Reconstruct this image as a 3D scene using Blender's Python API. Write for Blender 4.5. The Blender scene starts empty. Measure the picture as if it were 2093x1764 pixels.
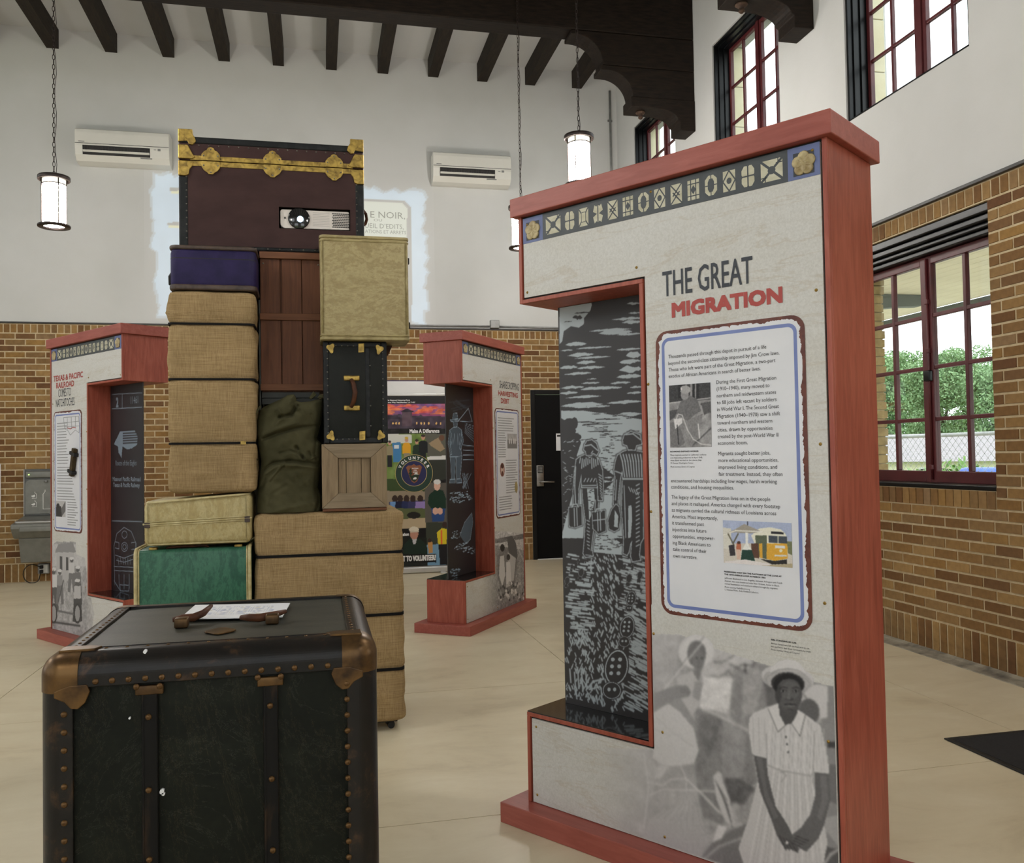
import bpy, bmesh, math, random
import numpy as np
from mathutils import Vector, Matrix

random.seed(7)
RNG = np.random.default_rng(11)
SC = bpy.context.scene
COL = SC.collection

# ------------------------------------------------------------------ camera
F_PX, YAW, PITCH, ROLL, EYE = 1785.57, .2199, .0272, -.0174, 1.2842
IMW, IMH = 2093, 1764
_f = np.array([math.sin(YAW)*math.cos(PITCH), math.cos(YAW)*math.cos(PITCH), math.sin(PITCH)])
_r = np.array([math.cos(YAW), -math.sin(YAW), 0.])
_u = np.cross(_r, _f)
C_R = math.cos(ROLL)*_r + math.sin(ROLL)*_u
C_U = -math.sin(ROLL)*_r + math.cos(ROLL)*_u
C_F = _f
C_O = np.array([0., 0., EYE])
cam_d = bpy.data.cameras.new('camera')
cam_d.sensor_fit = 'HORIZONTAL'; cam_d.sensor_width = 36.0
cam_d.lens = 36.0*F_PX/IMW; cam_d.clip_start = .05; cam_d.clip_end = 400
cam = bpy.data.objects.new('camera', cam_d); COL.objects.link(cam)
cam.matrix_world = Matrix(((C_R[0], C_U[0], -C_F[0], 0), (C_R[1], C_U[1], -C_F[1], 0), (C_R[2], C_U[2], -C_F[2], EYE), (0, 0, 0, 1)))
SC.camera = cam

# ------------------------------------------------------------------ world, exposure
W = bpy.data.worlds.new('overcast_sky'); SC.world = W; W.use_nodes = True
bg = W.node_tree.nodes['Background']
bg.inputs[0].default_value = (.92, .97, 1, 1); bg.inputs[1].default_value = 3.3
vs = SC.view_settings
vs.view_transform = 'Standard'; vs.look = 'None'; vs.gamma = 1.0; vs.use_curve_mapping = False
vs.exposure = 0.16
SC.cycles.max_bounces = 6; SC.cycles.diffuse_bounces = 3; SC.cycles.glossy_bounces = 2; SC.cycles.adaptive_threshold = .05
LAMP_W = 100.0     # radiance of the lit lamp glass
PROJ_E = .3        # emission of the wall sheet that paints the projector's light

# surveyed sight lines: turn a point of the photograph into a point on a real plane
def ray(px, py): return C_F + (px-IMW/2)/F_PX*C_R - (py-IMH/2)/F_PX*C_U
def on_plane(px, py, axis, val):
    d = ray(px, py); t = (val-C_O[axis])/d[axis]; return C_O + t*d
def at(px, py, Y): p = on_plane(px, py, 1, Y); return (p[0], p[2])
def proj(P):
    d = np.asarray(P, float)-C_O; z = d@C_F
    return IMW/2+F_PX*(d@C_R)/z, IMH/2-F_PX*(d@C_U)/z, z

# ------------------------------------------------------------------ mesh helpers
class MB:
    def __init__(s): s.v = []; s.f = []; s.m = []
    def add(s, vs, fs, m=0):
        n = len(s.v); s.v.extend([tuple(map(float, p)) for p in vs])
        s.f.extend([tuple(n+i for i in f) for f in fs]); s.m.extend([m]*len(fs)); return s
    def box(s, x0, x1, y0, y1, z0, z1, m=0):
        return s.add([(x0,y0,z0),(x1,y0,z0),(x1,y1,z0),(x0,y1,z0),(x0,y0,z1),(x1,y0,z1),(x1,y1,z1),(x0,y1,z1)],
            [(0,3,2,1),(4,5,6,7),(0,1,5,4),(1,2,6,5),(2,3,7,6),(3,0,4,7)], m)
    def prism(s, pts, d0, d1, plane='xz', m=0):
        """outline pts extruded along the remaining axis from d0 to d1"""
        def P(a, b, d):
            return {'xz': (a, d, b), 'xy': (a, b, d), 'yz': (d, a, b)}[plane]
        n = len(pts)
        vs = [P(a, b, d0) for a, b in pts]+[P(a, b, d1) for a, b in pts]
        fs = [tuple(range(n)), tuple(range(2*n-1, n-1, -1))]
        fs += [(i, (i+1) % n, n+(i+1) % n, n+i)[::-1] for i in range(n)]
        return s.add(vs, fs, m)
    def poly(s, pts, m=0): return s.add(pts, [tuple(range(len(pts)))], m)
    def tube(s, path, r, n=8, closed=False, m=0):
        path = [Vector(p) for p in path]; k = len(path)
        rr = r if isinstance(r, (list, tuple)) else [r]*k
        vs = []; up = None
        for i, p in enumerate(path):
            if closed: t = path[(i+1) % k]-path[i-1]
            else: t = path[min(i+1, k-1)]-path[max(i-1, 0)]
            t.normalize()
            if up is None:
                up = Vector((0, 0, 1)) if abs(t.z) < .9 else Vector((1, 0, 0))
            a = t.cross(up)
            if a.length < 1e-6: a = t.orthogonal()
            a.normalize(); b = a.cross(t); up = b
            for j in range(n):
                w = 2*math.pi*j/n
                vs.append(p+rr[i]*(math.cos(w)*a+math.sin(w)*b))
        fs = []
        for i in range(k if closed else k-1):
            for j in range(n):
                i2 = (i+1) % k
                fs.append((i*n+j, i*n+(j+1) % n, i2*n+(j+1) % n, i2*n+j))
        if not closed:
            fs.append(tuple(range(n))[::-1]); fs.append(tuple((k-1)*n+j for j in range(n)))
        return s.add(vs, fs, m)
    def lathe(s, prof, c=(0,0,0), n=24, m=0, axis='z', cap=True):
        vs = []
        for r, h in prof:
            for j in range(n):
                w = 2*math.pi*j/n; a, b = r*math.cos(w), r*math.sin(w)
                q = {'z': (a, b, h), 'y': (a, h, b), 'x': (h, a, b)}[axis]
                vs.append((c[0]+q[0], c[1]+q[1], c[2]+q[2]))
        k = len(prof); fs = []
        for i in range(k-1):
            for j in range(n): fs.append((i*n+j, i*n+(j+1) % n, (i+1)*n+(j+1) % n, (i+1)*n+j))
        if cap: fs += [tuple(range(n))[::-1], tuple((k-1)*n+j for j in range(n))]
        return s.add(vs, fs, m)
    def rbox(s, x0, x1, y0, y1, z0, z1, r=.02, seg=4, m=0):
        """box with all edges rounded"""
        bm = bmesh.new()
        vs = [bm.verts.new(p) for p in ((x0,y0,z0),(x1,y0,z0),(x1,y1,z0),(x0,y1,z0),(x0,y0,z1),(x1,y0,z1),(x1,y1,z1),(x0,y1,z1))]
        for f in ((0,3,2,1),(4,5,6,7),(0,1,5,4),(1,2,6,5),(2,3,7,6),(3,0,4,7)): bm.faces.new([vs[i] for i in f])
        bmesh.ops.bevel(bm, geom=list(bm.edges), offset=r, segments=seg, profile=.5, affect='EDGES')
        bm.verts.ensure_lookup_table(); bm.verts.index_update()
        s.add([v.co for v in bm.verts], [[v.index for v in f.verts] for f in bm.faces], m); bm.free(); return s
    def mesh(s, name, mats, smooth=False):
        me = bpy.data.meshes.new(name); me.from_pydata(s.v, [], s.f)
        for m in (mats if isinstance(mats, (list, tuple)) else [mats]): me.materials.append(m)
        me.polygons.foreach_set('material_index', s.m)
        if smooth: me.polygons.foreach_set('use_smooth', [True]*len(s.f))
        me.update(); return me
    def build(s, name, mats, parent=None, smooth=False, bevel=0, seg=2, label=None, kind=None):
        o = bpy.data.objects.new(name, s.mesh(name, mats, smooth)); COL.objects.link(o)
        if parent is not None: o.parent = parent
        if bevel:
            b = o.modifiers.new('edges', 'BEVEL'); b.width = bevel; b.segments = seg; b.limit_method = 'ANGLE'; b.angle_limit = math.radians(40)
        if label: o['label'] = label
        if kind: o['kind'] = kind
        return o

def tag(o, label, cat, group=None, kind=None):
    o['label'] = label; o['category'] = cat
    if group: o['group'] = group
    if kind: o['kind'] = kind
    return o
def struct(o, label=None):
    o['kind'] = 'structure'
    if label: o['label'] = label
    return o
def thing(name, label, cat, loc=(0,0,0), rz=0, group=None):
    o = bpy.data.objects.new(name, None); COL.objects.link(o); o.empty_display_size = .1
    o.location = loc; o.rotation_euler = (0, 0, rz); tag(o, label, cat, group); return o
def empty(name, parent=None, loc=(0,0,0)):
    o = bpy.data.objects.new(name, None); COL.objects.link(o); o.location = loc
    if parent is not None: o.parent = parent
    return o
def inst(name, me, parent, loc=(0,0,0), rot=(0,0,0), scale=(1,1,1)):
    o = bpy.data.objects.new(name, me); COL.objects.link(o); o.parent = parent
    o.location = loc; o.rotation_euler = rot; o.scale = scale; return o
def copy_tree(o, parent=None):
    c = o.copy(); COL.objects.link(c); c.parent = parent
    for ch in list(o.children): copy_tree(ch, c)
    return c
def arc(cx, cy, r, a0, a1, n, ry=None):
    ry = r if ry is None else ry
    return [(cx+r*math.cos(math.radians(a0+(a1-a0)*i/n)), cy+ry*math.sin(math.radians(a0+(a1-a0)*i/n))) for i in range(n+1)]
def rrect(x0, x1, y0, y1, r, n=6):
    return arc(x1-r, y1-r, r, 0, 90, n)+arc(x0+r, y1-r, r, 90, 180, n)+arc(x0+r, y0+r, r, 180, 270, n)+arc(x1-r, y0+r, r, 270, 360, n)

# ------------------------------------------------------------------ materials
def lin(c):
    c = np.asarray(c, float)/255.
    return np.where(c <= .04045, c/12.92, ((c+.055)/1.055)**2.4)
def rgba(c): l = lin(c); return (float(l[0]), float(l[1]), float(l[2]), 1)
class N:
    def __init__(s, name):
        s.m = bpy.data.materials.new(name); s.m.use_nodes = True
        s.t = s.m.node_tree; s.b = s.t.nodes['Principled BSDF']; s.out = s.t.nodes['Material Output']
        s._tc = None
    def n(s, typ, **kw):
        x = s.t.nodes.new(typ)
        for k, v in kw.items(): setattr(x, k, v)
        return x
    def l(s, a, b): s.t.links.new(a, b)
    def coord(s, scale=(1,1,1), rot=(0,0,0)):
        if s._tc is None: s._tc = s.n('ShaderNodeTexCoord')
        mp = s.n('ShaderNodeMapping'); mp.inputs['Scale'].default_value = scale; mp.inputs['Rotation'].default_value = rot
        s.l(s._tc.outputs['Object'], mp.inputs['Vector']); return mp.outputs[0]
    def noise(s, scale, stretch=(1,1,1), detail=4, rough=.55, dist=0):
        x = s.n('ShaderNodeTexNoise'); x.inputs['Scale'].default_value = scale; x.inputs['Detail'].default_value = detail
        x.inputs['Roughness'].default_value = rough; x.inputs['Distortion'].default_value = dist
        s.l(s.coord(stretch), x.inputs['Vector']); return x.outputs['Fac']
    def ramp(s, fac, stops):
        x = s.n('ShaderNodeValToRGB'); e = x.color_ramp.elements
        while len(e) > len(stops): e.remove(e[-1])
        while len(e) < len(stops): e.new(.5)
        for i, (p, c) in enumerate(stops): e[i].position = p; e[i].color = rgba(c) if len(c) == 3 else c
        s.l(fac, x.inputs[0]); return x.outputs[0]
    def mix(s, fac, a, b, typ='MIX'):
        x = s.n('ShaderNodeMix', data_type='RGBA', blend_type=typ)
        for i, q in ((0, fac), (6, a), (7, b)):
            if isinstance(q, (int, float)): x.inputs[i].default_value = q
            elif isinstance(q, tuple): x.inputs[i].default_value = rgba(q) if len(q) == 3 else q
            else: s.l(q, x.inputs[i])
        return x.outputs[2]
    def bump(s, h, strength=.2, dist=.01):
        x = s.n('ShaderNodeBump'); x.inputs['Strength'].default_value = strength; x.inputs['Distance'].default_value = dist
        s.l(h, x.inputs['Height']); s.l(x.outputs[0], s.b.inputs['Normal'])
    def base(s, c):
        if isinstance(c, tuple): s.b.inputs['Base Color'].default_value = rgba(c)
        else: s.l(c, s.b.inputs['Base Color'])
    def set(s, rough=.6, metal=0, spec=.5, coat=0):
        s.b.inputs['Roughness'].default_value = rough; s.b.inputs['Metallic'].default_value = metal
        s.b.inputs['Specular IOR Level'].default_value = spec; s.b.inputs['Coat Weight'].default_value = coat; return s
def M(name, c1, c2=None, scale=8, stretch=(1,1,1), rough=.6, metal=0, bump=0, bscale=None, bdist=.005, lo=.35, hi=.65, spec=.5, coat=0, detail=4, dist=0):
    k = N(name).set(rough, metal, spec, coat)
    if c2 is None: c2 = tuple(max(0, x*.9) for x in c1)
    f = k.noise(scale, stretch, detail, dist=dist)
    k.base(k.ramp(f, [(lo, c1), (hi, c2)]))
    if bump: k.bump(k.noise(bscale or scale*3, stretch), bump, bdist)
    return k.m

MAT = {}
MAT['plaster'] = M('white_plaster', (208, 208, 206), (202, 202, 199), 1.2, rough=.85, bump=.12, bscale=60, spec=.25)
MAT['plaster_r'] = MAT['plaster']
MAT['mortar'] = M('mortar', (206, 188, 154), (188, 168, 134), 25, rough=.95, bump=.3, bscale=120, spec=.2)
def brick_mat(name, island, cols):
    k = N(name).set(.85, spec=.25)
    if island: r = k.n('ShaderNodeNewGeometry').outputs['Random Per Island']
    else: r = k.n('ShaderNodeObjectInfo').outputs['Random']
    base = k.ramp(r, cols)
    f = k.noise(18, (1, 1, 1), 5)
    dk = k.ramp(f, [(.3, (120, 120, 120)), (.65, (255, 255, 255))])
    k.base(k.mix(.35, base, dk, 'MULTIPLY'))
    k.bump(k.noise(90), .35, .004); return k.m
BR = [(0, (132, 98, 58)), (.18, (154, 120, 74)), (.36, (114, 80, 48)), (.52, (166, 132, 84)), (.66, (140, 110, 72)), (.8, (108, 74, 48)), (.92, (158, 122, 70)), (1, (144, 116, 84))]
MAT['brick'] = brick_mat('tan_brick', False, BR)
MAT['brick_s'] = brick_mat('tan_brick_rows', True, BR)
BR2 = [(0, (190, 165, 118)), (.4, (210, 188, 140)), (.7, (170, 142, 98)), (1, (200, 175, 125))]
MAT['brick_out'] = brick_mat('pale_brick', True, BR2)
k = N('worn_concrete').set(.42, spec=.35)
f1 = k.noise(.55, (1, 1, 1), 7, .62); f2 = k.noise(2.6, (.7, 1.3, 1), 8, .68, dist=.4)
c = k.mix(.5, k.ramp(f1, [(.3, (234, 223, 196)), (.7, (208, 194, 163))]), k.ramp(f2, [(.28, (180, 164, 132)), (.45, (216, 203, 172)), (.58, (226, 215, 186)), (.75, (242, 234, 210))]))
k.base(c); k.l(k.ramp(f1, [(.3, (150, 150, 150)), (.8, (178, 178, 178))]), k.b.inputs['Roughness']); k.bump(k.noise(30), .06, .003)
MAT['concrete'] = k.m
MAT['joint'] = M('floor_joint', (96, 84, 66), (80, 70, 55), 20, rough=.9)
MAT['curb'] = M('stained_concrete', (158, 150, 132), (96, 90, 80), 9, rough=.9, bump=.3, bscale=40, lo=.4, hi=.68)
MAT['timber'] = M('dark_timber', (20, 15, 12), (42, 32, 24), 5, (1.5, 9, 9), rough=.65, spec=.2, bump=.3, bscale=16, lo=.3, hi=.75)
MAT['purlin'] = M('dark_purlin', (26, 20, 15), (50, 40, 29), 5, (9, 1, 9), rough=.65, spec=.2, bump=.3, bscale=16, lo=.3, hi=.75)
MAT['black_frame'] = M('black_paint', (11, 12, 14), (18, 20, 22), 3, rough=.35, spec=.3)
MAT['sash'] = M('burgundy_sash', (74, 26, 30), (92, 38, 40), 6, rough=.45)
MAT['door'] = M('black_door', (11, 11, 12), (15, 15, 16), 4, rough=.6, spec=.15)
MAT['steel'] = M('brushed_steel', (170, 168, 164), (150, 148, 145), 20, (1, 1, 12), rough=.35, metal=.9)
MAT['conduit'] = M('galvanised_conduit', (150, 150, 148), (130, 130, 128), 12, rough=.45, metal=.4)
MAT['rail'] = M('dark_rail', (58, 56, 54), (48, 46, 44), 6, rough=.5)
MAT['white'] = M('white_plastic', (226, 226, 222), (220, 220, 215), 3, rough=.4)
MAT['paper'] = M('white_paper', (236, 238, 240), (228, 230, 234), 3, rough=.7)
MAT['black'] = M('matt_black', (16, 16, 16), (24, 24, 24), 8, rough=.6)
def glass(name, tint, refl=.06):
    k = N(name); t = k.n('ShaderNodeBsdfTransparent'); t.inputs[0].default_value = tint
    g = k.n('ShaderNodeBsdfGlossy'); g.inputs['Roughness'].default_value = .02
    mx = k.n('ShaderNodeMixShader'); mx.inputs[0].default_value = refl; k.l(t.outputs[0], mx.inputs[1]); k.l(g.outputs[0], mx.inputs[2])
    k.l(mx.outputs[0], k.out.inputs['Surface']); return k.m
MAT['glass'] = glass('window_glass', (.96, .98, .97, 1))
def emit(name, c, s, diffuse=None):
    k = N(name); k.base(diffuse or c); k.b.inputs['Emission Color'].default_value = rgba(c); k.b.inputs['Emission Strength'].default_value = s
    k.b.inputs['Roughness'].default_value = .5; return k.m
# ------------------------------------------------------------------ room shell
DB, WR, WL, WF, CZ = 10.4235, 3.7622, -6.6, -6.0, 6.1
C3 = .2032/3

def wall_cells(mb, a_rng, z_rng, holes, place, depth, m=0):
    """front face split round rectangular holes, with reveals 'depth' deep"""
    aa = sorted({a_rng[0], a_rng[1], *[h[0] for h in holes], *[h[1] for h in holes]})
    zz = sorted({z_rng[0], z_rng[1], *[h[2] for h in holes], *[h[3] for h in holes]})
    aa = [a for a in aa if a_rng[0] <= a <= a_rng[1]]; zz = [z for z in zz if z_rng[0] <= z <= z_rng[1]]
    def inh(a, z): return any(h[0] < a < h[1] and h[2] < z < h[3] for h in holes)
    for i in range(len(aa)-1):
        for j in range(len(zz)-1):
            if inh((aa[i]+aa[i+1])/2, (zz[j]+zz[j+1])/2): continue
            for d in (0, depth):
                mb.poly([place(aa[i], zz[j], d), place(aa[i+1], zz[j], d), place(aa[i+1], zz[j+1], d), place(aa[i], zz[j+1], d)], m)
    for a0, a1, z0, z1 in holes:
        z0 = max(z0, z_rng[0]); z1 = min(z1, z_rng[1])
        if z1 <= z0: continue
        q = [(a0, z0), (a1, z0), (a1, z1), (a0, z1)]
        for i in range(4):
            (p, r), (s, t) = q[i], q[(i+1) % 4]
            if (i == 0 and z0 == z_rng[0]) or (i == 2 and z1 == z_rng[1]): continue
            mb.poly([place(p, r, 0), place(s, t, 0), place(s, t, depth), place(p, r, depth)], m)

# floor: slabs with recessed joints
floor = struct(MB().box(WL-.3, WR+.3, WF-.3, DB+.3, -.2, -.012).build('floor', MAT['joint']), 'tan polished concrete floor with saw-cut joints')
jx = [WL, -4.89, -3.3, -1.71, -.12, 1.47, 3.06, WR]; jy = [WF, -4.0, -1.9, -.2, 1.45, 3.1, 4.8, 6.5, 8.2, DB]
for i in range(len(jx)-1):
    for j in range(len(jy)-1):
        g = .0022
        MB().box(jx[i]+g, jx[i+1]-g, jy[j]+g, jy[j+1]-g, -.012, 0).build('floor_slab', MAT['concrete'], floor)

# windows of the right wall: (near, far) jambs
UPW = [(y-1.215, y) for y in (9.83, 7.69, 5.565, 3.43, 1.29)]
ULO, UHI = 3.64, 5.2
LOW = (4.255, 5.70, 1.03, 2.70)
TH = .34
WT = 2.815      # top of the brick wainscot

mb = MB()
holes = [(a, b, ULO, UHI) for a, b in UPW]
wall_cells(mb, (WF, DB+.3), (WT, CZ+.1), holes, lambda a, z, d: (WR+d, a, z), TH)
wr = struct(mb.build('wall_right', MAT['plaster']), 'right wall, white plaster over tan brick wainscot')
mb = MB()
LOWS = [LOW, (-.03, 1.41, 1.03, 2.7), (-3.0, -1.55, 1.03, 2.7)]
wall_cells(mb, (WF, DB+.3), (0, WT), LOWS, lambda a, z, d: (WR+.006+d, a, z), TH-.006)
mb.build('mortar_bed', MAT['mortar'], wr)
mb = MB()
DOOR = (2.57, 3.53, 0, 2.085)
wall_cells(mb, (WL, WR+TH), (WT, CZ+.1), [], lambda a, z, d: (a, DB+d, z), .3)
wb = struct(mb.build('wall_back', MAT['plaster']), 'back wall, white plaster over tan brick wainscot')
mb = MB()
wall_cells(mb, (WL, WR+TH), (0, WT), [DOOR], lambda a, z, d: (a, DB+.006+d, z), .29)
mb.build('mortar_bed', MAT['mortar'], wb)
mb = MB()
lh = [(y, y+1.215, ULO, UHI) for y in (-4.2, -2.06, .08, 2.2, 4.35, 6.48, 8.6)]+[(y, y+1.44, 1.03, 2.7) for y in (-3.0, 0, 4.25)]
wall_cells(mb, (WF, DB+.3), (0, CZ+.1), lh, lambda a, z, d: (WL-d, a, z), .3)
struct(mb.build('wall_left', MAT['plaster']), 'left wall of white plaster out of view')
mb = MB()
fh = [(x, x+1.3, ULO, UHI) for x in (-5.8, -3.6, -1.4, .8)]+[(x, x+1.5, .9, 2.8) for x in (-5.0, -2.2, .6)]
wall_cells(mb, (WL-.3, WR+TH), (0, CZ+.1), fh, lambda a, z, d: (a, WF-d, z), .3)
struct(mb.build('wall_front', MAT['plaster']), 'wall of white plaster behind the viewer')
ceil = struct(MB().box(WL-.3, WR+TH, WF-.3, DB+.3, CZ, CZ+.2).build('ceiling', MAT['plaster']), 'white plaster ceiling between dark timbers')
pm = MB().box(-.062, .062, WF, DB+.0, 0, CZ-5.885).mesh('purlin', MAT['purlin'])
for i in range(-7, 12):
    x = -2.81+.605*i
    if x < WL+.1 or x > WR-.1: continue
    inst('purlin', pm, ceil, (x, 0, 5.885+random.uniform(-.006, .006)))

# ---- bricks
def brick_wall(wall, origin, du, dn, length, rows, skip, nvis, pick):
    """rows: list of (z0, z1, brick length, offset); bricks proud of the mortar by 6 mm"""
    cells = []
    for z0, z1, L, off in rows:
        a = off
        while a < length:
            b = a+L
            a0, b0 = max(a, 0)+.005, min(b, length)-.005
            if b0-a0 > .02:
                parts = [(a0, b0)]
                for s0, s1, t0, t1 in skip:
                    if z1-.01 > t0 and z0+.01 < t1:
                        nx = []
                        for p, q in parts:
                            if q <= s0 or p >= s1: nx.append((p, q)); continue
                            if s0-p > .02: nx.append((p, s0-.002))
                            if q-s1 > .02: nx.append((s1+.002, q))
                        parts = nx
                for p, q in parts: cells.append((p, q, z0+.005, z1-.005))
            a = b
    sc = []
    for i, (p, q, z0, z1) in enumerate(cells):
        c = np.array(origin)+np.array(du)*(p+q)/2; X, Y, d = proj((c[0], c[1], (z0+z1)/2))
        sc.append(pick(X, Y)*(q-p)/max(d, .3) if d > 0 else 0)
    order = sorted(range(len(cells)), key=lambda i: -sc[i]); chosen = {i for i in order[:nvis] if sc[i] > 0}
    cache = {}; rest = MB()
    du_, dn_ = np.array(du), np.array(dn)
    def corners(w, h, o, j):
        P = lambda a, n, z: tuple(o[:2]+du_*a+dn_*n)+(o[2]+z,)
        e = .0025
        return [P(0, .012, 0), P(w, .012, 0), P(w, .012, h), P(0, .012, h), P(e, j, e), P(w-e, j, e), P(w-e, j, h-e), P(e, j, h-e)]
    FS = [(4, 5, 6, 7), (0, 1, 5, 4), (1, 2, 6, 5), (2, 3, 7, 6), (3, 0, 4, 7)]
    for i, (p, q, z0, z1) in enumerate(cells):
        o = np.array([*(np.array(origin)+du_*p), z0]); w, h = q-p, z1-z0
        if i in chosen:
            key = (round(w, 3), round(h, 3))
            if key not in cache: cache[key] = MB().add(corners(w, h, np.zeros(3), 0), FS).mesh('brick', MAT['brick'])
            ob = inst('brick', cache[key], wall, tuple(o))
            ob.location[0] += dn_[0]*random.uniform(0, .002); ob.location[1] += dn_[1]*random.uniform(0, .002)
        else: rest.add(corners(w, h, o, random.uniform(0, .002)), FS)
    rest.build('brick_rows', MAT['brick_s'], wall, kind='stuff')

def courses(z_lo, z_hi, n, off0=0):
    h = (z_hi-z_lo)/n
    return [(z_lo+h*i, z_lo+h*(i+1), .2032, -.1016*((i+off0) % 2)-.05) for i in range(n)]
# back wall
rows = [(0, .2032, .0677, -.02)]+courses(.2032, 40*C3, 37)+[(40*C3, WT-.003, .0677, -.03)]
def pick_b(X, Y):
    if not 640 < Y < 1200: return 0
    if X < 108 or 226 < X < 346 or 1066 < X < 1150: return 1
    return 1 if (790 < X < 876 and Y < 800) else 0
brick_wall(wb, (WL, DB), (1, 0), (0, 1), WR-WL, rows, [(DOOR[0]-WL, DOOR[1]-WL, -1, DOOR[3])], 300, pick_b)
# right wall, running from the corner towards the viewer
rows = [(0, .2032, .0677, -.02)]+courses(.2032, .925, 11)+courses(.925, 2.702, 27, 1)+[(2.702, WT-.003, .0677, -.03)]
skip = [(DB-LOW[1], DB-LOW[0], .93, LOW[3])]+[(DB-h[1], DB-h[0], 1.03, 2.7) for h in LOWS[1:]]
brick_wall(wr, (WR, DB), (0, -1), (1, 0), DB-WF, rows, skip, 286, lambda X, Y: 1 if (1780 < X < 2120 and 300 < Y < 1480) else 0)
y = LOW[0]
sm = MB().add([(WR, .004, .928), (WR, .0637, .928), (WR, .0637, 1.028), (WR, .004, 1.028), (WR+.03, .004, .928), (WR+.03, .0637, .928), (WR+.03, .0637, 1.028), (WR+.03, .004, 1.028)],
    [(0, 1, 2, 3), (0, 4, 5, 1), (1, 5, 6, 2), (2, 6, 7, 3), (3, 7, 4, 0)]).mesh('brick', MAT['brick'])
for i in range(int((LOW[1]-LOW[0])/.0677)): inst('brick', sm, wr, (random.uniform(-.001, .001), LOW[0]+.003+i*.0677, 0))
# rails over the wainscot, concrete curb along the right wall
struct(MB().box(WR-.018, WR+.01, WF, DB, WT, WT+.022).build('trim_1', MAT['rail'], bevel=.004), 'dark rail above brick on the right wall')
struct(MB().box(WL, WR, DB-.018, DB+.01, WT, WT+.018).build('trim_2', MAT['rail'], bevel=.004), 'dark rail above brick on the back wall')
struct(MB().prism([(WR+.01, 0), (WR-.11, 0), (WR-.105, .004), (WR-.03, .009), (WR, .02), (WR+.01, .02)], WF, DB, 'xz').build('baseboard_right', MAT['curb']), 'stained concrete curb at the foot of the right wall')

# ---- windows
def upper_window(idx, y0, y1, full):
    w = struct(empty('window_%d' % idx), 'clerestory casement window with burgundy sashes and black frame')
    z0, z1, xs = ULO, UHI, WR+.15
    fr = MB()
    for d, t in ((.012, .014), (.04, .028), (.075, .045), (.11, .06)):   # stepped black jamb
        pass
    def ring(mb, a0, a1, b0, b1, t, x0, x1):
        mb.box(x0, x1, a0, a0+t, b0, b1); mb.box(x0, x1, a1-t, a1, b0, b1); mb.box(x0, x1, a0+t, a1-t, b1-t, b1); mb.box(x0, x1, a0+t, a1-t, b0, b0+t)
    e = .001
    ring(fr, y0+e, y1-e, z0+e, z1-e, .02, WR+.012, WR+.05); ring(fr, y0+e, y1-e, z0+e, z1-e, .032, WR+.05, WR+.1); ring(fr, y0+e, y1-e, z0+e, z1-e, .045, WR+.1, xs+.05)
    fr.build('window_frame', MAT['black_frame'], w, bevel=.003)
    ym = (y0+y1)/2; b = .045
    MB().box(xs-.01, xs+.04, ym-.022, ym+.022, z0+b, z1-b).build('mullion', MAT['sash'], w, bevel=.003)
    rows, cols = 4, 2
    for a0, a1 in ((y0+b, ym-.022), (ym+.022, y1-b)):
        s = MB(); t = .032
        ring(s, a0+.002, a1-.002, z0+b+.002, z1-b-.002, t, xs, xs+.036)
        so = s.build('sash', MAT['sash'], w, bevel=.004)
        ia0, ia1, ib0, ib1 = a0+t, a1-t, z0+b+t, z1-b-t
        for j in range(1, cols):
            yy = ia0+(ia1-ia0)*j/cols
            MB().box(xs+.004, xs+.03, yy-.011, yy+.011, ib0, ib1).build('muntin', MAT['sash'], so, bevel=.003)
        for j in range(1, rows):
            zz = ib0+(ib1-ib0)*j/rows
            MB().box(xs+.005, xs+.029, ia0, ia1, zz-.011, zz+.011).build('muntin', MAT['sash'], so, bevel=.003)
        for c in range(cols):
            for j in range(rows):
                p0, p1 = ia0+(ia1-ia0)*c/cols, ia0+(ia1-ia0)*(c+1)/cols; q0, q1 = ib0+(ib1-ib0)*j/rows, ib0+(ib1-ib0)*(j+1)/rows
                MB().box(xs+.015, xs+.018, p0, p1, q0, q1).build('pane', MAT['glass'], so)
    if full:   # pale stone blocks lining the outer jamb
        for j in range(4):
            q0 = z0+(z1-z0)*j/4
            MB().box(xs+.055, WR+TH-.02, y1-.012, y1+.1, q0+.004, q0+(z1-z0)/4-.004).build('stone_block', MAT['stone'], w, bevel=.004)
MAT['stone'] = M('pale_stone', (232, 224, 194), (222, 212, 178), 6, rough=.9, bump=.2, bscale=30)
for i, (a, b) in enumerate(UPW[:4]): upper_window(i+1, a, b, True)

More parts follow.
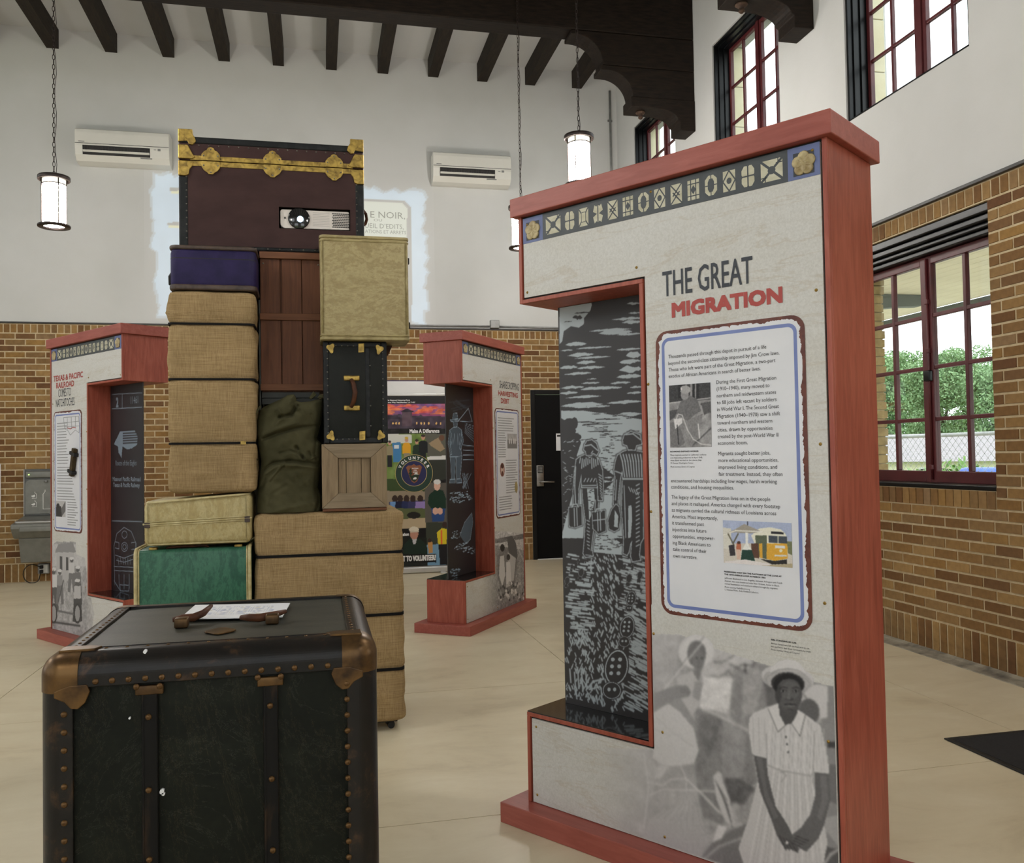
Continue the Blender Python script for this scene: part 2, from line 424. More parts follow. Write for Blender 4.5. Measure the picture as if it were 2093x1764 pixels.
def lower_window(idx, y0, y1, z0, z1):
    w = struct(empty('window_%d' % idx), 'large casement window of burgundy sashes in the brick wall')
    xs = WR+.15
    MB().box(WR+.006, xs+.06, y0+.002, y1-.002, z0+.001, z0+.03).build('window_sill', MAT['black_frame'], w, bevel=.006)
    zs, zt = z0+.03, z1-.16
    for j, (x0, h0, h1) in enumerate(((WR+.02, z1-.055, z1-.001), (WR+.045, z1-.095, z1-.055), (WR+.075, z1-.125, z1-.095), (WR+.1, zt, z1-.125))):
        MB().box(x0, xs+.05, y0+.002, y1-.002, h0, h1).build('head_moulding', MAT['black_frame'], w, bevel=.008, seg=3)
    fr = MB(); fr.box(xs-.02, xs+.05, y0+.002, y0+.035, zs, zt); fr.box(xs-.02, xs+.05, y1-.035, y1-.002, zs, zt)
    fr.build('window_frame', MAT['sash'], w, bevel=.003)
    ym = (y0+y1)/2
    for si, (a0, a1) in enumerate(((y0+.036, ym-.001), (ym+.001, y1-.036))):
        s = MB(); t = .05
        s.box(xs, xs+.042, a0, a0+t, zs, zt); s.box(xs, xs+.042, a1-t, a1, zs, zt)
        s.box(xs, xs+.042, a0+t, a1-t, zs, zs+.075); s.box(xs, xs+.042, a0+t, a1-t, zt-.055, zt)
        so = s.build('sash', MAT['sash'], w, bevel=.004)
        ia0, ia1, ib0, ib1 = a0+t, a1-t, zs+.075, zt-.055
        yy = (ia0+ia1)/2
        MB().box(xs+.004, xs+.036, yy-.014, yy+.014, ib0, ib1).build('muntin', MAT['sash'], so, bevel=.004)
        for j in range(1, 4):
            zz = ib0+(ib1-ib0)*j/4
            MB().box(xs+.006, xs+.034, ia0, ia1, zz-.013, zz+.013).build('muntin', MAT['sash'], so, bevel=.004)
        for c in range(2):
            for j in range(4):
                p0, p1 = ia0+(ia1-ia0)*c/2, ia0+(ia1-ia0)*(c+1)/2; q0, q1 = ib0+(ib1-ib0)*j/4, ib0+(ib1-ib0)*(j+1)/4
                MB().box(xs+.018, xs+.021, p0, p1, q0, q1).build('pane', MAT['glass'], so)
    # espagnolette bolt on the meeting stiles
    MB().tube([(xs-.008, ym-.02, zs+.02), (xs-.008, ym-.02, zt-.02)], .008, 8).build('bolt_rod', MAT['sash'], w, smooth=True)
    for z in (zs+.1, (zs+zt)/2+.12, zt-.3): MB().box(xs-.02, xs, ym-.034, ym-.006, z-.016, z+.016).build('rod_guide', MAT['sash'], w, bevel=.003)
    MB().rbox(xs-.032, xs, ym-.045, ym+.01, 1.72, 1.79, .006).build('lock_case', MAT['black_frame'], w, smooth=True)
    # rough outer jamb bricks
    for j in range(int((z1-z0)/.0656)):
        MB().box(xs+.056, WR+TH+random.uniform(-.004, .012), y1-.016+random.uniform(-.004, .004), y1+.05, z0+.02+j*.0656, z0+.02+j*.0656+.056).build('brick', MAT['brick_out'], w)
lower_window(6, *LOW)

# ---- ceiling beams with carved corbels
def beam(name, y0, label, full):
    t = thing(name, label, 'beam', (WR, y0, 4.5), 0, 'timber beams on corbels')
    y1 = .24
    L = WL-WR+.02
    MB().box(L, -.002, 0, y1, .95, 1.4).build('tie_beam', MAT['timber'], t, bevel=.012)
    P = [(-1.232, .945), (-1.232, .895), (-1.201, .82), (-1.14, .737), (-1.045, .656), (-.977, .624), (-.962, .624), (-.962, .573), (-.91, .573), (-.891, .517), (-.815, .401), (-.738, .35), (-.659, .325),
         (-.656, .226), (-.40, .226), (-.30, .20), (-.225, .14), (-.165, .125), (-.14, .016), (-.002, .016), (-.002, .945)]
    def sm(a, b, n): return [(a[0]+(b[0]-a[0])*i/n, a[1]+(b[1]-a[1])*i/n) for i in range(n)]
    up = [p for p in P[:6]]+[(-.962, .624), (-.002, .624), (-.002, .945)]
    MB().prism([(-1.29, .945), (-1.29, .905), (-1.245, .905)]+[(-1.245+.285*math.sin(a)*.98, .905-.28*(1-math.cos(a))) for a in [math.pi/2*i/10 for i in range(1, 11)]]+[(-.002, .624), (-.002, .945)], .002, y1-.002, 'xz').build('upper_corbel', MAT['timber'], t, bevel=.006)
    MB().prism([(-.99, .622), (-.99, .573), (-.915, .573)]+[(-.915+.258*math.sin(a), .573-.247*(1-math.cos(a))) for a in [math.pi/2*i/10 for i in range(1, 11)]]+[(-.002, .326), (-.002, .622)], .004, y1-.004, 'xz').build('middle_corbel', MAT['timber'], t, bevel=.006)
    MB().prism([(-.68, .324), (-.68, .224), (-.44, .224)]+[(-.44+.25*math.sin(a), .224-.1*(1-math.cos(a))) for a in [math.pi/2*i/8 for i in range(1, 9)]]+[(-.165, .11), (-.165, .016), (-.002, .016), (-.002, .324)], -.004, y1+.004, 'xz').build('lower_corbel', MAT['timber'], t, bevel=.006)
    b = MB(); b.lathe([(.0, .226), (.045, .224), (.05, .212), (.035, .2), (.022, .195), (.02, .175), (.026, .165), (.012, .15), (.0, .148)], (-.54, y1/2, 0), 14)
    b.build('bolt_washer', MAT['rust'], t, smooth=True)
MAT['rust'] = M('rusty_iron', (88, 66, 50), (60, 46, 38), 25, rough=.7, metal=.5)
beam('ceiling_beam', 8.1, 'dark timber ceiling beam on a tall scrolled corbel near the back wall', True)
beam('ceiling_beam', 5.95, 'nearer dark timber beam whose corbel tip hangs above the red cap of the big exhibit', True)

# ---- back-wall fittings
pb = lambda px, py, o=0: at(px, py, DB-o)
# door
d = struct(empty('door_1', None, (0, 0, 0)), 'black flush door with keypad lever lock')
x0, x1, zt = DOOR[0]+.002, DOOR[1]-.002, DOOR[3]-.002
f = MB().box(x0, x0+.055, DB-.004, DB+.1, 0, zt).box(x1-.055, x1, DB-.004, DB+.1, 0, zt).box(x0+.055, x1-.055, DB-.004, DB+.1, zt-.055, zt)
f.build('door_frame', MAT['black_frame'], d, bevel=.004)
MB().box(x0+.058, x1-.058, DB+.02, DB+.065, .006, zt-.058).build('door_leaf', MAT['door'], d, bevel=.003)
lx, lz = pb(1104, 966)[0], pb(1104, 966)[1]
lk = MB().rbox(lx-.045, lx+.045, DB-.008, DB+.022, lz-.17, lz+.09, .006).build('lock_plate', MAT['steel'], d, smooth=True)
MB().rbox(lx-.034, lx+.034, DB-.013, DB-.006, lz-.005, lz+.08, .003).build('keypad', MAT['black'], lk)
kb = MB().box(-.0065, .0065, -.0015, 0, -.006, .006).mesh('key', MAT['conduit'])
for r in range(4):
    for c_ in range(3): inst('key', kb, lk, (lx-.018+.018*c_, DB-.0125, lz+.012+.018*r))
MB().tube([(lx-.005, DB-.01, lz-.115), (lx-.005, DB-.055, lz-.115), (lx+.02, DB-.062, lz-.112), (lx+.15, DB-.06, lz-.116), (lx+.165, DB-.045, lz-.118)], .011, 10).build('lever', MAT['steel'], lk, smooth=True)
n0, n1 = pb(1137, 886), pb(1150, 921)
pn = MB().box(n0[0], n0[0]+.21, DB+.014, DB+.018, n1[1], n0[1]).build('notice_sheet', MAT['paper'])
tag(pn, 'white notice sheet with black header taped on the black door', 'notice')
MB().box(n0[0]+.012, n0[0]+.198, DB+.0125, DB+.0142, n0[1]-.04, n0[1]-.018).build('header_bar', MAT['black'], pn)
# junction box and conduit on the wainscot rail, vertical conduit in the corner
jb0 = pb(1010, 673)
t = thing('junction_box', 'small grey junction box on the rail above the back wall brick', 'junction box', (jb0[0], DB, WT+.018))
MB().rbox(-.055, .055, -.06, -.002, 0, .1, .006).build('box', MAT['conduit'], t, smooth=True); MB().box(-.05, .05, -.064, -.06, .006, .094).build('cover', MAT['conduit'], t, bevel=.002)
t = thing('conduit_run', 'thin grey conduit running along the top of the back wall brick', 'conduit', (0, DB, WT+.04))
MB().tube([(.9, -.016, 0), (jb0[0]-.06, -.016, .004)], .011, 8).build('pipe', MAT['conduit'], t, smooth=True)
MB().tube([(jb0[0]+.06, -.016, .004), (3.0, -.016, -.004), (WR-.02, -.016, -.006)], .011, 8).build('pipe', MAT['conduit'], t, smooth=True)
cp = thing('corner_conduit', 'vertical grey conduit beside the back right corner above the red exhibit cap', 'conduit', (3.67, DB-.018, 0))
MB().tube([(0, 0, 4.2), (0, 0, 5.88)], .014, 8).build('pipe', MAT['conduit'], cp, smooth=True)
for z in (4.75, 5.5): MB().box(-.03, .03, .0, .018, z-.012, z+.012).build('pipe_strap', MAT['conduit'], cp, bevel=.002)

# air conditioners
MAT['ac'] = M('ac_casing', (222, 220, 212), (216, 214, 206), 2, rough=.42)
MAT['slot'] = M('dark_slot', (22, 20, 20), (36, 32, 30), 30, (1, 1, 8), rough=.6)
def ac(px0, px1, ptop, label):
    x0, x1 = on_plane(px0, ptop, 1, DB-.2)[0], on_plane(px1, ptop, 1, DB-.2)[0]; zt = on_plane(px0, ptop, 1, DB-.2)[2]
    t = thing('air_conditioner', label, 'air conditioner', ((x0+x1)/2, DB, zt), 0, 'wall air conditioners'); hw = (x1-x0)/2; h = .36
    prof = [(-.002, 0), (-.19, 0), (-.215, -.012), (-.222, -.05), (-.222, -.2), (-.205, -.29), (-.15, -.345), (-.06, -h), (-.002, -h)]
    MB().prism([(a, b) for a, b in prof], -hw, hw, 'yz').build('casing', MAT['ac'], t, bevel=.006)
    MB().box(-hw+.004, hw-.004, -.2265, -.2215, -.172, -.168).build('seam', MAT['slot'], t)
    s = MB().prism([(-.2235, -.19), (-.2235, -.203), (-.209, -.29), (-.2, -.285), (-.2, -.19)], -hw+.08, hw-.2, 'yz').build('air_outlet', MAT['slot'], t)
    MB().prism([(-.232, -.243), (-.2325, -.25), (-.214, -.262), (-.213, -.256)], -hw+.085, hw-.205, 'yz').build('louvre', MAT['ac'], s)
    fin = MB().box(-.0025, .0025, -.226, -.21, -.235, -.2).mesh('fin', MAT['rail'])
    for i in range(22): inst('fin', fin, s, (-hw+.1+i*(2*hw-.32)/21, 0, 0))
    MB().box(hw-.12, hw-.09, -.224, -.221, -.215, -.19).build('display', MAT['conduit'], t)
    MB().box(hw-.16, hw-.135, -.224, -.221, -.207, -.2).build('badge', MAT['conduit'], t)
    MB().box(hw-.3, hw-.18, -.2085, -.198, -.305, -.295).build('energy_label', MAT['conduit'], t)
    MB().box(-hw+.04, -hw+.1, -.224, -.2218, -.155, -.147).build('badge', MAT['conduit'], t)
ac(153, 346, 261, 'white wall air conditioner left of the maroon trunk')
ac(884.5, 1043.5, 309.5, 'white wall air conditioner right of the maroon trunk')

# drinking fountain with bottle filler
MAT['fgrey'] = M('grey_sheet_steel', (128, 128, 122), (118, 118, 112), 14, rough=.45, metal=.3)
MAT['fpan'] = M('dark_grey_panel', (92, 94, 92), (84, 86, 84), 10, rough=.5)
t = thing('drinking_fountain', 'grey steel drinking fountain with bottle filler behind the left exhibit', 'fountain', (-2.87, DB, 0))
MB().box(-.225, .225, -.06, -.002, .72, 1.225).build('filler_panel', MAT['fpan'], t, bevel=.008)
MB().box(-.225, -.215, -.066, -.06, .72, 1.22).build('panel_edge', MAT['steel'], t)
MB().rbox(-.2, .2, -.085, -.058, 1.13, 1.2, .012).build('sensor_strip', MAT['fgrey'], t, smooth=True)
MB().lathe([(0, -.01), (.006, -.01), (.006, .004), (0, .004)], (-.165, -.082, 1.165), 10, axis='y').build('indicator_light', emit('green_led', (190, 255, 120), 3), t)
MB().prism([(-.21, .74), (.21, .74), (.21, 1.05)]+arc(.15, 1.05, .06, 0, 90, 5)+arc(-.15, 1.05, .06, 90, 180, 5), -.068, -.058, 'xz').build('filler_alcove', MAT['fgrey'], t, bevel=.003)
MB().lathe([(0, 0), (.02, 0), (.016, .025), (0, .025)], (0, -.08, 1.08), 12).build('filler_nozzle', MAT['conduit'], t, smooth=True)
for z in (.93, .84):
    g = MB().tube([(-.11, -.07, z+.05), (-.11, -.07, z+.035), (-.095, -.07, z+.025), (-.095, -.07, z-.02), (-.14, -.07, z-.02)], .003, 6)
    g.add([(-.15, -.071, z+.005), (-.11, -.071, z+.02), (-.108, -.071, z-.002), (-.13, -.071, z-.01)], [(0, 1, 2, 3)]); g.build('pictogram', MAT['white'], t)
MB().tube([(.1, -.07, .79), (-.03, -.07, .79), (-.03, -.07, .95), (-.01, -.07, .98), (-.01, -.07, 1.0)], .004, 6).build('bottle_outline', MAT['white'], t)
MB().prism([(-.002, .5), (-.36, .5), (-.42, .56), (-.46, .61), (-.46, .655), (-.44, .66), (-.06, .72), (-.002, .72)], -.235, .235, 'yz').build('basin', MAT['fgrey'], t, bevel=.015, seg=3)
MB().rbox(-.2, .2, -.44, -.1, .655, .69, .012).build('basin_rim', MAT['steel'], t, smooth=True)
MB().rbox(-.15, .17, -.468, -.452, .575, .63, .01).build('push_bar', MAT['fgrey'], t, smooth=True)
MB().prism([(-.002, .24), (-.28, .24), (-.35, .5), (-.002, .5)], -.19, .19, 'yz').build('cabinet', MAT['fgrey'], t, bevel=.008)
MB().tube([(.14, -.36, .69), (.14, -.37, .75), (.14, -.4, .765), (.14, -.43, .755)], .01, 8).build('spout', MAT['steel'], t, smooth=True)
ox = pb(92, 1163)
t2 = thing('wall_outlet', 'grey outlet box with plugs under the drinking fountain', 'outlet', (ox[0], DB, .14))
MB().rbox(-.06, .055, -.05, -.002, -.05, .06, .008).build('box', MAT['conduit'], t2, smooth=True)
MB().box(-.04, .04, -.053, -.05, -.04, .05).build('cover', MAT['white'], t2, bevel=.002)
for z in (-.022, .026): MB().rbox(-.032, .0, -.09, -.052, z-.018, z+.018, .006).build('plug', MAT['black'], t2, smooth=True)
cc = thing('power_cord', 'black looped power cord hanging below the drinking fountain', 'cord', (ox[0], DB-.06, .14))
MB().tube([(-.016, -.03, .026)]+[(-.1+.09*math.cos(a)*1.0, -.03, -.04+.1*math.sin(a)) for a in [math.pi*(.45+1.3*i/14) for i in range(15)]]+[(-.02, -.032, -.04)], .005, 6).build('cord', MAT['black'], cc, smooth=True)
MB().box(.0, .4, -.02, -.002, 0, .6).build('board', MAT['white'], thing('wall_board', 'white wall board cut by the left edge of the photo', 'board', (pb(2.5, 1060)[0]-.4, DB, pb(1, 1062)[1])), bevel=.004)

# floor mat
t = thing('door_mat', 'black ribbed floor mat at the right edge', 'mat', (2.68, 1.6, 0))
MB().box(.025, 1.175, .025, 1.755, .001, .009).build('carpet_field', M('mat_pile', (24, 24, 26), (38, 38, 40), 160, rough=.95, bump=.6, bscale=300), t)
b = MB(); prof = [(0, .0005), (.03, .008), (.03, .0005)]
b.prism([(0, 0), (1.2, 0), (1.17, .03), (.03, .03)], .0005, .0075, 'xy'); b.prism([(0, 1.78), (.03, 1.75), (1.17, 1.75), (1.2, 1.78)], .0005, .0075, 'xy'); b.prism([(0, 0), (.03, .03), (.03, 1.75), (0, 1.78)], .0005, .0075, 'xy'); b.prism([(1.2, 0), (1.2, 1.78), (1.17, 1.75), (1.17, .03)], .0005, .0075, 'xy')
b.build('rubber_border', MAT['black'], t, bevel=.002)

# ---- pendant lamps
MAT['bronze'] = M('dark_bronze', (44, 36, 34), (62, 50, 46), 12, rough=.4, metal=.5)
MAT['lampglass'] = emit('lit_opal_glass', (255, 250, 243), LAMP_W)
MAT['lampglass2'] = emit('lit_opal_collar', (255, 248, 226), 1.25)
def pendant(x, y, zc, label, rot):
    t = thing('pendant_lamp', label, 'lamp', (x, y, zc), rot, 'hanging cylinder lamps'); h, R = .4, .086
    MB().lathe([(.0, .004), (.118, .004), (.12, 0), (.12, -.024), (.116, -.028), (.1, -.022), (.0, -.02)], n=32).build('cap', MAT['bronze'], t, smooth=True)
    MB().lathe([(.0, -h+.01), (R-.003, -h+.01), (R, -h+.014), (R, -.066), (R-.002, -.066)], n=28, cap=False).build('glass_shade', MAT['lampglass'], t, smooth=True)
    MB().lathe([(R, -.064), (R, -.021)], n=28, cap=False).build('glass_collar', MAT['lampglass2'], t, smooth=True)
    MB().lathe([(R+.001, -.068), (R+.008, -.066), (R+.008, -.061), (R+.001, -.06)], n=28, cap=False).build('band', MAT['bronze'], t, smooth=True)
    MB().lathe([(R-.008, -h-.004), (.12, -h-.004), (.122, -h+.004), (.12, -h+.012), (R-.006, -h+.016)], n=32, cap=False).build('bottom_ring', MAT['bronze'], t, smooth=True)
    for i in range(4):
        a = math.pi/2*i+.6
        MB().tube([((R+.008)*math.cos(a), (R+.008)*math.sin(a), -.02), ((R+.008)*math.cos(a), (R+.008)*math.sin(a), -h)], .0045, 6).build('rod', MAT['bronze'], t, smooth=True)
    ch = MB(); z = .004; k = 0; top = CZ-zc-.005
    while z < top-.03:
        a = math.pi/2*(k % 2)+.5
        pts = [((.009*math.cos(w))*math.cos(a), (.009*math.cos(w))*math.sin(a), z+.022+.024*math.sin(w)) for w in [2*math.pi*i/10 for i in range(10)]]
        ch.tube(pts, .0026, 5, True); z += .0395; k += 1
    ch.build('chain', MAT['bronze'], t, smooth=True, kind='stuff')
    MB().tube([(.012, .006, 0)]+[(.012+.008*math.sin(i*1.7), .006, top*i/24) for i in range(1, 24)]+[(.01, 0, top)], .0024, 5).build('cord', MAT['bronze'], t, smooth=True)
    MB().lathe([(.05, CZ-zc-.001), (.05, CZ-zc-.012), (.02, CZ-zc-.03), (.0, CZ-zc-.03)], n=16).build('ceiling_rose', MAT['bronze'], t, smooth=True)
pendant(-2.034, 7.57, 3.576, 'hanging cylinder lamp at the far left above the drinking fountain', 0)
pendant(2.075, 6.64, 3.83, 'hanging cylinder lamp showing above the red cap of the big exhibit', .35)
pendant(1.917, 8.025, 3.646, 'hanging cylinder lamp mostly hidden behind the left end of the big exhibit', .2)
for lx_, ly_, lb_ in ((-2.0, 3.3, 'added unseen cylinder lamp overhead left of the foreground trunk, above the view'), (2.0, 2.4, 'added unseen cylinder lamp overhead beside the big exhibit, above the view'), (-2.0, -1.0, 'added unseen cylinder lamp behind the viewer on the left'), (2.0, -1.6, 'added unseen cylinder lamp behind the viewer on the right'), (-5.0, 5.0, 'added unseen cylinder lamp by the left wall beyond the view')):
    pendant(lx_, ly_, 3.75, lb_, .1)  # unseen pendants added to light the room
# ------------------------------------------------------------------ print tools
_tc = {}
def text_mesh(s, bold):
    key = (s, bold)
    if key not in _tc:
        cu = bpy.data.curves.new('t', 'FONT'); cu.body = s; cu.size = 1; cu.offset = bold; cu.resolution_u = 2
        ob = bpy.data.objects.new('t', cu); COL.objects.link(ob)
        me = bpy.data.meshes.new_from_object(ob)
        v = np.zeros(len(me.vertices)*3); me.vertices.foreach_get('co', v); v = v.reshape(-1, 3)[:, :2]
        f = [tuple(p.vertices) for p in me.polygons]
        bpy.data.objects.remove(ob); bpy.data.curves.remove(cu); bpy.data.meshes.remove(me)
        _tc[key] = (v, f)
    return _tc[key]
_cap = {}
def cap_h(bold):
    if bold not in _cap: _cap[bold] = text_mesh('H', bold)[0][:, 1].max()
    return _cap[bold]
def put_text(mb, s, u0, z0, width, cap, bold=0, v=0, m=0, align=0, place=None):
    V, Fc = text_mesh(s, 0)      # bold: the fraction of cap height that the strokes are thickened by
    if len(V) == 0: return
    e = bold*cap; x0, x1 = V[:, 0].min(), V[:, 0].max(); ky = (cap-e)/cap_h(0); kx = (width-e)/(x1-x0) if width else ky
    if align == 1: u0 = u0-(x1-x0)*kx/2
    for i_, (dx, dz) in enumerate([(e*p/2, e*r/2) for p in range(3) for r in range(3)] if e else [(0, 0)]):
        pf = place or (lambda a, b: (a, v-i_*.00004, b))
        pts = [pf(u0+dx+(x-x0)*kx, z0+dz+y*ky) for x, y in V]
        if place and i_: pts = [(p[0], p[1]-i_*.00004, p[2]) for p in pts]
        mb.add(pts, Fc, m)

class Canvas:
    """flat printed picture: a fine grid coloured vertex by vertex"""
    def __init__(s, u0, u1, z0, z1, step, bg=(128, 128, 128), a=1., tf=None):
        s.nx = int(round((u1-u0)/step))+1; s.nz = int(round((z1-z0)/step))+1
        s.u = np.linspace(u0, u1, s.nx); s.z = np.linspace(z0, z1, s.nz)
        s.U, s.Z = np.meshgrid(s.u, s.z); s.c = np.empty((s.nz, s.nx, 3)); s.c[:] = bg; s.a = np.full((s.nz, s.nx), float(a))
        s.tf = tf or (lambda x, y: (x, y))
    def T(s, pts): return np.array([s.tf(*p) for p in pts])
    def _box(s, P, pad=0):
        i0 = max(0, np.searchsorted(s.u, P[:, 0].min()-pad)-1); i1 = min(s.nx, np.searchsorted(s.u, P[:, 0].max()+pad)+1)
        j0 = max(0, np.searchsorted(s.z, P[:, 1].min()-pad)-1); j1 = min(s.nz, np.searchsorted(s.z, P[:, 1].max()+pad)+1)
        return slice(j0, j1), slice(i0, i1)
    def inside(s, P):
        b = s._box(P); U, Z = s.U[b], s.Z[b]; m = np.zeros(U.shape, bool); n = len(P)
        for i in range(n):
            (x0, y0), (x1, y1) = P[i], P[(i+1) % n]
            if y0 == y1: continue
            c = ((y0 > Z) != (y1 > Z)) & (U < (x1-x0)*(Z-y0)/(y1-y0)+x0); m ^= c
        return b, m
    def poly(s, pts, col, a=1., alpha=None, raw=False):
        P = np.array(pts) if raw else s.T(pts); b, m = s.inside(P)
        c = s.c[b]; c[m] = c[m]*(1-a)+np.array(col)*a
        if alpha is not None: s.a[b][m] = alpha
    def ell(s, cx, cy, rx, ry, col, rot=0, a=1., n=28, alpha=None):
        r = math.radians(rot)
        s.poly([(cx+rx*math.cos(t)*math.cos(r)-ry*math.sin(t)*math.sin(r), cy+rx*math.cos(t)*math.sin(r)+ry*math.sin(t)*math.cos(r)) for t in [2*math.pi*i/n for i in range(n)]], col, a, alpha)
    def line(s, pts, w, col, a=1.):
        """w in metres"""
        P = s.T(pts)
        for (x0, y0), (x1, y1) in zip(P[:-1], P[1:]):
            b = s._box(np.array([(x0, y0), (x1, y1)]), w); U, Z = s.U[b], s.Z[b]
            L = (x1-x0)**2+(y1-y0)**2+1e-12; t = np.clip(((U-x0)*(x1-x0)+(Z-y0)*(y1-y0))/L, 0, 1)
            d = np.hypot(U-x0-t*(x1-x0), Z-y0-t*(y1-y0)); k = np.clip(1.2-d/(w/2), 0, 1)*a
            s.c[b] = s.c[b]*(1-k[..., None])+np.array(col)*k[..., None]
    def blur(s, n=1):
        for _ in range(n):
            for ax in (0, 1):
                p = np.pad(s.c, [(1, 1) if a == ax else (0, 0) for a in range(3)], mode='edge')
                s.c = (np.take(p, range(0, s.c.shape[ax]), ax)+2*s.c+np.take(p, range(2, s.c.shape[ax]+2), ax))/4
    def noise(s, amp, cells=40, rng=RNG, mask=None):
        g = rng.random((cells, max(2, int(cells*s.nx/s.nz)))); jj = np.linspace(0, g.shape[0]-1.001, s.nz); ii = np.linspace(0, g.shape[1]-1.001, s.nx)
        j0, i0 = jj.astype(int), ii.astype(int); fj, fi = (jj-j0)[:, None], (ii-i0)[None]
        v = (g[j0][:, i0]*(1-fj)*(1-fi)+g[j0+1][:, i0]*fj*(1-fi)+g[j0][:, i0+1]*(1-fj)*fi+g[j0+1][:, i0+1]*fj*fi)-.5
        s.c = np.clip(s.c+amp*v[..., None]*(1 if mask is None else mask[..., None]), 0, 255)
    def build(s, name, parent, v, mat, keep=None, back=False):
        nx, nz = s.nx, s.nz
        co = np.stack([s.U, np.full_like(s.U, v), s.Z], -1).reshape(-1, 3)
        j, i = np.meshgrid(np.arange(nz-1), np.arange(nx-1), indexing='ij'); q = (j*nx+i)
        q = q[s.keepf] if getattr(s, 'keepf', None) is not None else q.reshape(-1)
        faces = np.stack([q, q+1, q+nx+1, q+nx], -1)
        me = bpy.data.meshes.new(name); me.vertices.add(len(co)); me.vertices.foreach_set('co', co.ravel().astype(np.float32))
        n = len(faces); me.loops.add(n*4); me.loops.foreach_set('vertex_index', faces.ravel().astype(np.int32))
        me.polygons.add(n); me.polygons.foreach_set('loop_start', np.arange(0, n*4, 4, dtype=np.int32)); me.update(); me.validate()
        at_ = me.color_attributes.new('Col', 'FLOAT_COLOR', 'POINT')
        cc = np.concatenate([lin(s.c), s.a[..., None]], -1).reshape(-1, 4).astype(np.float32); at_.data.foreach_set('color', cc.ravel())
        me.materials.append(mat)
        o = bpy.data.objects.new(name, me); COL.objects.link(o); o.parent = parent; return o
def parchment_nodes(k):
    f = k.noise(160, (1, 1, 1), 4, .75); g = k.noise(4.0, (.7, 1, 1.6), 6, .65, dist=.5); h = k.noise(1.5, (.45, 1, 4), 7, .6, dist=.9)
    c = k.ramp(g, [(.3, (211, 208, 200)), (.5, (215, 213, 208)), (.72, (219, 218, 215))])
    c = k.mix(.4, c, k.ramp(f, [(.35, (206, 204, 198)), (.65, (255, 255, 255))]), 'MULTIPLY')
    return k.mix(k.ramp(h, [(.488, (0, 0, 0)), (.5, (140, 140, 140)), (.512, (0, 0, 0))]), c, (176, 156, 124))
k = N('parchment_print').set(.5, spec=.3); k.base(parchment_nodes(k)); MAT['parch'] = k.m
k = N('photo_print_on_parchment').set(.5, spec=.3); a_ = k.n('ShaderNodeVertexColor'); a_.layer_name = 'Col'
k.base(k.mix(a_.outputs['Alpha'], parchment_nodes(k), a_.outputs['Color'])); MAT['photo_fade'] = k.m
k = N('photo_print').set(.45, spec=.35); a_ = k.n('ShaderNodeVertexColor'); a_.layer_name = 'Col'; k.base(a_.outputs['Color']); MAT['photo'] = k.m
k = N('etched_board').set(.38, spec=.4); a_ = k.n('ShaderNodeVertexColor'); a_.layer_name = 'Col'; k.base(a_.outputs['Color']); MAT['etch'] = k.m
def wood(name, c1, c2, c3, axis_stretch, rough=.42):
    k = N(name).set(rough, spec=.45); g = k.noise(7, axis_stretch, 6, .6, dist=.8); b = k.noise(1.6, (1, 1, 1), 3)
    k.base(k.mix(.4, k.ramp(g, [(.3, c1), (.5, c2), (.72, c3)]), k.ramp(b, [(.3, c1), (.7, c3)]))); k.bump(k.noise(30, axis_stretch), .05, .002); return k.m
MAT['red_v'] = wood('red_stained_wood_upright', (130, 55, 40), (160, 77, 58), (184, 102, 82), (7, 7, .8))
MAT['red_h'] = wood('red_stained_wood_level', (142, 68, 57), (160, 82, 70), (176, 98, 86), (.8, 7, 7))
MAT['board'] = M('black_acrylic_board', (50, 49, 50), (60, 58, 58), 3, rough=.35)
MAT['tray'] = M('black_gloss_tray', (26, 26, 27), (32, 32, 33), 3, rough=.08, spec=.6)
MAT['slate'] = M('slate_print', (62, 67, 71), (70, 75, 79), 20, rough=.5)
MAT['blue'] = M('blue_print', (92, 104, 150), (104, 116, 160), 14, rough=.5)
MAT['bone'] = M('bone_print', (208, 204, 182), (186, 180, 152), 14, (1, 1, 3), rough=.5)
MAT['gold_pr'] = M('gold_relief', (202, 186, 142), (150, 130, 90), 24, rough=.4)
MAT['rustpr'] = M('rust_border_print', (86, 40, 34), (116, 62, 46), 30, rough=.5)
MAT['enamel'] = M('white_enamel_print', (228, 228, 232), (220, 221, 226), 5, rough=.35)
MAT['bluel'] = M('blue_line_print', (112, 126, 182), (122, 136, 190), 14, rough=.4)
MAT['ink'] = M('black_ink', (34, 34, 36), (44, 44, 46), 14, rough=.6)
MAT['ink_n'] = M('navy_ink', (54, 58, 66), (62, 66, 74), 14, rough=.6)
MAT['ink_r'] = M('red_ink', (172, 70, 66), (180, 80, 74), 14, rough=.6)
MAT['brass'] = M('brass_screw', (190, 160, 90), (150, 120, 60), 40, rough=.35, metal=.8)

# ------------------------------------------------------------------ exhibit kiosks
KW, KD, KOC, KOP, KT, KC, KU, KL, KP = 1.1262, .317, .0209, .0705, 2.1986, 2.1318, 1.822, .381, .0702
NU = .51
POSE = {'big': (.711, 3.0206, -.9633), 'cen': (1.034, 6.2631, .9417), 'lef': (-1.9256, 7.0503, -.9207)}
PV = .0035       # the printed panel face lies a little behind the frame lip
def mapper(pose, v=PV):
    x0, y0, a = pose; e1 = np.array([math.cos(a), math.sin(a)]); e2 = np.array([-math.sin(a), math.cos(a)]); o2 = np.array([x0, y0])
    def K(px, py):
        d = ray(px, py); t = (v+o2@e2-C_O[:2]@e2)/(d[:2]@e2); P = C_O+t*d
        return float((P[:2]-o2)@e1), float(P[2])
    return K
def crop(K, ox, oy, s): return lambda x, y: K(ox+x/s, oy+y/s)

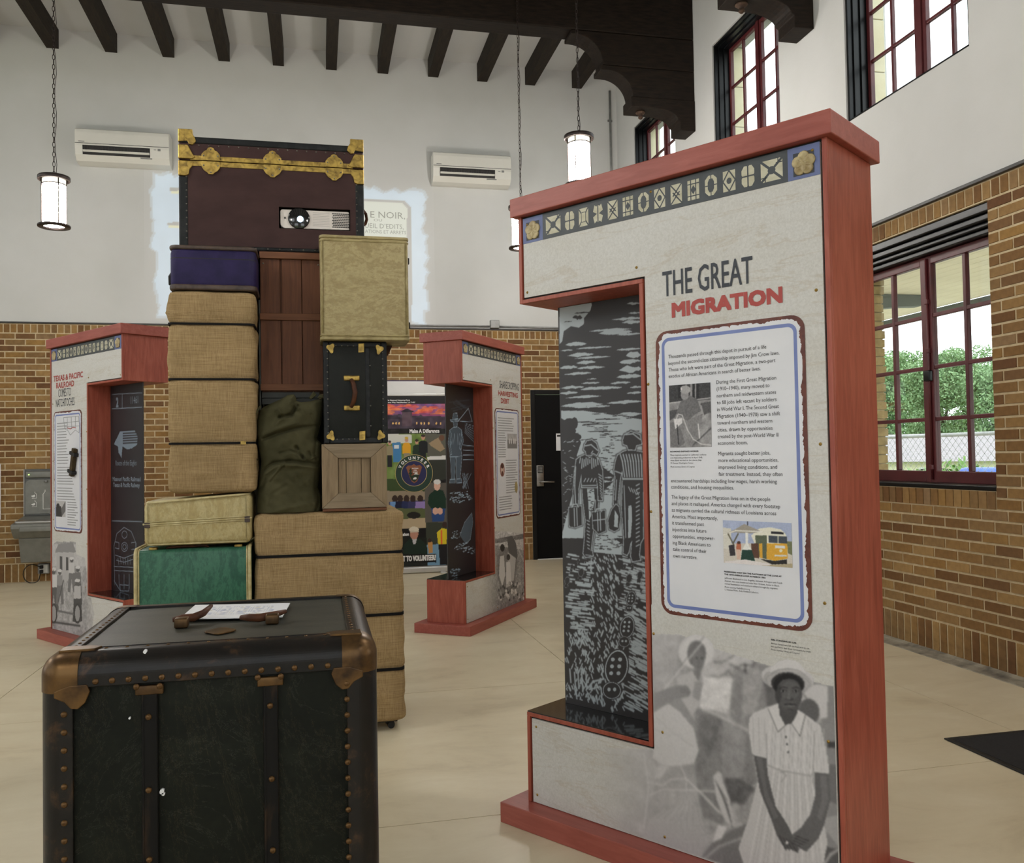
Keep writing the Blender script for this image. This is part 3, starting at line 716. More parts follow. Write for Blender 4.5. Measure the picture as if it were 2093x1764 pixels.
def kiosk(name, pose, label, mir):
    t = thing(name, label, 'exhibit kiosk', (pose[0], pose[1], 0), pose[2], 'red wooden exhibit kiosks')
    X = (lambda u: KW-u) if mir else (lambda u: u)
    def bx(mb, u0, u1, *r): mb.box(min(X(u0), X(u1)), max(X(u0), X(u1)), *r); return mb
    V0 = .012
    bx(MB(), NU, KW, V0, KD, KP, KC).build('upright', MAT['red_v'], t, bevel=.002)
    bx(MB(), 0, NU-.0005, V0, KD, KU, KC).build('upper_arm', MAT['red_v'], t, bevel=.002)
    bx(MB(), 0, NU-.0005, V0, KD, KP, KL).build('lower_arm', MAT['red_v'], t, bevel=.002)
    MB().box(-KOC, KW+KOC, -KOC, KD+KOC, KC, KT).build('cap', MAT['red_h'], t, bevel=.003)
    MB().box(-KOP, KW+KOP, -KOP, KD+KOP, 0, KP).build('plinth', MAT['red_h'], t, bevel=.003)
    # front lip framing the panel
    lw = .014
    for r in ((0, lw, KU, KC), (lw, NU+lw, KU, KU+lw), (NU, NU+lw, KL-lw, KU), (0, NU, KL-lw, KL), (0, lw, KP, KL-lw), (KW-lw, KW, KP, KC)):
        bx(MB(), r[0], r[1], 0, V0-.0002, r[2], r[3]).build('frame_lip', MAT['red_v'], t, bevel=.0015)
    ga = .0065; u0, u1 = lw+ga, KW-lw-ga
    outl = [(u0, KP+.002), (u1, KP+.002), (u1, KC-.008), (u0, KC-.008), (u0, KU+lw+ga), (NU+lw+ga, KU+lw+ga), (NU+lw+ga, KL-lw-ga), (u0, KL-lw-ga)]
    MB().prism([(X(a), b) for a, b in outl], PV, .0115, 'xz').build('front_panel', MAT['parch'], t, label='parchment-coloured printed front panel')
    o2 = [(lw, KP), (KW-lw, KP), (KW-lw, KC-.0005), (lw, KC-.0005), (lw, KU+lw), (NU+lw, KU+lw), (NU+lw, KL-lw), (lw, KL-lw)]
    MB().poly([(X(a), V0-.0003, b) for a, b in o2]).build('shadow_backing', MAT['black'], t)  # black sheet paints the shade in the gap round the panel
    bx(MB(), .002, NU-.001, .002, KD-.002, KL, KL+.004).build('tray', MAT['tray'], t)
    bx(MB(), .045, NU-.001, .16, .167, KL+.0045, KU-.001).build('etched_board', MAT['board'], t)
    # frieze
    fz0, fz1 = 2.034, KC-.008; v = PV-.0012
    fu0, fu1 = u0, u1; bw = .092
    MB().box(fu0+bw, fu1-bw, v, PV, fz0, fz1).build('frieze_band', MAT['slate'], t)
    for a in (fu0, fu1-bw):
        b = MB().box(a, a+bw, v, PV, fz0, fz1).build('frieze_tile', MAT['blue'], t)
        c, zc = a+bw/2, (fz0+fz1)/2-.004
        MB().box(c-.03, c+.03, v-.0006, v, zc-.032, zc+.032).build('tile_ground', MAT['ink_n'], b)
        r = MB()
        for q in range(5):
            w = math.radians(90+72*q); r.lathe([(.0175, .0), (.015, -.004), (.009, -.0025), (.0, -.0012)], (c+.018*math.cos(w), v-.0008, zc+.018*math.sin(w)), 12, axis='y')
        r.lathe([(.0, .0), (.006, 0), (.005, -.003), (0, -.004)], (c, v-.001, zc), 8, axis='y'); r.build('rosette', MAT['gold_pr'], b, smooth=True)
    kinds = 'QPFBXGODXGODPQ'; n = len(kinds); ws = [.066 if q == 'Q' else .04 for q in kinds]; tot = sum(ws); gap = (fu1-fu0-2*bw-tot-.03)/(n-1); a = fu0+bw+.015
    if mir: kinds = kinds[::-1]
    for q, wd in zip(kinds, ws):
        motif(t, q, a, a+wd, fz0+.013, fz1-.016, v); a += wd+gap
    # screws round the panel edge
    sc = MB().lathe([(.0, -.0035), (.0028, -.003), (.0045, -.0012), (.005, 0)], (0, 0, 0), 8, axis='y').mesh('screw', MAT['brass'], True)
    for a, b in ((.035, 1.86), (.5, 1.875), (.535, 1.5), (.535, 1.1), (.535, .72), (.56, .42), (.04, .335), (.04, .1), (.56, .1), (1.085, 1.72), (1.085, 1.3), (1.085, .87), (1.085, .5), (1.09, .1), (.04, 2.1), (1.085, 2.105), (.56, 2.105)):
        inst('screw', sc, t, (X(a), PV, b))
    return t
def motif(t, q, a0, a1, z0, z1, v):
    m = MB(); w, h = a1-a0, z1-z0; cx, cz = (a0+a1)/2, (z0+z1)/2; e1, e2 = v-.0005, v-.0009
    def lt(pts): m.poly([(a0+p*w, e1, z0+r*h) for p, r in pts], 0)
    def dk(x0, y0, x1, y1, tk=.0042):
        p, r = Vector((a0+x0*w, 0, z0+y0*h)), Vector((a0+x1*w, 0, z0+y1*h)); d = (r-p).normalized(); nn = Vector((-d.z, 0, d.x))*tk/2
        m.poly([(p+nn).to_tuple()[:1]+(e2,)+((p+nn).z,), ((r+nn).x, e2, (r+nn).z), ((r-nn).x, e2, (r-nn).z), ((p-nn).x, e2, (p-nn).z)], 1)
    def ring(pts, tk=.0042):
        for i in range(len(pts)): dk(*pts[i], *pts[(i+1) % len(pts)], tk)
    full = [(0, 0), (1, 0), (1, 1), (0, 1)]
    if q == 'Q':
        lt(full)
        for s in ((0, 0, 1, 1), (0, 1, 1, 0)): dk(*s, .007)
        m.poly([(cx+.012*math.cos(math.pi/5*i), e2-.0001, cz+.012*math.sin(math.pi/5*i)) for i in range(10)], 1)
        for x, y in ((.0, .22), (.78, .0), (.78, .78), (0, 1)): pass
        dk(.0, .2, .3, .2, .003); dk(.7, .8, 1, .8, .003); dk(.2, 0, .2, .25, .003); dk(.8, .75, .8, 1, .003)
    elif q == 'P': lt([(.2, 0), (.4, 0), (.5, .08), (.6, 0), (.8, 0), (1, .2), (1, .4), (.92, .5), (1, .6), (1, .8), (.8, 1), (.6, 1), (.5, .92), (.4, 1), (.2, 1), (0, .8), (0, .6), (.08, .5), (0, .4), (0, .2)]); dk(.5, 0, .5, 1); dk(0, .5, 1, .5)
    elif q == 'F': lt(full); dk(0, 0, 1, 1); dk(0, 1, 1, 0); m.poly([(a0+p*w, e2-.0002, z0+r*h) for p, r in ((.3, .25), (.7, .25), (.7, .75), (.3, .75))], 0); ring([(.3, .25), (.7, .25), (.7, .75), (.3, .75)])
    elif q == 'B': lt([(.15, 0), (.35, .1), (.5, 0), (.65, .1), (.85, 0), (1, .35), (.6, .5), (1, .65), (.85, 1), (.65, .9), (.5, 1), (.35, .9), (.15, 1), (0, .65), (.4, .5), (0, .35)]); dk(.5, 0, .5, 1)
    elif q == 'X': lt(full); dk(0, 0, .8, .6); dk(1, 0, .2, .6); dk(0, 1, .8, .4); dk(1, 1, .2, .4)
    elif q == 'G':
        lt(full)
        for s in ((.28, 0, .28, 1), (.72, 0, .72, 1), (0, .2, 1, .2), (0, .8, 1, .8)): dk(*s, .0032)
        m.poly([(cx+a*.009, e2-.0001, cz+b*.014) for a, b in ((1, 0), (0, 1), (-1, 0), (0, -1))], 1)
    elif q == 'O':
        lt([(.3, 0), (.7, 0), (1, .2), (1, .8), (.7, 1), (.3, 1), (0, .8), (0, .2)]); dk(.5, 0, .5, 1, .003); dk(0, .5, 1, .5, .003)
        m.poly([(cx+a*.0105, e2-.0001, cz+b*.02) for a, b in ((.5, -1), (1, -.5), (1, .5), (.5, 1), (-.5, 1), (-1, .5), (-1, -.5), (-.5, -1))], 1)
    elif q == 'D':
        lt(full); ring([(.5, 0), (1, .5), (.5, 1), (0, .5)], .004); m.poly([(cx+.0085*math.cos(math.pi/5*i), e2-.0001, cz+.0095*math.sin(math.pi/5*i)) for i in range(10)], 1)
    m.build('frieze_motif', [MAT['bone'], MAT['slate']], t)

def ragged(x0, x1, y0, y1, r, amp, seed):
    rg = random.Random(seed); P = []
    base = rrect(x0, x1, y0, y1, r, 5); n = len(base); qs = .3
    for i in range(n):
        (ax, ay), (bx_, by) = base[i], base[(i+1) % n]; L = math.hypot(bx_-ax, by-ay); k = max(1, int(L/.003))
        for j in range(k):
            cx, cy = (x0+x1)/2, (y0+y1)/2; x, y = ax+(bx_-ax)*j/k, ay+(by-ay)*j/k; qs = .82*qs+.18*rg.random()*(1 if rg.random() < .5 else .2)*2; q = amp*min(1, qs)**1.6+(rg.random() < .05)*amp*.5*rg.random()
            dx, dy = (cx-x)/(x1-x0)*2, (cy-y)/(y1-y0)*2; mm = max(abs(dx), abs(dy)); 
            P.append((x+(q if abs(dx) > .93*mm else 0)*(1 if dx > 0 else -1), y+(q if abs(dy) > .93*mm else 0)*(1 if dy > 0 else -1)))
    return P
def sign_plate(t, u0, u1, z0, z1, seed):
    b = MB().prism(rrect(u0, u1, z0, z1, .04), PV-.0022, PV-.0002, 'xz').build('text_plate', MAT['rustpr'], t, label='white enamel-look text plate with rusty rim and blue line')
    MB().poly([(a, PV-.0026, z) for a, z in ragged(u0+.0055, u1-.0075, z0+.006, z1-.0055, .034, .009, seed)]).build('plate_face', MAT['enamel'], b)
    o, i = rrect(u0+.022, u1-.022, z0+.022, z1-.022, .026), rrect(u0+.032, u1-.032, z0+.032, z1-.032, .018); n = len(o)
    MB().add([(a, PV-.0029, z) for a, z in o]+[(a, PV-.0029, z) for a, z in i], [(j, (j+1) % n, n+(j+1) % n, n+j) for j in range(n)]).build('blue_line', MAT['bluel'], b)
    return b

def text_block(name, parent, K, rows, cap, mat, v, bold=0, wfix=True):
    """rows: (string, x0, y0, x1, y1) baseline ends in the crop frame of K"""
    mb = MB()
    for s, x0, y0, x1, y1 in rows:
        a, b = K(x0, y0), K(x1, y1); put_text(mb, s, a[0], (a[1]+b[1])/2, (b[0]-a[0]) if wfix else None, cap, bold, v)
    return mb.build(name, mat, parent)

# ---- the large kiosk
KB = mapper(POSE['big'])
big = kiosk('exhibit_kiosk', POSE['big'], 'tall red exhibit kiosk headed THE GREAT MIGRATION in the right foreground', False)
c8 = crop(KB, 1040, 200, 2.683); c3 = crop(KB, 1320, 620, 4.9); c4 = crop(KB, 1320, 980, 4.9); c5 = crop(KB, 1300, 1280, 3.644)
tv = PV-.0012
text_block('title_lettering', big, c8, [('THE GREAT', 845, 1095, 1340, 1012)], .078, MAT['ink_n'], tv, .02)
text_block('title_lettering', big, c8, [('MIGRATION', 895, 1208, 1503, 1122)], .046, MAT['ink_r'], tv, .13)
plate = sign_plate(big, .567, 1.05, .787, 1.66, 3)
sv = PV-.0034
body = [("Thousands passed through this depot in pursuit of a life", 232, 552, 1212, 455), ("beyond the second-class citizenship imposed by Jim Crow laws.", 232, 620, 1345, 513), ("Those who left were part of the Great Migration, a two-part", 235, 685, 1303, 588), ("exodus of African Americans in search of better lives.", 235, 748, 1155, 672)]
colr = [("During the First Great Migration", 713, 808, 1312, 765), ("(1910\u20131940), many moved to", 715, 875, 1245, 840), ("northern and midwestern states", 717, 943, 1310, 908), ("to fill jobs left vacant by soldiers", 718, 1012, 1315, 980), ("in World War I. The Second Great", 720, 1080, 1338, 1050), ("Migration (1940\u20131970) saw a shift", 721, 1148, 1350, 1122), ("toward northern and western", 722, 1215, 1272, 1195), ("cities, drawn by opportunities", 724, 1283, 1275, 1268), ("created by the post-World War II", 726, 1350, 1332, 1336), ("economic boom.", 727, 1417, 1025, 1412)]
col2 = [("Migrants sought better jobs,", 731, 1522, 1252, 1515), ("more educational opportunities,", 732, 1590, 1333, 1586), ("improved living conditions, and", 734, 1658, 1320, 1656), ("fair treatment. Instead, they often", 736, 1726, 1375, 1730)]
low = [("encountered hardships including low wages, harsh working", 259, 30, 1318, 38), ("conditions, and housing inequalities.", 260, 92, 888, 100)]
low2 = [("The legacy of the Great Migration lives on in the people", 262, 192, 1253, 215), ("and places it reshaped. America changed with every footstep", 264, 258, 1352, 287), ("as migrants carried the cultural richness of Louisiana across", 266, 322, 1312, 357), ("America. Most importantly,", 268, 387, 725, 405), ("it transformed past", 270, 452, 588, 465), ("injustices into future", 273, 517, 613, 532), ("opportunities, empower-", 275, 585, 695, 605), ("ing Black Americans to", 276, 650, 655, 672), ("take control of their", 278, 715, 613, 735), ("own narrative.", 280, 780, 522, 797)]
for rows, kk in ((body, c3), (colr, c3), (col2, c3), (low, c4), (low2, c4)):
    text_block('paragraph_lettering', plate, kk, rows, .0108, MAT['ink'], sv)
text_block('caption_lettering', plate, c3, [("RICHMOND SHIPYARD WORKER", 250, 1492, 535, 1488)], .0042, MAT['ink'], sv, .1)
text_block('caption_lettering', plate, c3, [("Many migrants worked in California's defense", 252, 1528, 612, 1522), ("and shipbuilding industries. In April 1943,", 252, 1555, 575, 1550), ("Anna Bland worked on the Liberty Ship", 253, 1581, 563, 1577), ("SS George Washington Carver.", 254, 1608, 485, 1605), ("Photo courtesy Library of Congress", 255, 1645, 495, 1642)], .0045, MAT['ink'], sv)
text_block('caption_lettering', plate, c4, [("PASSENGERS WAIT ON THE PLATFORM OF THE J LINE AT", 790, 930, 1365, 977), ("THE 10TH AVENUE LOOP IN MARCH 1956", 792, 955, 1205, 992)], .0044, MAT['ink'], sv, .1)
text_block('caption_lettering', plate, c4, [("Jefferson Boulevard in Los Angeles, between Arlington and Tenth", 795, 993, 1373, 1045), ("Avenue, was once known as Little New Orleans, home to Black-", 795, 1022, 1345, 1072), ("owned businesses and southern culture brought by migrants.", 796, 1050, 1330, 1100), ("Photo courtesy PacificElectric.org", 797, 1083, 1047, 1107), ("L. Swanson Photo, Andy Goddard Collection.", 798, 1108, 1137, 1142)], .0046, MAT['ink'], sv)
text_block('caption_lettering', big, c4, [("GIRL STANDING BY CAR", 1255, 1612, 1512, 1645)], .0044, MAT['ink'], tv, .1)
text_block('caption_lettering', big, c4, [("African Americans left on foot and by car,", 1255, 1648, 1645, 1702), ("bus and ferry, but most commonly by train.", 1255, 1678, 1657, 1735), ("Photo courtesy Library of Congress", 1257, 1708, 1542, 1752)], .0046, MAT['ink'], tv)
# ------------------------------------------------------------------ printed pictures of the large kiosk
def g(x): return (x, x*.985, x*.975+2)
# girl by the car, fading into the parchment
cv = Canvas(.021, 1.1035, KP+.004, .81, .0025, g(206), 0, c5)
fd = lambda pts, col, a=1.: cv.poly(pts, col, a, 1 if a == 1 else None)
reg = [(112, 55), (330, 62), (520, 148), (740, 215), (1010, 298), (1310, 412), (1478, 448), (1515, 1800), (1000, 2200), (-900, 2000), (-900, 870), (128, 918)]
cv.poly(reg, g(176), 1, alpha=1)
PX = np.array([cv.tf(0, 900)[0], cv.tf(480, 900)[0], cv.tf(-420, 1000)[0]])
cv.noise(34, 24); cv.noise(16, 90)
fd([(440, 600), (830, 770), (910, 1150), (720, 1320), (640, 1480), (500, 1420), (430, 1080)], g(138))
fd([(470, 650), (640, 690), (560, 960), (450, 1090)], g(118), .7); fd([(640, 700), (830, 780), (800, 1120), (650, 1240)], g(168), .7)
fd([(660, 1130), (760, 1130), (890, 1210), (800, 1330), (690, 1300)], g(96), .8)
fd([(740, 215), (1010, 298), (1060, 420), (1040, 600), (860, 640), (850, 760), (700, 680), (720, 380)], g(150)); fd([(800, 300), (960, 340), (900, 620), (790, 700)], g(186), .7)
fd([(940, 330), (1040, 420), (1060, 580), (980, 600)], g(92), .7)
fd([(508, 378), (722, 380), (695, 625), (480, 596)], g(226)); cv.line([(505, 375), (480, 600), (690, 640)], .006, g(240)); cv.line([(495, 610), (830, 775)], .008, g(214))
fd([(470, 372), (560, 175), (700, 205), (735, 220), (690, 285), (650, 372), (560, 365)], g(202)); fd([(690, 280), (740, 215), (885, 262), (860, 300), (820, 330), (760, 300)], g(206))
cv.line([(580, 265), (640, 270), (735, 215)], .004, g(80)); cv.line([(815, 280), (818, 350), (808, 320)], .005, g(50)); cv.line([(700, 285), (760, 308), (780, 290), (870, 290), (882, 265)], .004, g(60)); cv.line([(560, 370), (620, 378), (690, 330), (720, 380)], .005, g(110))
fd([(128, 640), (112, 60), (330, 62), (300, 300), (130, 470)], g(186), .6)
cv.blur(2); cv.noise(26, 40); cv.noise(20, 130)
cv.ell(450, 190, 134, 128, g(214), alpha=1); cv.ell(450, 195, 120, 112, g(222), 0, .8); cv.ell(452, 205, 70, 100, g(112)); cv.ell(465, 250, 46, 82, g(126))
for ex in (452, 492): cv.ell(ex, 238, 10, 5, g(60))
cv.line([(458, 305), (478, 308)], .003, g(80)); cv.line([(474, 250), (472, 278)], .003, g(95))
fd([(430, 330), (490, 322), (470, 400), (420, 390)], g(128)); fd([(308, 380), (420, 335), (470, 420), (500, 400), (480, 580), (430, 650), (390, 620), (320, 520)], g(196)); fd([(440, 410), (500, 420), (470, 560), (420, 520)], g(140), .7)
cv.line([(530, 80), (355, 290), (190, 495)], .005, g(228)); cv.line([(505, 80), (330, 300)], .003, g(120))
fd([(128, 500), (300, 440), (380, 440), (412, 490), (395, 525), (300, 545), (128, 648)], g(136)); cv.line([(330, 470), (400, 470)], .003, g(100)); cv.line([(330, 490), (405, 495)], .003, g(100))
fd([(240, 580), (330, 530), (430, 690), (460, 780), (400, 740)], g(150)); 
fd([(126, 645), (240, 575), (330, 640), (430, 760), (468, 930), (430, 1025), (340, 1042), (215, 1042), (128, 985)], g(212)); cv.line([(150, 680), (270, 790), (430, 900)], .003, g(180)); cv.line([(130, 760), (260, 820)], .003, g(190))
fd([(170, 1040), (240, 1050), (190, 1130), (140, 1130)], g(206)); fd([(250, 1045), (450, 1020), (440, 1180), (330, 1250), (240, 1200)], g(160), .6)
fd([(100, 1440), (210, 1370), (340, 1330), (450, 1350), (505, 1470), (515, 1640), (480, 1760), (200, 1690), (40, 1610)], g(182)); fd([(330, 1225), (420, 1215), (425, 1330), (380, 1380), (270, 1400)], g(192))
for q in range(7): cv.line([(345+12*q, 1225), (300+25*q, 1320), (150+55*q, 1430+8*q)], .0026, g(150))
for q in range(9): cv.line([(120, 1480+32*q), (510, 1490+32*q)], .0016, g(166)); cv.line([(130+42*q, 1440), (130+42*q, 1720)], .0016, g(168))
for pts in ([(60, 940), (95, 1200), (60, 1500)], [(80, 1160), (200, 1185), (260, 1140), (375, 1135), (620, 1390)], [(100, 1260), (200, 1215), (400, 1222), (610, 1232)], [(325, 1020), (375, 1135), (375, 1220)], [(375, 1135), (500, 1250), (640, 1400)]): cv.line(pts, .0045, g(222))
fd([(575, 1120), (610, 1080), (640, 1100), (650, 1170), (700, 1290), (725, 1500), (660, 1440), (600, 1290)], g(206)); 
for q in range(6): cv.line([(590+14*q, 1150+30*q), (680+8*q, 1300+40*q)], .003, g(80))
fd([(480, 1730), (560, 1620), (700, 1520), (830, 1470), (770, 1640), (800, 1800), (480, 1800)], g(128)); fd([(610, 1480), (680, 1490), (640, 1580), (570, 1610)], g(220)); cv.line([(500, 1740), (620, 1640), (810, 1570)], .006, g(190))
cv.blur(1); cv.noise(12, 160)
# right side of the car
fd([(1235, 500), (1300, 412), (1478, 448), (1515, 1800), (1400, 1800), (1440, 1100), (1380, 700)], g(146)); fd([(1250, 500), (1310, 430), (1430, 445), (1425, 680), (1370, 692), (1340, 600)], g(206)); cv.ell(1285, 640, 82, 100, g(104)); fd([(1360, 720), (1480, 740), (1485, 850), (1400, 840)], g(150)); fd([(1425, 860), (1490, 860), (1492, 905), (1425, 905)], g(70)); fd([(1430, 1030), (1495, 1030), (1500, 1330), (1440, 1300)], g(120)); fd([(1400, 1420), (1505, 1410), (1505, 1640), (1400, 1500)], g(172)); fd([(1420, 1640), (1508, 1660), (1510, 1800), (1380, 1800)], g(96)); cv.line([(1390, 1790), (1450, 1700), (1505, 1665)], .008, g(190))
cv.blur(1)
# the girl
sk = lambda x: g(x)
fd([(975, 1030), (1290, 1105), (1345, 1250), (1400, 1480), (1428, 1610), (1390, 1800), (815, 1800), (765, 1655), (835, 1440), (905, 1160)], g(206))
fd([(985, 600), (1060, 575), (1115, 730), (1205, 620), (1262, 655), (1340, 715), (1375, 740), (1425, 960), (1442, 1098), (1322, 1082), (1290, 1112), (975, 1050), (968, 982), (868, 955), (838, 760), (848, 680), (880, 645)], g(212))
for q in range(15): cv.line([(1000+22*q, 700), (985+22*q, 1060)], .0022, g(180 if q % 3 else 232))
for q in range(22): cv.line([(985+15*q, 1070), (840+27*q, 1790)], .0026, g(184 if q % 3 else 230))
for q in range(5): cv.line([(870+22*q, 680), (880+20*q, 950)], .0018, g(188)); cv.line([(1345+18*q, 760), (1345+18*q, 1080)], .0018, g(188))
cv.line([(970, 800), (975, 1040)], .003, g(150)); cv.line([(1330, 780), (1320, 1080)], .003, g(150)); cv.line([(980, 1035), (1080, 1075), (1290, 1112)], .006, g(176)); cv.line([(1060, 1060), (1120, 1110), (1080, 1160)], .004, g(170)); cv.line([(1075, 1090), (1130, 1080)], .004, g(170))
fd([(985, 615), (1055, 575), (1065, 640), (1110, 735), (1060, 788)], g(220)); fd([(1205, 620), (1262, 660), (1225, 815), (1160, 725)], g(220)); cv.line([(985, 615), (1058, 788), (1112, 738)], .003, g(110)); cv.line([(1262, 660), (1222, 818), (1160, 727)], .003, g(110))
for q in ((1117, 825), (1125, 880), (1132, 938)): cv.ell(q[0], q[1], 8, 8, g(70))
fd([(1062, 580), (1205, 600), (1205, 640), (1160, 725), (1112, 735), (1070, 660)], sk(86))
cv.ell(1130, 390, 200, 98, g(176), 8, alpha=1); cv.ell(1130, 380, 196, 88, g(204), 8)
for q in range(5): cv.ell(1130, 402+q*4, 190-8*q, 86-5*q, g(150 if q % 2 else 196), 8, .55)
cv.ell(1132, 428, 126, 84, g(62), 6); cv.ell(1134, 440, 108, 84, g(38), 6)
cv.ell(1140, 510, 97, 128, sk(92)); cv.ell(1150, 480, 70, 70, sk(112), 0, .6); cv.ell(1132, 560, 60, 60, sk(104), 0, .5); cv.ell(1060, 500, 26, 70, sk(70), 0, .7)
fd([(1028, 470), (1036, 410), (1080, 372), (1140, 362), (1205, 380), (1240, 420), (1246, 480), (1222, 428), (1180, 398), (1140, 390), (1085, 402), (1056, 430), (1046, 490)], g(40))
fd([(992, 362), (1008, 305), (1055, 262), (1130, 243), (1205, 264), (1250, 312), (1270, 372), (1210, 340), (1135, 325), (1060, 334)], g(216)); cv.line([(1000, 352), (1060, 326), (1135, 316), (1210, 330), (1262, 362)], .004, g(150))
for ex in (1098, 1190): cv.ell(ex, 482, 26, 11, sk(60)); cv.ell(ex, 483, 18, 7, g(150)); cv.ell(ex, 483, 8, 8, g(20))
cv.line([(1066, 462), (1100, 452), (1128, 462)], .0035, g(48)); cv.line([(1165, 462), (1195, 454), (1222, 466)], .0035, g(48)); cv.line([(1146, 480), (1132, 530)], .003, sk(128)); cv.ell(1145, 542, 30, 12, sk(72)); cv.ell(1140, 536, 18, 8, sk(116))
cv.ell(1150, 584, 42, 9, sk(66)); cv.ell(1150, 592, 36, 9, sk(118)); cv.line([(1108, 583), (1192, 585)], .003, g(40)); cv.ell(1150, 622, 24, 8, sk(78))
fd([(878, 962), (970, 985), (985, 1120), (1040, 1340), (1130, 1480), (1215, 1660), (1205, 1690), (1160, 1660), (1110, 1660), (1050, 1560), (1005, 1430), (925, 1230)], sk(100))
fd([(900, 975), (940, 985), (980, 1240), (1060, 1420), (1030, 1440), (960, 1270)], sk(126), .6)
fd([(1332, 1088), (1440, 1100), (1448, 1290), (1405, 1470), (1360, 1580), (1270, 1680), (1195, 1640), (1155, 1560), (1230, 1500), (1300, 1400), (1338, 1250)], sk(108)); fd([(1370, 1110), (1420, 1110), (1430, 1290), (1380, 1450), (1350, 1420), (1385, 1290)], sk(134), .6)
for q in range(4): cv.line([(1290-22*q, 1600+14*q), (1190-8*q, 1560+18*q)], .003, sk(60)); cv.line([(1070+26*q, 1560+12*q), (1120+24*q, 1670)], .003, sk(62))
cv.ell(1125, 1612, 10, 12, g(235))
cv.blur(1); cv.noise(9, 200)
# fade to the left and along the torn top edge
U_ = cv.U; fl = np.clip((U_-.27)/.26, 0, 1); cv.a *= fl*fl*(3-2*fl)
cv.a *= np.clip((cv.Z-KP)/.01, 0, 1)
ql = np.clip((U_-.5)/.28, 0, 1)[..., None]; cv.c = cv.c*(.62+.38*ql)+np.array(g(208))*(.38-.38*ql)
i_n = (cv.u[:-1][None] < NU+.0185) & (cv.z[:-1][:, None] > KL-.0215) | np.zeros((cv.nz-1, cv.nx-1), bool)
cv.keepf = ~i_n
cv.build('photo_print', big, PV-.0006, MAT['photo_fade'])['label'] = 'printed monochrome photograph of a girl in a straw hat beside a car'

# welder photograph on the plate
a, b = c3(237, 825), c3(667, 1438)
cv = Canvas(a[0], b[0], b[1], a[1], .001, g(150), 1, c3); cv.noise(50, 14)
cv.poly([(230, 780), (670, 780), (670, 960), (230, 1000)], g(62)); 
for q in range(9): x = 300+random.random()*340; cv.poly([(x, 800), (x+20, 800), (x+22, 950), (x, 955)], g(random.choice((40, 110, 150))))
cv.line([(235, 1000), (670, 945)], .004, g(210)); cv.poly([(235, 1080), (330, 1060), (300, 1140), (240, 1180)], g(80)); cv.line([(560, 1010), (670, 1100)], .006, g(60)); cv.line([(480, 1420), (670, 1240)], .006, g(90))
cv.poly([(560, 1000), (670, 980), (670, 1080), (590, 1120)], g(90)); cv.poly([(250, 1200), (330, 1180), (400, 1400), (340, 1440), (250, 1440)], g(120))
cv.poly([(350, 990), (440, 920), (520, 960), (560, 1080), (500, 1110), (430, 1180), (310, 1110)], g(112)); cv.ell(395, 915, 40, 55, g(150)); cv.ell(400, 865, 55, 42, g(170)); cv.ell(345, 862, 12, 20, g(30)); cv.ell(362, 858, 8, 14, g(230))
cv.poly([(430, 1170), (580, 1100), (560, 1200), (520, 1350), (440, 1330), (430, 1250)], g(132)); cv.poly([(285, 1160), (370, 1150), (370, 1200), (300, 1260)], g(224)); cv.line([(300, 1190), (330, 1110), (370, 1120), (420, 1260), (480, 1360), (560, 1410), (660, 1420)], .003, g(235)); cv.line([(320, 1220), (335, 1410)], .004, g(40)); cv.line([(530, 1210), (545, 1350)], .005, g(230))
cv.blur(2); cv.noise(24, 60); cv.build('photo_print', plate, sv, MAT['photo'])['label'] = 'small monochrome photograph of a seated shipyard worker'
# bus photograph on the plate
a, b = c4(777, 408), c4(1475, 885)
cv = Canvas(a[0], b[0], b[1], a[1], .0011, (176, 186, 214), 1, c4); cv.noise(14, 10)
cv.poly([(770, 640), (1500, 640), (1500, 940), (770, 900)], (214, 206, 194)); cv.poly([(770, 480), (860, 490), (860, 700), (770, 690)], (222, 218, 206)); cv.poly([(1000, 870), (1500, 840), (1500, 950), (1000, 900)], (186, 172, 140))
cv.poly([(1060, 560), (1140, 490), (1250, 478), (1360, 500), (1400, 540), (1425, 590), (1425, 700), (1130, 720)], (236, 232, 214)); cv.poly([(1100, 560), (1215, 560), (1220, 800), (1120, 770)], (96, 104, 84)); cv.poly([(1215, 640), (1425, 640), (1425, 790), (1300, 815), (1215, 795)], (226, 172, 62)); cv.poly([(1140, 640), (1170, 640), (1175, 790), (1145, 780)], (226, 172, 62)); cv.poly([(1236, 560), (1420, 570), (1420, 640), (1236, 632)], (70, 78, 88)); cv.line([(1330, 565), (1330, 640)], .004, (230, 226, 200)); cv.poly([(1260, 520), (1385, 528), (1385, 550), (1260, 542)], (40, 40, 44)); cv.poly([(1300, 660), (1400, 664), (1400, 690), (1300, 688)], (226, 226, 224)); cv.ell(1358, 712, 16, 16, (236, 230, 206)); cv.poly([(1296, 752), (1418, 756), (1418, 772), (1296, 770)], (216, 214, 208)); cv.poly([(1150, 795), (1300, 815), (1420, 800), (1420, 845), (1270, 850)], (44, 42, 40))
cv.poly([(1060, 640), (1130, 640), (1140, 790), (1070, 780)], (96, 66, 52)); cv.poly([(775, 550), (900, 500), (990, 445), (1165, 520), (1060, 540), (900, 530)], (166, 158, 146)); cv.line([(780, 555), (905, 512), (1165, 522)], .005, (240, 236, 226)); cv.line([(1025, 405), (1025, 455)], .004, (50, 50, 60)); cv.poly([(1000, 530), (1030, 530), (1030, 640), (1066, 705), (970, 705), (1005, 640)], (240, 238, 232)); cv.poly([(970, 705), (1066, 705), (1100, 815), (955, 820)], (34, 66, 56)); cv.line([(830, 545), (890, 660)], .005, (90, 84, 60)); cv.line([(930, 545), (880, 640)], .005, (90, 84, 60))
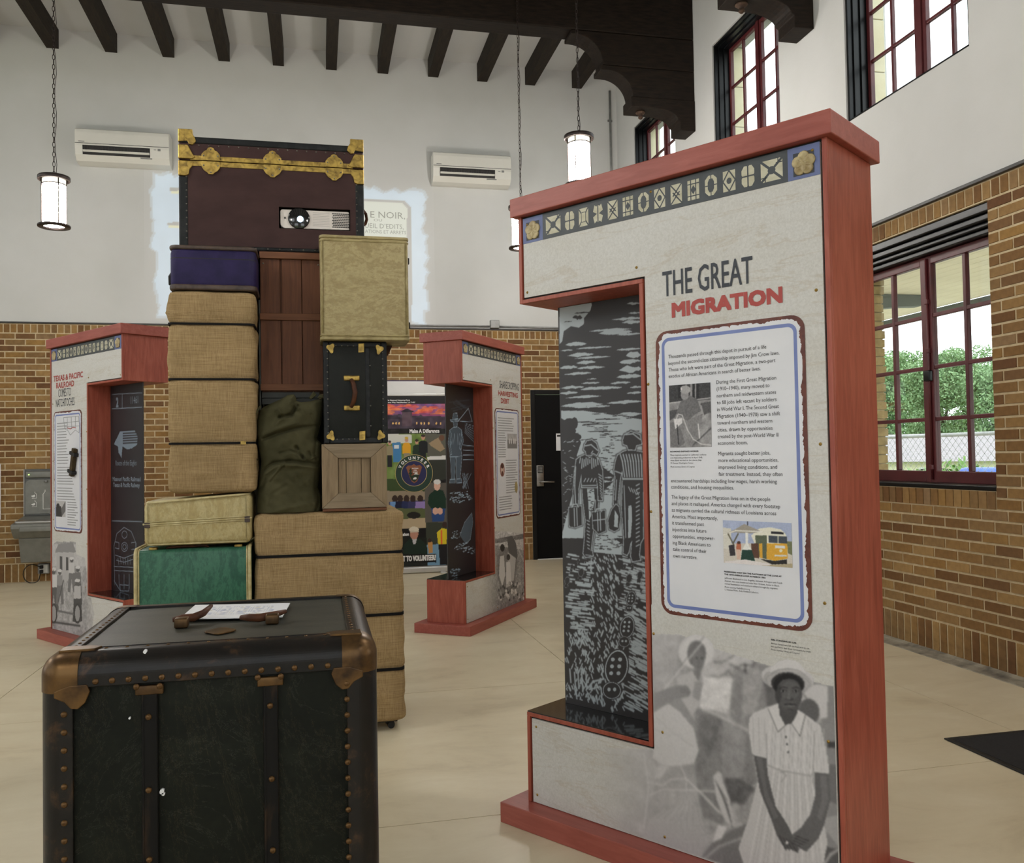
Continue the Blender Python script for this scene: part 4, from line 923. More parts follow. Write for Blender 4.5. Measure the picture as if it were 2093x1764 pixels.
cv.poly([(835, 660), (890, 650), (905, 760), (850, 765)], (60, 56, 60)); cv.poly([(915, 640), (960, 640), (960, 715), (910, 715)], (190, 110, 80)); cv.poly([(910, 700), (955, 700), (955, 800), (920, 800)], (222, 190, 172)); cv.ell(938, 632, 18, 14, (80, 54, 44)); cv.poly([(800, 820), (1000, 800), (1250, 845), (1250, 862), (800, 856)], (232, 224, 222)); cv.poly([(1420, 620), (1480, 620), (1480, 760), (1430, 740)], (120, 124, 90))
cv.blur(1); cv.noise(16, 60); cv.build('photo_print', plate, sv, MAT['photo'])['label'] = 'small colour photograph of a yellow bus at a shelter'

# woodcut scene on the etched board
KE = mapper(POSE['big'], .16); w1 = crop(KE, 1120, 580, 3.392); w2 = crop(KE, 1060, 1080, 3.673)
BK, LT = (52, 50, 51), (172, 181, 185)
cv = Canvas(.0455, NU-.001, KL+.006, KU-.002, .0015, BK, 1, w1)
rg = random.Random(5)
def lens(x, y, L, h, col, tilt=-.06):
    n = 9; up = []; dn = []
    for i in range(n):
        s = i/(n-1); w = math.sin(math.pi*s)**.7; up.append((x+L*s, y+tilt*L*s-.8*h*w*(.35+.4*rg.random()))); dn.append((x+L*s, y+tilt*L*s+.8*h*w*(.2+.4*rg.random())))
    cv.poly(up+dn[::-1], col)
cv.poly([(80, 165), (310, 128), (295, 185), (250, 240), (250, 280), (215, 305), (160, 295), (110, 330), (100, 400), (80, 420)], LT); lens(180, 205, 120, 10, BK); lens(170, 235, 70, 36, BK, 0); lens(110, 265, 60, 8, BK)
cv.poly([(300, 130), (640, 70), (640, 120), (330, 200)], BK)
for x, y, L, h in ((545, 140, 100, 22), (555, 205, 90, 16), (440, 250, 220, 26), (510, 270, 150, 30), (285, 330, 300, 24), (350, 345, 240, 40), (480, 355, 170, 18), (120, 425, 150, 34), (190, 452, 260, 22), (85, 465, 90, 16), (135, 500, 190, 34), (180, 520, 255, 18), (470, 460, 180, 20), (540, 500, 110, 60), (195, 550, 140, 30), (80, 585, 130, 32), (200, 588, 200, 24), (105, 630, 200, 24), (495, 545, 150, 44), (490, 600, 160, 60), (475, 650, 175, 40), (270, 663, 70, 12), (232, 692, 130, 20), (428, 692, 150, 24), (85, 725, 170, 26), (220, 735, 300, 36), (565, 720, 90, 20), (80, 762, 130, 30), (120, 793, 250, 22), (545, 760, 110, 24), (405, 830, 250, 30), (90, 850, 295, 40), (180, 862, 260, 18), (440, 915, 220, 34), (160, 912, 250, 16)): lens(x, y, L, h, LT)
for x, y in ((430, 640), (560, 570), (600, 545)): lens(x, y, 60, 10, BK)
cv.poly([(90, 880), (250, 880), (650, 940), (660, 1764), (100, 1764), (95, 960)], LT)
for q in range(26): lens(150+rg.random()*430, 900+rg.random()*190, 30+rg.random()*120, 7, BK, -.01)
for x, y, L in ((180, 960, 160), (225, 975, 220), (330, 940, 180), (265, 1026, 230)): lens(x, y, L, 12, BK, -.01)
for q in range(70): lens(340+rg.random()*130, 1050+rg.random()*420, 14+rg.random()*40, 6, BK, 0)
# foliage at left
for q in range(26): cv.ell(100+rg.random()*90, 960+rg.random()*330, 20+rg.random()*28, 18+rg.random()*26, BK)
cv.poly([(88, 930), (140, 960), (190, 1030), (230, 1100), (200, 1190), (180, 1420), (90, 1764)], BK)
for q in range(60): lens(95+rg.random()*110, 1080+rg.random()*600, 10+rg.random()*26, 7, LT, rg.uniform(-.8, .8))
cv.poly([(380, 1270), (460, 1330), (440, 1370), (380, 1360)], BK); lens(390, 1345, 60, 14, LT); cv.poly([(385, 1380), (455, 1370), (390, 1430)], BK)
# field, grass and footprints
cv.tf = w2
cv.poly([(330, 190), (960, 230), (980, 1500), (340, 1500)], BK)
cv.poly([(480, 0), (600, 0), (800, 130), (790, 200), (560, 180), (545, 100)], LT)
for q in range(60): lens(560+rg.random()*260, 50+rg.random()*110, 14+rg.random()*40, 6, BK, .02)
for q in range(950):
    x = 350+rg.random()*600; y = 190+rg.random()*1160; side = abs(x-640)/300
    if x > 790 and y > 560: t_, L = .55, 60
    elif y > 760: t_, L = rg.choice((2.2, 3, -2.5)), 26
    elif abs(x-640) < 110: t_, L = rg.choice((2.6, 2.0, 3.2)), 18
    else: t_, L = (.25 if x > 640 else .15), 40
    L *= .5+rg.random()
    if y > 1290 and x < 620: continue
    cv.line([(x, y), (x+L/math.hypot(1, t_), y+L*t_/math.hypot(1, t_))], .005+.0045*rg.random(), LT)
for x, y, h in ((420, 1130, 160), (445, 1120, 200), (475, 1150, 190), (505, 1130, 180), (430, 1240, 100), (545, 1190, 60), (585, 1280, 90), (620, 1250, 170), (385, 1100, 140), (560, 1290, 90), (520, 1260, 60)): cv.line([(x, y-h*.3), (x+8, y+h*.4)], .009, LT)
cv.line([(520, 1200), (560, 1150), (640, 1130)], .01, LT); cv.line([(530, 1210), (610, 1190)], .006, LT)
def foot(x, y, s, rot=10, treads=True):
    for (dx, dy, rx, ry) in ((0, -.62, .62, 1.0), (-.28, .78, .5, .48)):
        cv.ell(x+dx*s, y+dy*s, rx*s*1.22, ry*s*1.14, BK, rot); cv.ell(x+dx*s, y+dy*s, rx*s*1.1, ry*s*1.06, LT, rot); cv.ell(x+dx*s, y+dy*s, rx*s, ry*s*.97, BK, rot)
    if treads and s > 35:
        for i in range(3):
            for j in (-1, 1): cv.ell(x+(j*.22-.05*i)*s, y+(-1.1+.42*i)*s, .12*s, .12*s, LT)
        for j in (-1, 1): cv.ell(x+(-.28+j*.17)*s, y+.72*s, .1*s, .12*s, LT)
for x, y, s in ((400, 300, 18), (448, 250, 13), (505, 248, 11), (470, 350, 30), (365, 410, 28), (798, 290, 14), (855, 295, 14), (830, 395, 32), (912, 370, 30), (845, 560, 52), (815, 790, 78), (735, 1120, 124)): foot(x, y, s)
cv.poly([(360, 1265), (620, 1330), (620, 1400), (360, 1330)], BK)
# the two men, over the field
cv.tf = w1
def outlined(pts, col=BK, oc=LT, w=.006):
    cv.line(pts+[pts[0]], w*2.6, BK); cv.line(pts+[pts[0]], w*1.5, oc); cv.poly(pts, col)
outlined([(236, 1390), (338, 1390), (348, 1520), (340, 1640), (318, 1760), (306, 1850), (312, 1885), (262, 1895), (246, 1870), (256, 1760), (262, 1640), (246, 1520)])
cv.poly([(270, 1412), (318, 1410), (326, 1500), (304, 1600), (286, 1640), (280, 1520)], LT)
for q in range(12): lens(272+rg.random()*40, 1425+rg.random()*180, 26, 8, BK, rg.uniform(-.6, .6))
for q in range(9): cv.line([(270+3*(q % 3), 1640+24*q), (288, 1648+24*q)], .005, LT)
cv.line([(330, 1500), (318, 1700), (300, 1850)], .005, LT); cv.line([(262, 1880), (300, 1884)], .004, LT)
outlined([(216, 1205), (262, 1184), (312, 1184), (350, 1215), (376, 1290), (382, 1400), (376, 1500), (350, 1500), (346, 1410), (334, 1330), (340, 1410), (236, 1410), (232, 1320), (212, 1420), (208, 1560), (182, 1560), (176, 1440), (186, 1300), (198, 1220)])
for q in range(10):
    x = 226+13*q; L_ = 34+((q*37) % 46); cv.line([(x, 1208+(q % 3)*6), (x-6+1.2*q, 1208+L_)], .0062, LT)
for q in range(9): cv.line([(352+2*q, 1320+19*q), (372, 1334+19*q)], .005, LT)
for q in range(4): cv.line([(250+22*q, 1372), (262+22*q, 1350)], .005, LT)
cv.line([(192, 1270), (186, 1400), (192, 1520)], .007, LT); cv.line([(240, 1400), (334, 1398)], .005, LT); cv.line([(262, 1186), (290, 1204), (314, 1186)], .006, LT)
outlined([(250, 1150), (256, 1118), (272, 1092), (304, 1084), (334, 1108), (352, 1160), (338, 1186), (312, 1172), (300, 1186), (268, 1186), (262, 1160)]); cv.line([(258, 1124), (300, 1116), (346, 1156)], .006, LT); cv.line([(300, 1176), (312, 1160)], .005, LT)
for bx_ in ([(146, 1552), (232, 1542), (236, 1672), (188, 1690), (150, 1682)], [(308, 1584), (394, 1572), (400, 1712), (352, 1734), (314, 1696)]):
    outlined(bx_, BK, LT, .005); x0, y0 = bx_[0]; cv.line([(x0+36, y0+4), (x0+40, y0+128)], .006, LT); cv.line([(x0+54, y0), (x0+58, y0+124)], .006, LT); cv.line([(x0+20, y0-2), (x0+30, y0-22), (x0+56, y0-24), (x0+64, y0-4)], .006, LT)
cv.line([(314, 1642), (396, 1632)], .005, LT)
outlined([(520, 1345), (660, 1345), (660, 1764), (640, 1800), (632, 1880), (640, 1915), (588, 1925), (576, 1890), (584, 1780), (572, 1800), (560, 1860), (548, 1880), (524, 1868), (528, 1760), (512, 1560)])
cv.poly([(558, 1540), (580, 1536), (584, 1640), (574, 1760), (556, 1764)], LT); cv.line([(528, 1400), (534, 1560), (540, 1760)], .005, LT)
for q in range(15): cv.line([(612, 1400+30*q), (634, 1388+30*q)], .0055, LT)
for q in range(4): cv.line([(560+18*q, 1410+8*q), (574+18*q, 1440+8*q)], .005, LT)
outlined([(484, 1190), (522, 1166), (560, 1152), (660, 1170), (660, 1352), (522, 1352), (516, 1290), (500, 1350), (490, 1440), (482, 1530), (456, 1530), (462, 1420), (468, 1340), (460, 1290), (470, 1230)])
for q in range(8): cv.line([(502+20*q, 1184), (516+19*q, 1230), (532+17*q, 1338)], .0068, LT)
cv.line([(468, 1300), (512, 1316)], .006, LT); cv.line([(476, 1360), (468, 1500)], .005, LT); cv.line([(524, 1352), (656, 1352)], .007, LT)
outlined([(520, 1085), (532, 1050), (576, 1026), (636, 1050), (650, 1110), (612, 1120), (604, 1150), (560, 1150), (548, 1120), (524, 1112)]); cv.line([(540, 1046), (590, 1040), (640, 1080)], .006, LT)
outlined([(472, 1530), (490, 1545), (504, 1620), (490, 1700), (460, 1716), (426, 1700), (418, 1640), (442, 1570)], BK, LT, .005); cv.poly([(464, 1570), (488, 1610), (484, 1690), (458, 1684)], LT)
cv.blur(1)
cv.build('woodcut_print', big, .1596, MAT['etch'])['label'] = 'pale woodcut print of two men walking away with bags'
# ------------------------------------------------------------------ luggage
def burlap(name, c1, c2):
    k = N(name).set(.95, spec=.1)
    a, b, e = k.noise(210, (1, 1, .04), 3, .7), k.noise(210, (.04, .04, 1), 3, .7), k.noise(4, (1, 1, 1), 5)
    c = k.mix(.5, k.ramp(a, [(.3, c1), (.7, c2)]), k.ramp(b, [(.3, c1), (.7, c2)]))
    k.base(k.mix(.3, c, k.ramp(e, [(.3, (150, 150, 150)), (.7, (255, 255, 255))]), 'MULTIPLY'))
    m = k.n('ShaderNodeMath', operation='ADD'); k.l(a, m.inputs[0]); k.l(b, m.inputs[1]); k.bump(m.outputs[0], .5, .004); return k.m
MAT['burlap'] = burlap('burlap_sacking', (132, 108, 73), (188, 162, 121))
def marbled(name, c1, c2, sc=9, rough=.5, st=(.6, 1, 1.5)):
    k = N(name).set(rough, spec=.35); a = k.noise(sc, st, 10, .74, dist=.35); b = k.noise(70, (1, 1, 1), 3)
    c = k.ramp(a, [(.42, c1), (.5, c2), (.54, c1), (.62, c2)]); k.base(k.mix(.25, c, k.ramp(b, [(.3, (170, 170, 170)), (.7, (255, 255, 255))]), 'MULTIPLY')); k.bump(b, .1, .002); return k.m
MAT['tan_m'] = marbled('tan_marbled_vinyl', (156, 140, 98), (178, 164, 120), 5, st=(.8, 1, 1.6))
MAT['tan_t'] = M('worn_tan_trim', (168, 154, 108), (120, 106, 66), 18, (1, 1, 1), rough=.5, lo=.4, hi=.7)
MAT['cream_m'] = marbled('cream_marbled_vinyl', (176, 158, 106), (194, 180, 132), 9, st=(1.5, 1, .6))
MAT['cream_t'] = M('cream_piping', (206, 194, 148), (176, 160, 110), 30, rough=.45)
MAT['green_m'] = marbled('green_marbled_vinyl', (44, 92, 74), (66, 118, 94), 6, .38, (1.3, 1, .5))
MAT['blue_v'] = M('navy_vinyl', (34, 28, 64), (44, 36, 78), 12, rough=.55, spec=.2, bump=.15, bscale=150)
MAT['brown_tr'] = M('worn_brown_trim', (52, 40, 36), (84, 68, 58), 20, rough=.5)
MAT['maroon'] = M('maroon_trunk_cloth', (54, 33, 32), (64, 42, 40), 6, (1, 1, 2), rough=.6, bump=.1, bscale=120, spec=.25)
MAT['bind'] = M('black_binding', (20, 22, 24), (42, 44, 44), 26, rough=.5, lo=.45, hi=.8, spec=.25)
MAT['brassy'] = M('worn_brass', (186, 156, 80), (96, 76, 40), 34, rough=.38, metal=.7, lo=.38, hi=.72, dist=.6)
MAT['stud'] = M('steel_stud', (150, 150, 140), (110, 108, 100), 40, rough=.4, metal=.7)
MAT['pink_w'] = wood('old_brown_planks', (72, 38, 20), (98, 56, 32), (118, 74, 46), (7, 7, .6), .65)
MAT['pink_b'] = wood('brown_batten', (88, 50, 27), (108, 66, 38), (124, 80, 50), (.6, 7, 7), .65)
MAT['grey_v'] = wood('weathered_board_upright', (112, 94, 70), (142, 122, 94), (160, 140, 110), (8, 8, .7), .75)
MAT['grey_h'] = wood('weathered_board_level', (112, 96, 74), (138, 122, 98), (156, 140, 116), (.7, 8, 8), .75)
MAT['dk_vinyl'] = M('black_green_vinyl', (18, 21, 18), (27, 29, 25), 10, rough=.5, bump=.15, bscale=120, spec=.2)
MAT['leather'] = M('brown_leather', (56, 32, 20), (88, 52, 32), 20, rough=.55, spec=.25, bump=.2, bscale=90)
MAT['olive'] = M('olive_canvas', (62, 60, 40), (76, 73, 51), 9, rough=.9, spec=.15, bump=.15, bscale=220)
MAT['strap'] = M('black_strap', (14, 13, 14), (22, 21, 22), 20, rough=.7, spec=.15)
MAT['stand'] = M('dark_stand_paint', (40, 42, 38), (50, 52, 47), 8, rough=.6)
YS = 4.15
def X(px, Y=YS, py=900): return at(px, py, Y)[0]
def Zp(py, px=520, Y=YS): return at(px, py, Y)[1]

def soft_block(x0, x1, y0, y1, z0, z1, straps, seams=(), bulge=.007, rc=.03, seed=1, nz=90):
    rg = np.random.default_rng(seed); n = 72
    base = np.array(rrect(x0, x1, y0, y1, rc, 6)); 
    # resample the outline evenly
    P = np.vstack([base, base[:1]]); L = np.r_[0, np.cumsum(np.hypot(*np.diff(P, axis=0).T))]; s = np.linspace(0, L[-1], n+1)[:-1]
    out = np.stack([np.interp(s, L, P[:, 0]), np.interp(s, L, P[:, 1])], -1); cx, cy = (x0+x1)/2, (y0+y1)/2
    zs = np.linspace(z0, z1, nz); V = []; ph = rg.random(6)*6
    for z in zs:
        e = min(z-z0, z1-z); q = .024
        ins = q-math.sqrt(max(0, q*q-(q-min(e, q))**2)) if e < q else 0
        pin = sum(math.exp(-((z-a)/.012)**2) for a in straps)*bulge
        sg = [a for a in [z0]+sorted(straps)+[z1]]; bl = 0
        for a, b in zip(sg[:-1], sg[1:]):
            if a <= z <= b: bl = math.sin(math.pi*(z-a)/(b-a))*bulge*.5
        sm_ = sum(.004*math.exp(-((z-a)/.006)**2) for a in seams)
        for i, (x, y) in enumerate(out):
            d = np.array([x-cx, y-cy]); w = .0025*math.sin(3*z*9+ph[0]+i*.5)+.002*math.sin(z*31+ph[1]-i*.31)+.0016*math.sin(i*1.1+z*55+ph[2])
            off = -ins-pin+bl+sm_+w; k = off/np.maximum(np.abs(d), .05)
            sx, sy = (x-cx)/((x1-x0)/2), (y-cy)/((y1-y0)/2)
            V.append((x+off*max(-1, min(1, sx*1.4)), y+off*max(-1, min(1, sy*1.4)), z))
    F = [(j*n+i, j*n+(i+1) % n, (j+1)*n+(i+1) % n, (j+1)*n+i) for j in range(nz-1) for i in range(n)]
    F += [tuple(range(n))[::-1], tuple((nz-1)*n+i for i in range(n))]
    return MB().add(V, F)
def strap_ring(mb, x0, x1, y0, y1, z, h, rc=.03):
    o = rrect(x0, x1, y0, y1, rc, 6); n = len(o); i_ = rrect(x0+.006, x1-.006, y0+.006, y1-.006, rc-.004, 6)
    vs = [(a, b, z-h/2) for a, b in o]+[(a, b, z+h/2) for a, b in o]+[(a, b, z-h/2) for a, b in i_]+[(a, b, z+h/2) for a, b in i_]
    F = []
    for j in range(n):
        k2 = (j+1) % n; F += [(j, k2, n+k2, n+j), (n+j, n+k2, 3*n+k2, 3*n+j), (2*n+j, j, n+j, 3*n+j)[::-1] if False else (2*n+k2, 2*n+j, j, k2)]
    mb.add(vs, F)
# stand carrying the stack
t = thing('display_stand', 'narrow dark upright board between burlap bale and brown crate', 'stand', (-.27, 4.5, 1.0385))
_sz = 1.0385
MB().box(.0038, .0125, -.17, .19, 0, 2.05-_sz).build('upright_board', MAT['stand'], t, bevel=.002)
for z in (1.2-_sz, 1.8-_sz): MB().box(.0035, .0136, .0, .19, z, z+.03).build('cleat', MAT['stand'], t)
t = thing('display_shelf', 'dark shelf board carrying the brown plank crate', 'shelf', (-.255, 4.5, 1.578))
MB().box(.0, .27, -.17, .2, 0, .0285).build('shelf_board', MAT['stand'], t, bevel=.002)
MB().box(.0, .27, -.165, -.15, -.03, -.0005).build('shelf_edge', MAT['stand'], t, bevel=.002)
t = thing('added_shade_board', 'added dark board standing in for the shade behind the olive duffel bag', 'board', (-.1, 4.5, 1.038))  # dark sheet added so the gap behind the bag reads as shade
MB().box(-.152, .135, -.03, -.018, 0, .5385).build('panel_board', MAT['stand'], t, bevel=.002)
for z in (.05, .45): MB().box(-.15, .133, -.017, .0, z, z+.03).build('batten', MAT['stand'], t)
t = thing('added_rear_board', 'added tall dark board blocking the light slits behind the burlap bale and brown crate', 'board', (-.26, 4.72, 0))  # added to block the light slits between bale and crate
MB().box(-.16, .14, -.012, .0, 0, 2.282).build('board_sheet', MAT['stand'], t, bevel=.002)
MB().box(-.16, .14, -.006, .25, 0, .02).build('board_foot', MAT['stand'], t, bevel=.002)
t = thing('display_riser', 'dark box riser under the green suitcase behind the foreground trunk', 'riser', (-.27, 4.5, 0))
MB().box(-.5, -.03, -.32, .1, 0, .484).build('riser_box', MAT['stand'], t, bevel=.003)
MB().box(-.505, -.025, -.325, .105, .485, .50).build('riser_top', MAT['stand'], t, bevel=.003)
# burlap bales
xa0, xa1, za0, za1 = X(343, py=800), X(521.5, py=800), 1.137, 2.056
sa = [Zp(662, 430), Zp(775, 430), Zp(906, 430)]
t = thing('burlap_bale', 'tall burlap-wrapped bale under the navy case bound by three black straps', 'bale', ((xa0+xa1)/2, YS+.18, za0), 0, 'burlap bales in the stack')
def local(mb, t): return mb
def shift(o, t): o.location = (-t.location[0], -t.location[1], -t.location[2]); return o
shift(soft_block(xa0, xa1, YS, YS+.4, za0, za1, sa, [Zp(640, 430), Zp(968, 430)], seed=3).build('sacking', MAT['burlap'], t, smooth=True), t)
for z in sa:
    m = MB(); strap_ring(m, xa0-.002, xa1+.0005, YS-.002, YS+.402, z, .0095); shift(m.build('strap', MAT['strap'], t), t)
bz = MB().box(X(492, py=906), X(503, py=906), YS-.006, YS-.001, sa[2]-.007, sa[2]+.007); shift(bz.build('buckle', MAT['brassy'], t), t)
xb0, xb1, zb0, zb1 = X(522, py=1250), X(826, py=1250), .045, 1.036
sb = [Zp(1133, 680), Zp(1256, 790), Zp(1369, 790)]
t = thing('burlap_bale', 'wide burlap bale on casters at the bottom right of the luggage stack', 'bale', ((xb0+xb1)/2, YS+.26, 0), 0, 'burlap bales in the stack')
shift(soft_block(xb0, xb1, YS, YS+.52, zb0, zb1, sb, [Zp(1098, 680), Zp(1420, 800)], seed=8, bulge=.006).build('sacking', MAT['burlap'], t, smooth=True), t)
for z in sb:
    m = MB(); strap_ring(m, xb0-.001, xb1+.001, YS-.0015, YS+.5215, z, .0125); shift(m.build('strap', MAT['strap'], t), t)
for cx_, cy_ in ((xb0+.06, YS+.07), (xb1-.075, YS+.07), (xb0+.06, YS+.45), (xb1-.075, YS+.45)):
    m = MB().box(cx_-.05, cx_+.04, cy_-.03, cy_+.03, .037, .0445); m.lathe([(0, -.012), (.016, -.012), (.018, 0), (.016, .012), (0, .012)], (cx_+.012, cy_-.01, .0185), 14, axis='y'); m.lathe([(.012, .02), (.016, .037)], (cx_, cy_, 0), 10)
    shift(m.build('caster', MAT['black'], t, smooth=False), t)

# green suitcase, cream suitcase
t = thing('suitcase', 'green marbled suitcase with cream piping at the lower left of the stack', 'suitcase', (0, 0, 0))
gx0, gx1, gz1 = X(273, py=1170), X(516, py=1170), Zp(1116, 400)
t.location = ((gx0+gx1)/2, YS+.2, .501)
shift(MB().rbox(gx0+.006, gx1-.006, YS+.004, YS+.44, .502, gz1-.012, .02, 4).build('shell', MAT['green_m'], t, smooth=True), t)
for x in (gx0+.008, gx1-.012): shift(MB().tube([(x, a, b) for a, b in rrect(YS, YS+.44, .511, gz1-.009, .03)], .008, 8, True).build('piping', MAT['cream_t'], t, smooth=True), t)
for x in (gx0+.02, gx1-.024): shift(MB().tube([(x, a, b) for a, b in rrect(YS+.002, YS+.438, .509, gz1-.011, .028)], .0035, 6, True).build('piping', MAT['cream_t'], t, smooth=True), t)
shift(MB().tube([(gx0+.13, YS+.05, gz1-.012), (gx0+.14, YS+.05, gz1-.006), (gx0+.2, YS+.05, gz1-.004), (gx0+.3, YS+.05, gz1-.004), (gx0+.31, YS+.05, gz1-.012)], .006, 8).build('handle', MAT['leather'], t, smooth=True), t)
for x in (gx0+.06, gx1-.08): shift(MB().rbox(x, x+.035, YS+.02, YS+.05, gz1-.014, gz1-.002, .003).build('latch', MAT['brassy'], t), t)
cz0 = gz1+.004
t = thing('suitcase', 'cream marbled suitcase lying flat on the green suitcase', 'suitcase', ((gx0+gx1)/2, YS+.2, cz0))
cx0, cx1 = X(293, py=1070), X(514, py=1070)
cza, czb = 1.104, 1.134
m = MB().rbox(cx0, cx1, YS+.0, YS+.34, cz0, czb, .03, 5)
m.v = [(x, y, z-(czb-cza)*(1-(x-cx0)/(cx1-cx0))*(z-cz0)/(czb-cz0)) for x, y, z in m.v]
shift(m.build('shell', MAT['cream_m'], t, smooth=True), t)
def cz(x, f): h = (cza+(czb-cza)*(x-cx0)/(cx1-cx0))-cz0; return cz0+h*f
for f0, f1 in ((.04, .46), (.54, .97)):
    pts = [(cx0+.018, f0), (cx1-.022, f0), (cx1-.022, f1), (cx0+.018, f1)]
    shift(MB().tube([(a, YS-.001, cz(a, f)) for a, f in pts], .0035, 6, True).build('stitched_edge', MAT['cream_t'], t, smooth=True), t)
shift(MB().tube([(cx0-.002, YS-.001, cz(cx0, .5)), (cx1+.002, YS-.001, cz(cx1, .5))], .0045, 6).build('seam_bead', MAT['cream_t'], t, smooth=True), t)
for x in (cx0+.004, cx1-.03): shift(MB().box(x, x+.024, YS-.005, YS+.004, cz(x, .42), cz(x, .54)).build('hinge', MAT['brown_tr'], t, bevel=.002), t)
m = MB().tube([(a, b, cz(a, .99)-.004) for a, b in rrect(cx0+.012, cx1-.012, YS+.012, YS+.328, .03)], .007, 8, True)
shift(m.build('piping', MAT['cream_t'], t, smooth=True), t)

# navy case
nx0, nx1, nz0, nz1 = X(344, py=545), X(525, py=545), 2.058, 2.262
t = thing('train_case', 'navy blue hard case with brown trim on top of the tall burlap bale', 'suitcase', ((nx0+nx1)/2, YS+.17, nz0))
shift(MB().rbox(nx0+.004, nx1-.004, YS+.002, YS+.33, nz0+.002, nz1-.002, .035, 6).build('shell', MAT['blue_v'], t, smooth=True), t)
def zband(mb, x0, x1, y0, y1, z0, z1, rc): mb.prism(rrect(x0, x1, y0, y1, rc, 6), z0, z1, 'xy')
m = MB(); zband(m, nx0, nx1, YS-.002, YS+.334, nz0, nz0+.026, .036); shift(m.build('bottom_trim', MAT['brown_tr'], t, bevel=.008, seg=3), t)
m = MB(); zband(m, nx0, nx1, YS-.002, YS+.334, nz1-.02, nz1, .036); shift(m.build('lid_trim', MAT['brown_tr'], t, bevel=.008, seg=3), t)
m = MB(); zband(m, nx0+.0035, nx1-.0035, YS+.0015, YS+.3305, nz1-.062, nz1-.058, .036); shift(m.build('lid_seam', MAT['black'], t), t)
shift(MB().tube([(nx0, YS+.12, nz0+.1), (nx0-.012, YS+.12, nz0+.08), (nx0-.014, YS+.14, nz0+.05), (nx0, YS+.15, nz0+.04)], .008, 8).build('handle', MAT['black'], t, smooth=True), t)
for z in (nz1-.07, nz1-.11): shift(MB().box(nx0-.006, nx0+.004, YS+.1, YS+.13, z, z+.02).build('latch', MAT['steel'], t, bevel=.002), t)

# brown plank crate
YC = 4.32
qx0, qx1, qz0, qz1 = X(532, YC, 650), X(655, YC, 650)+.012, 1.607, 2.2855
t = thing('wooden_crate', 'narrow brown plank crate standing behind the olive duffel bag', 'crate', ((qx0+qx1)/2, YC+.15, qz0))
shift(MB().box(qx0+.004, qx1-.004, YC+.022, YC+.33, qz0, qz1).build('crate_body', MAT['pink_w'], t), t)
pw = (qx1-qx0)/3
for i in range(3):
    g0, g1 = qx0+pw*i, qx0+pw*(i+1)
    m = MB().prism([(g0+.001, qz0+.01), (g1-.002, qz0+.01), (g1-.003-.004*(i == 0), qz1-.01), (g0+.001+.004*(i == 1), qz1-.01)], YC+.008-.002*(i % 2), YC+.0215, 'xz')
    shift(m.build('plank', MAT['pink_w'], t, bevel=.0015), t)
for zc in (qz1-.021, Zp(648, 590, YC), qz0+.022):
    shift(MB().box(qx0-.001, qx1+.001, YC-.008, YC+.0055, zc-.016, zc+.016).build('batten', MAT['pink_b'], t, bevel=.002), t)
nm = MB().lathe([(.0, -.0015), (.0035, -.001), (.004, 0)], (0, 0, 0), 8, axis='y').mesh('nail', MAT['stud'], True)
for a, b in ((.015, -.06), (-.02, -.06), (.01, -.305), (.01, -.66)): inst('nail', nm, t, ((qx0+.0 if a > 0 else qx1)+a-t.location[0], YC+.006-t.location[1], qz1+b-t.location[2]))

# tan suitcase
YT = 4.10
tx0, tx1, tz0, tz1 = X(653, YT, 590), X(837, YT, 590), 1.832, 2.32
t = thing('suitcase', 'tall tan marbled suitcase standing on the small dark trunk', 'suitcase', ((tx0+tx1)/2, YT+.12, tz0))
shift(MB().rbox(tx0+.003, tx1-.003, YT+.002, YT+.24, tz0+.002, tz1-.002, .022, 5).build('shell', MAT['tan_m'], t, smooth=True), t)
for z0_, z1_, nm_ in ((tz0, tz0+.014, 'trim_band'), (tz0+.018, tz0+.024, 'trim_band'), (tz1-.014, tz1, 'trim_band'), (tz1-.03, tz1-.02, 'trim_band')):
    m = MB(); zband(m, tx0, tx1, YT-.001, YT+.243, z0_, z1_, .024); shift(m.build(nm_, MAT['tan_t'], t, bevel=.004), t)
for x in (tx0+.012, tx1-.014): shift(MB().tube([(x, YT+.001, tz0+.03), (x, YT+.001, tz1-.03)], .004, 6).build('edge_welt', MAT['tan_t'], t, smooth=True), t)
for z in (tz0+.08, tz1-.1): shift(MB().box(tx1-.003, tx1+.006, YT+.05, YT+.075, z-.014, z+.014).build('hinge', MAT['bind'], t, bevel=.002), t)

# small dark trunk
dx0, dx1, dz0, dz1 = X(661, py=800), X(792, py=800), 1.3525, 1.831
t = thing('steamer_trunk', 'small black-green trunk with brass corners under the tan suitcase', 'trunk', ((dx0+dx1)/2, YS+.17, dz0))
shift(MB().rbox(dx0+.003, dx1-.003, YS+.003, YS+.34, dz0+.003, dz1-.003, .012, 3).build('body', MAT['dk_vinyl'], t, smooth=True), t)
bw_ = .027
for r in ((dx0, dx0+bw_, dz0, dz1), (dx1-bw_, dx1, dz0, dz1), (dx0+bw_, dx1-bw_, dz1-bw_, dz1), (dx0+bw_, dx1-bw_, dz0, dz0+bw_), (X(752, py=800)-.012, X(752, py=800)+.012, dz0+bw_, dz1-bw_)):
    shift(MB().box(r[0], r[1], YS, YS+.02, r[2], r[3]).build('binding', MAT['bind'], t, bevel=.006, seg=3), t)
shift(MB().box(dx0, dx0+.004, YS+.02, YS+.342, dz0, dz1).build('binding', MAT['bind'], t, bevel=.001), t)
def lobed(cx, cz, s, ang, rot=0): return [(cx+s*(1+.28*math.cos(3*(w-rot)))*math.cos(w)*.8, cz+s*(1+.28*math.cos(3*(w-rot)))*math.sin(w)) for w in [2*math.pi*i/18 for i in range(18)]]
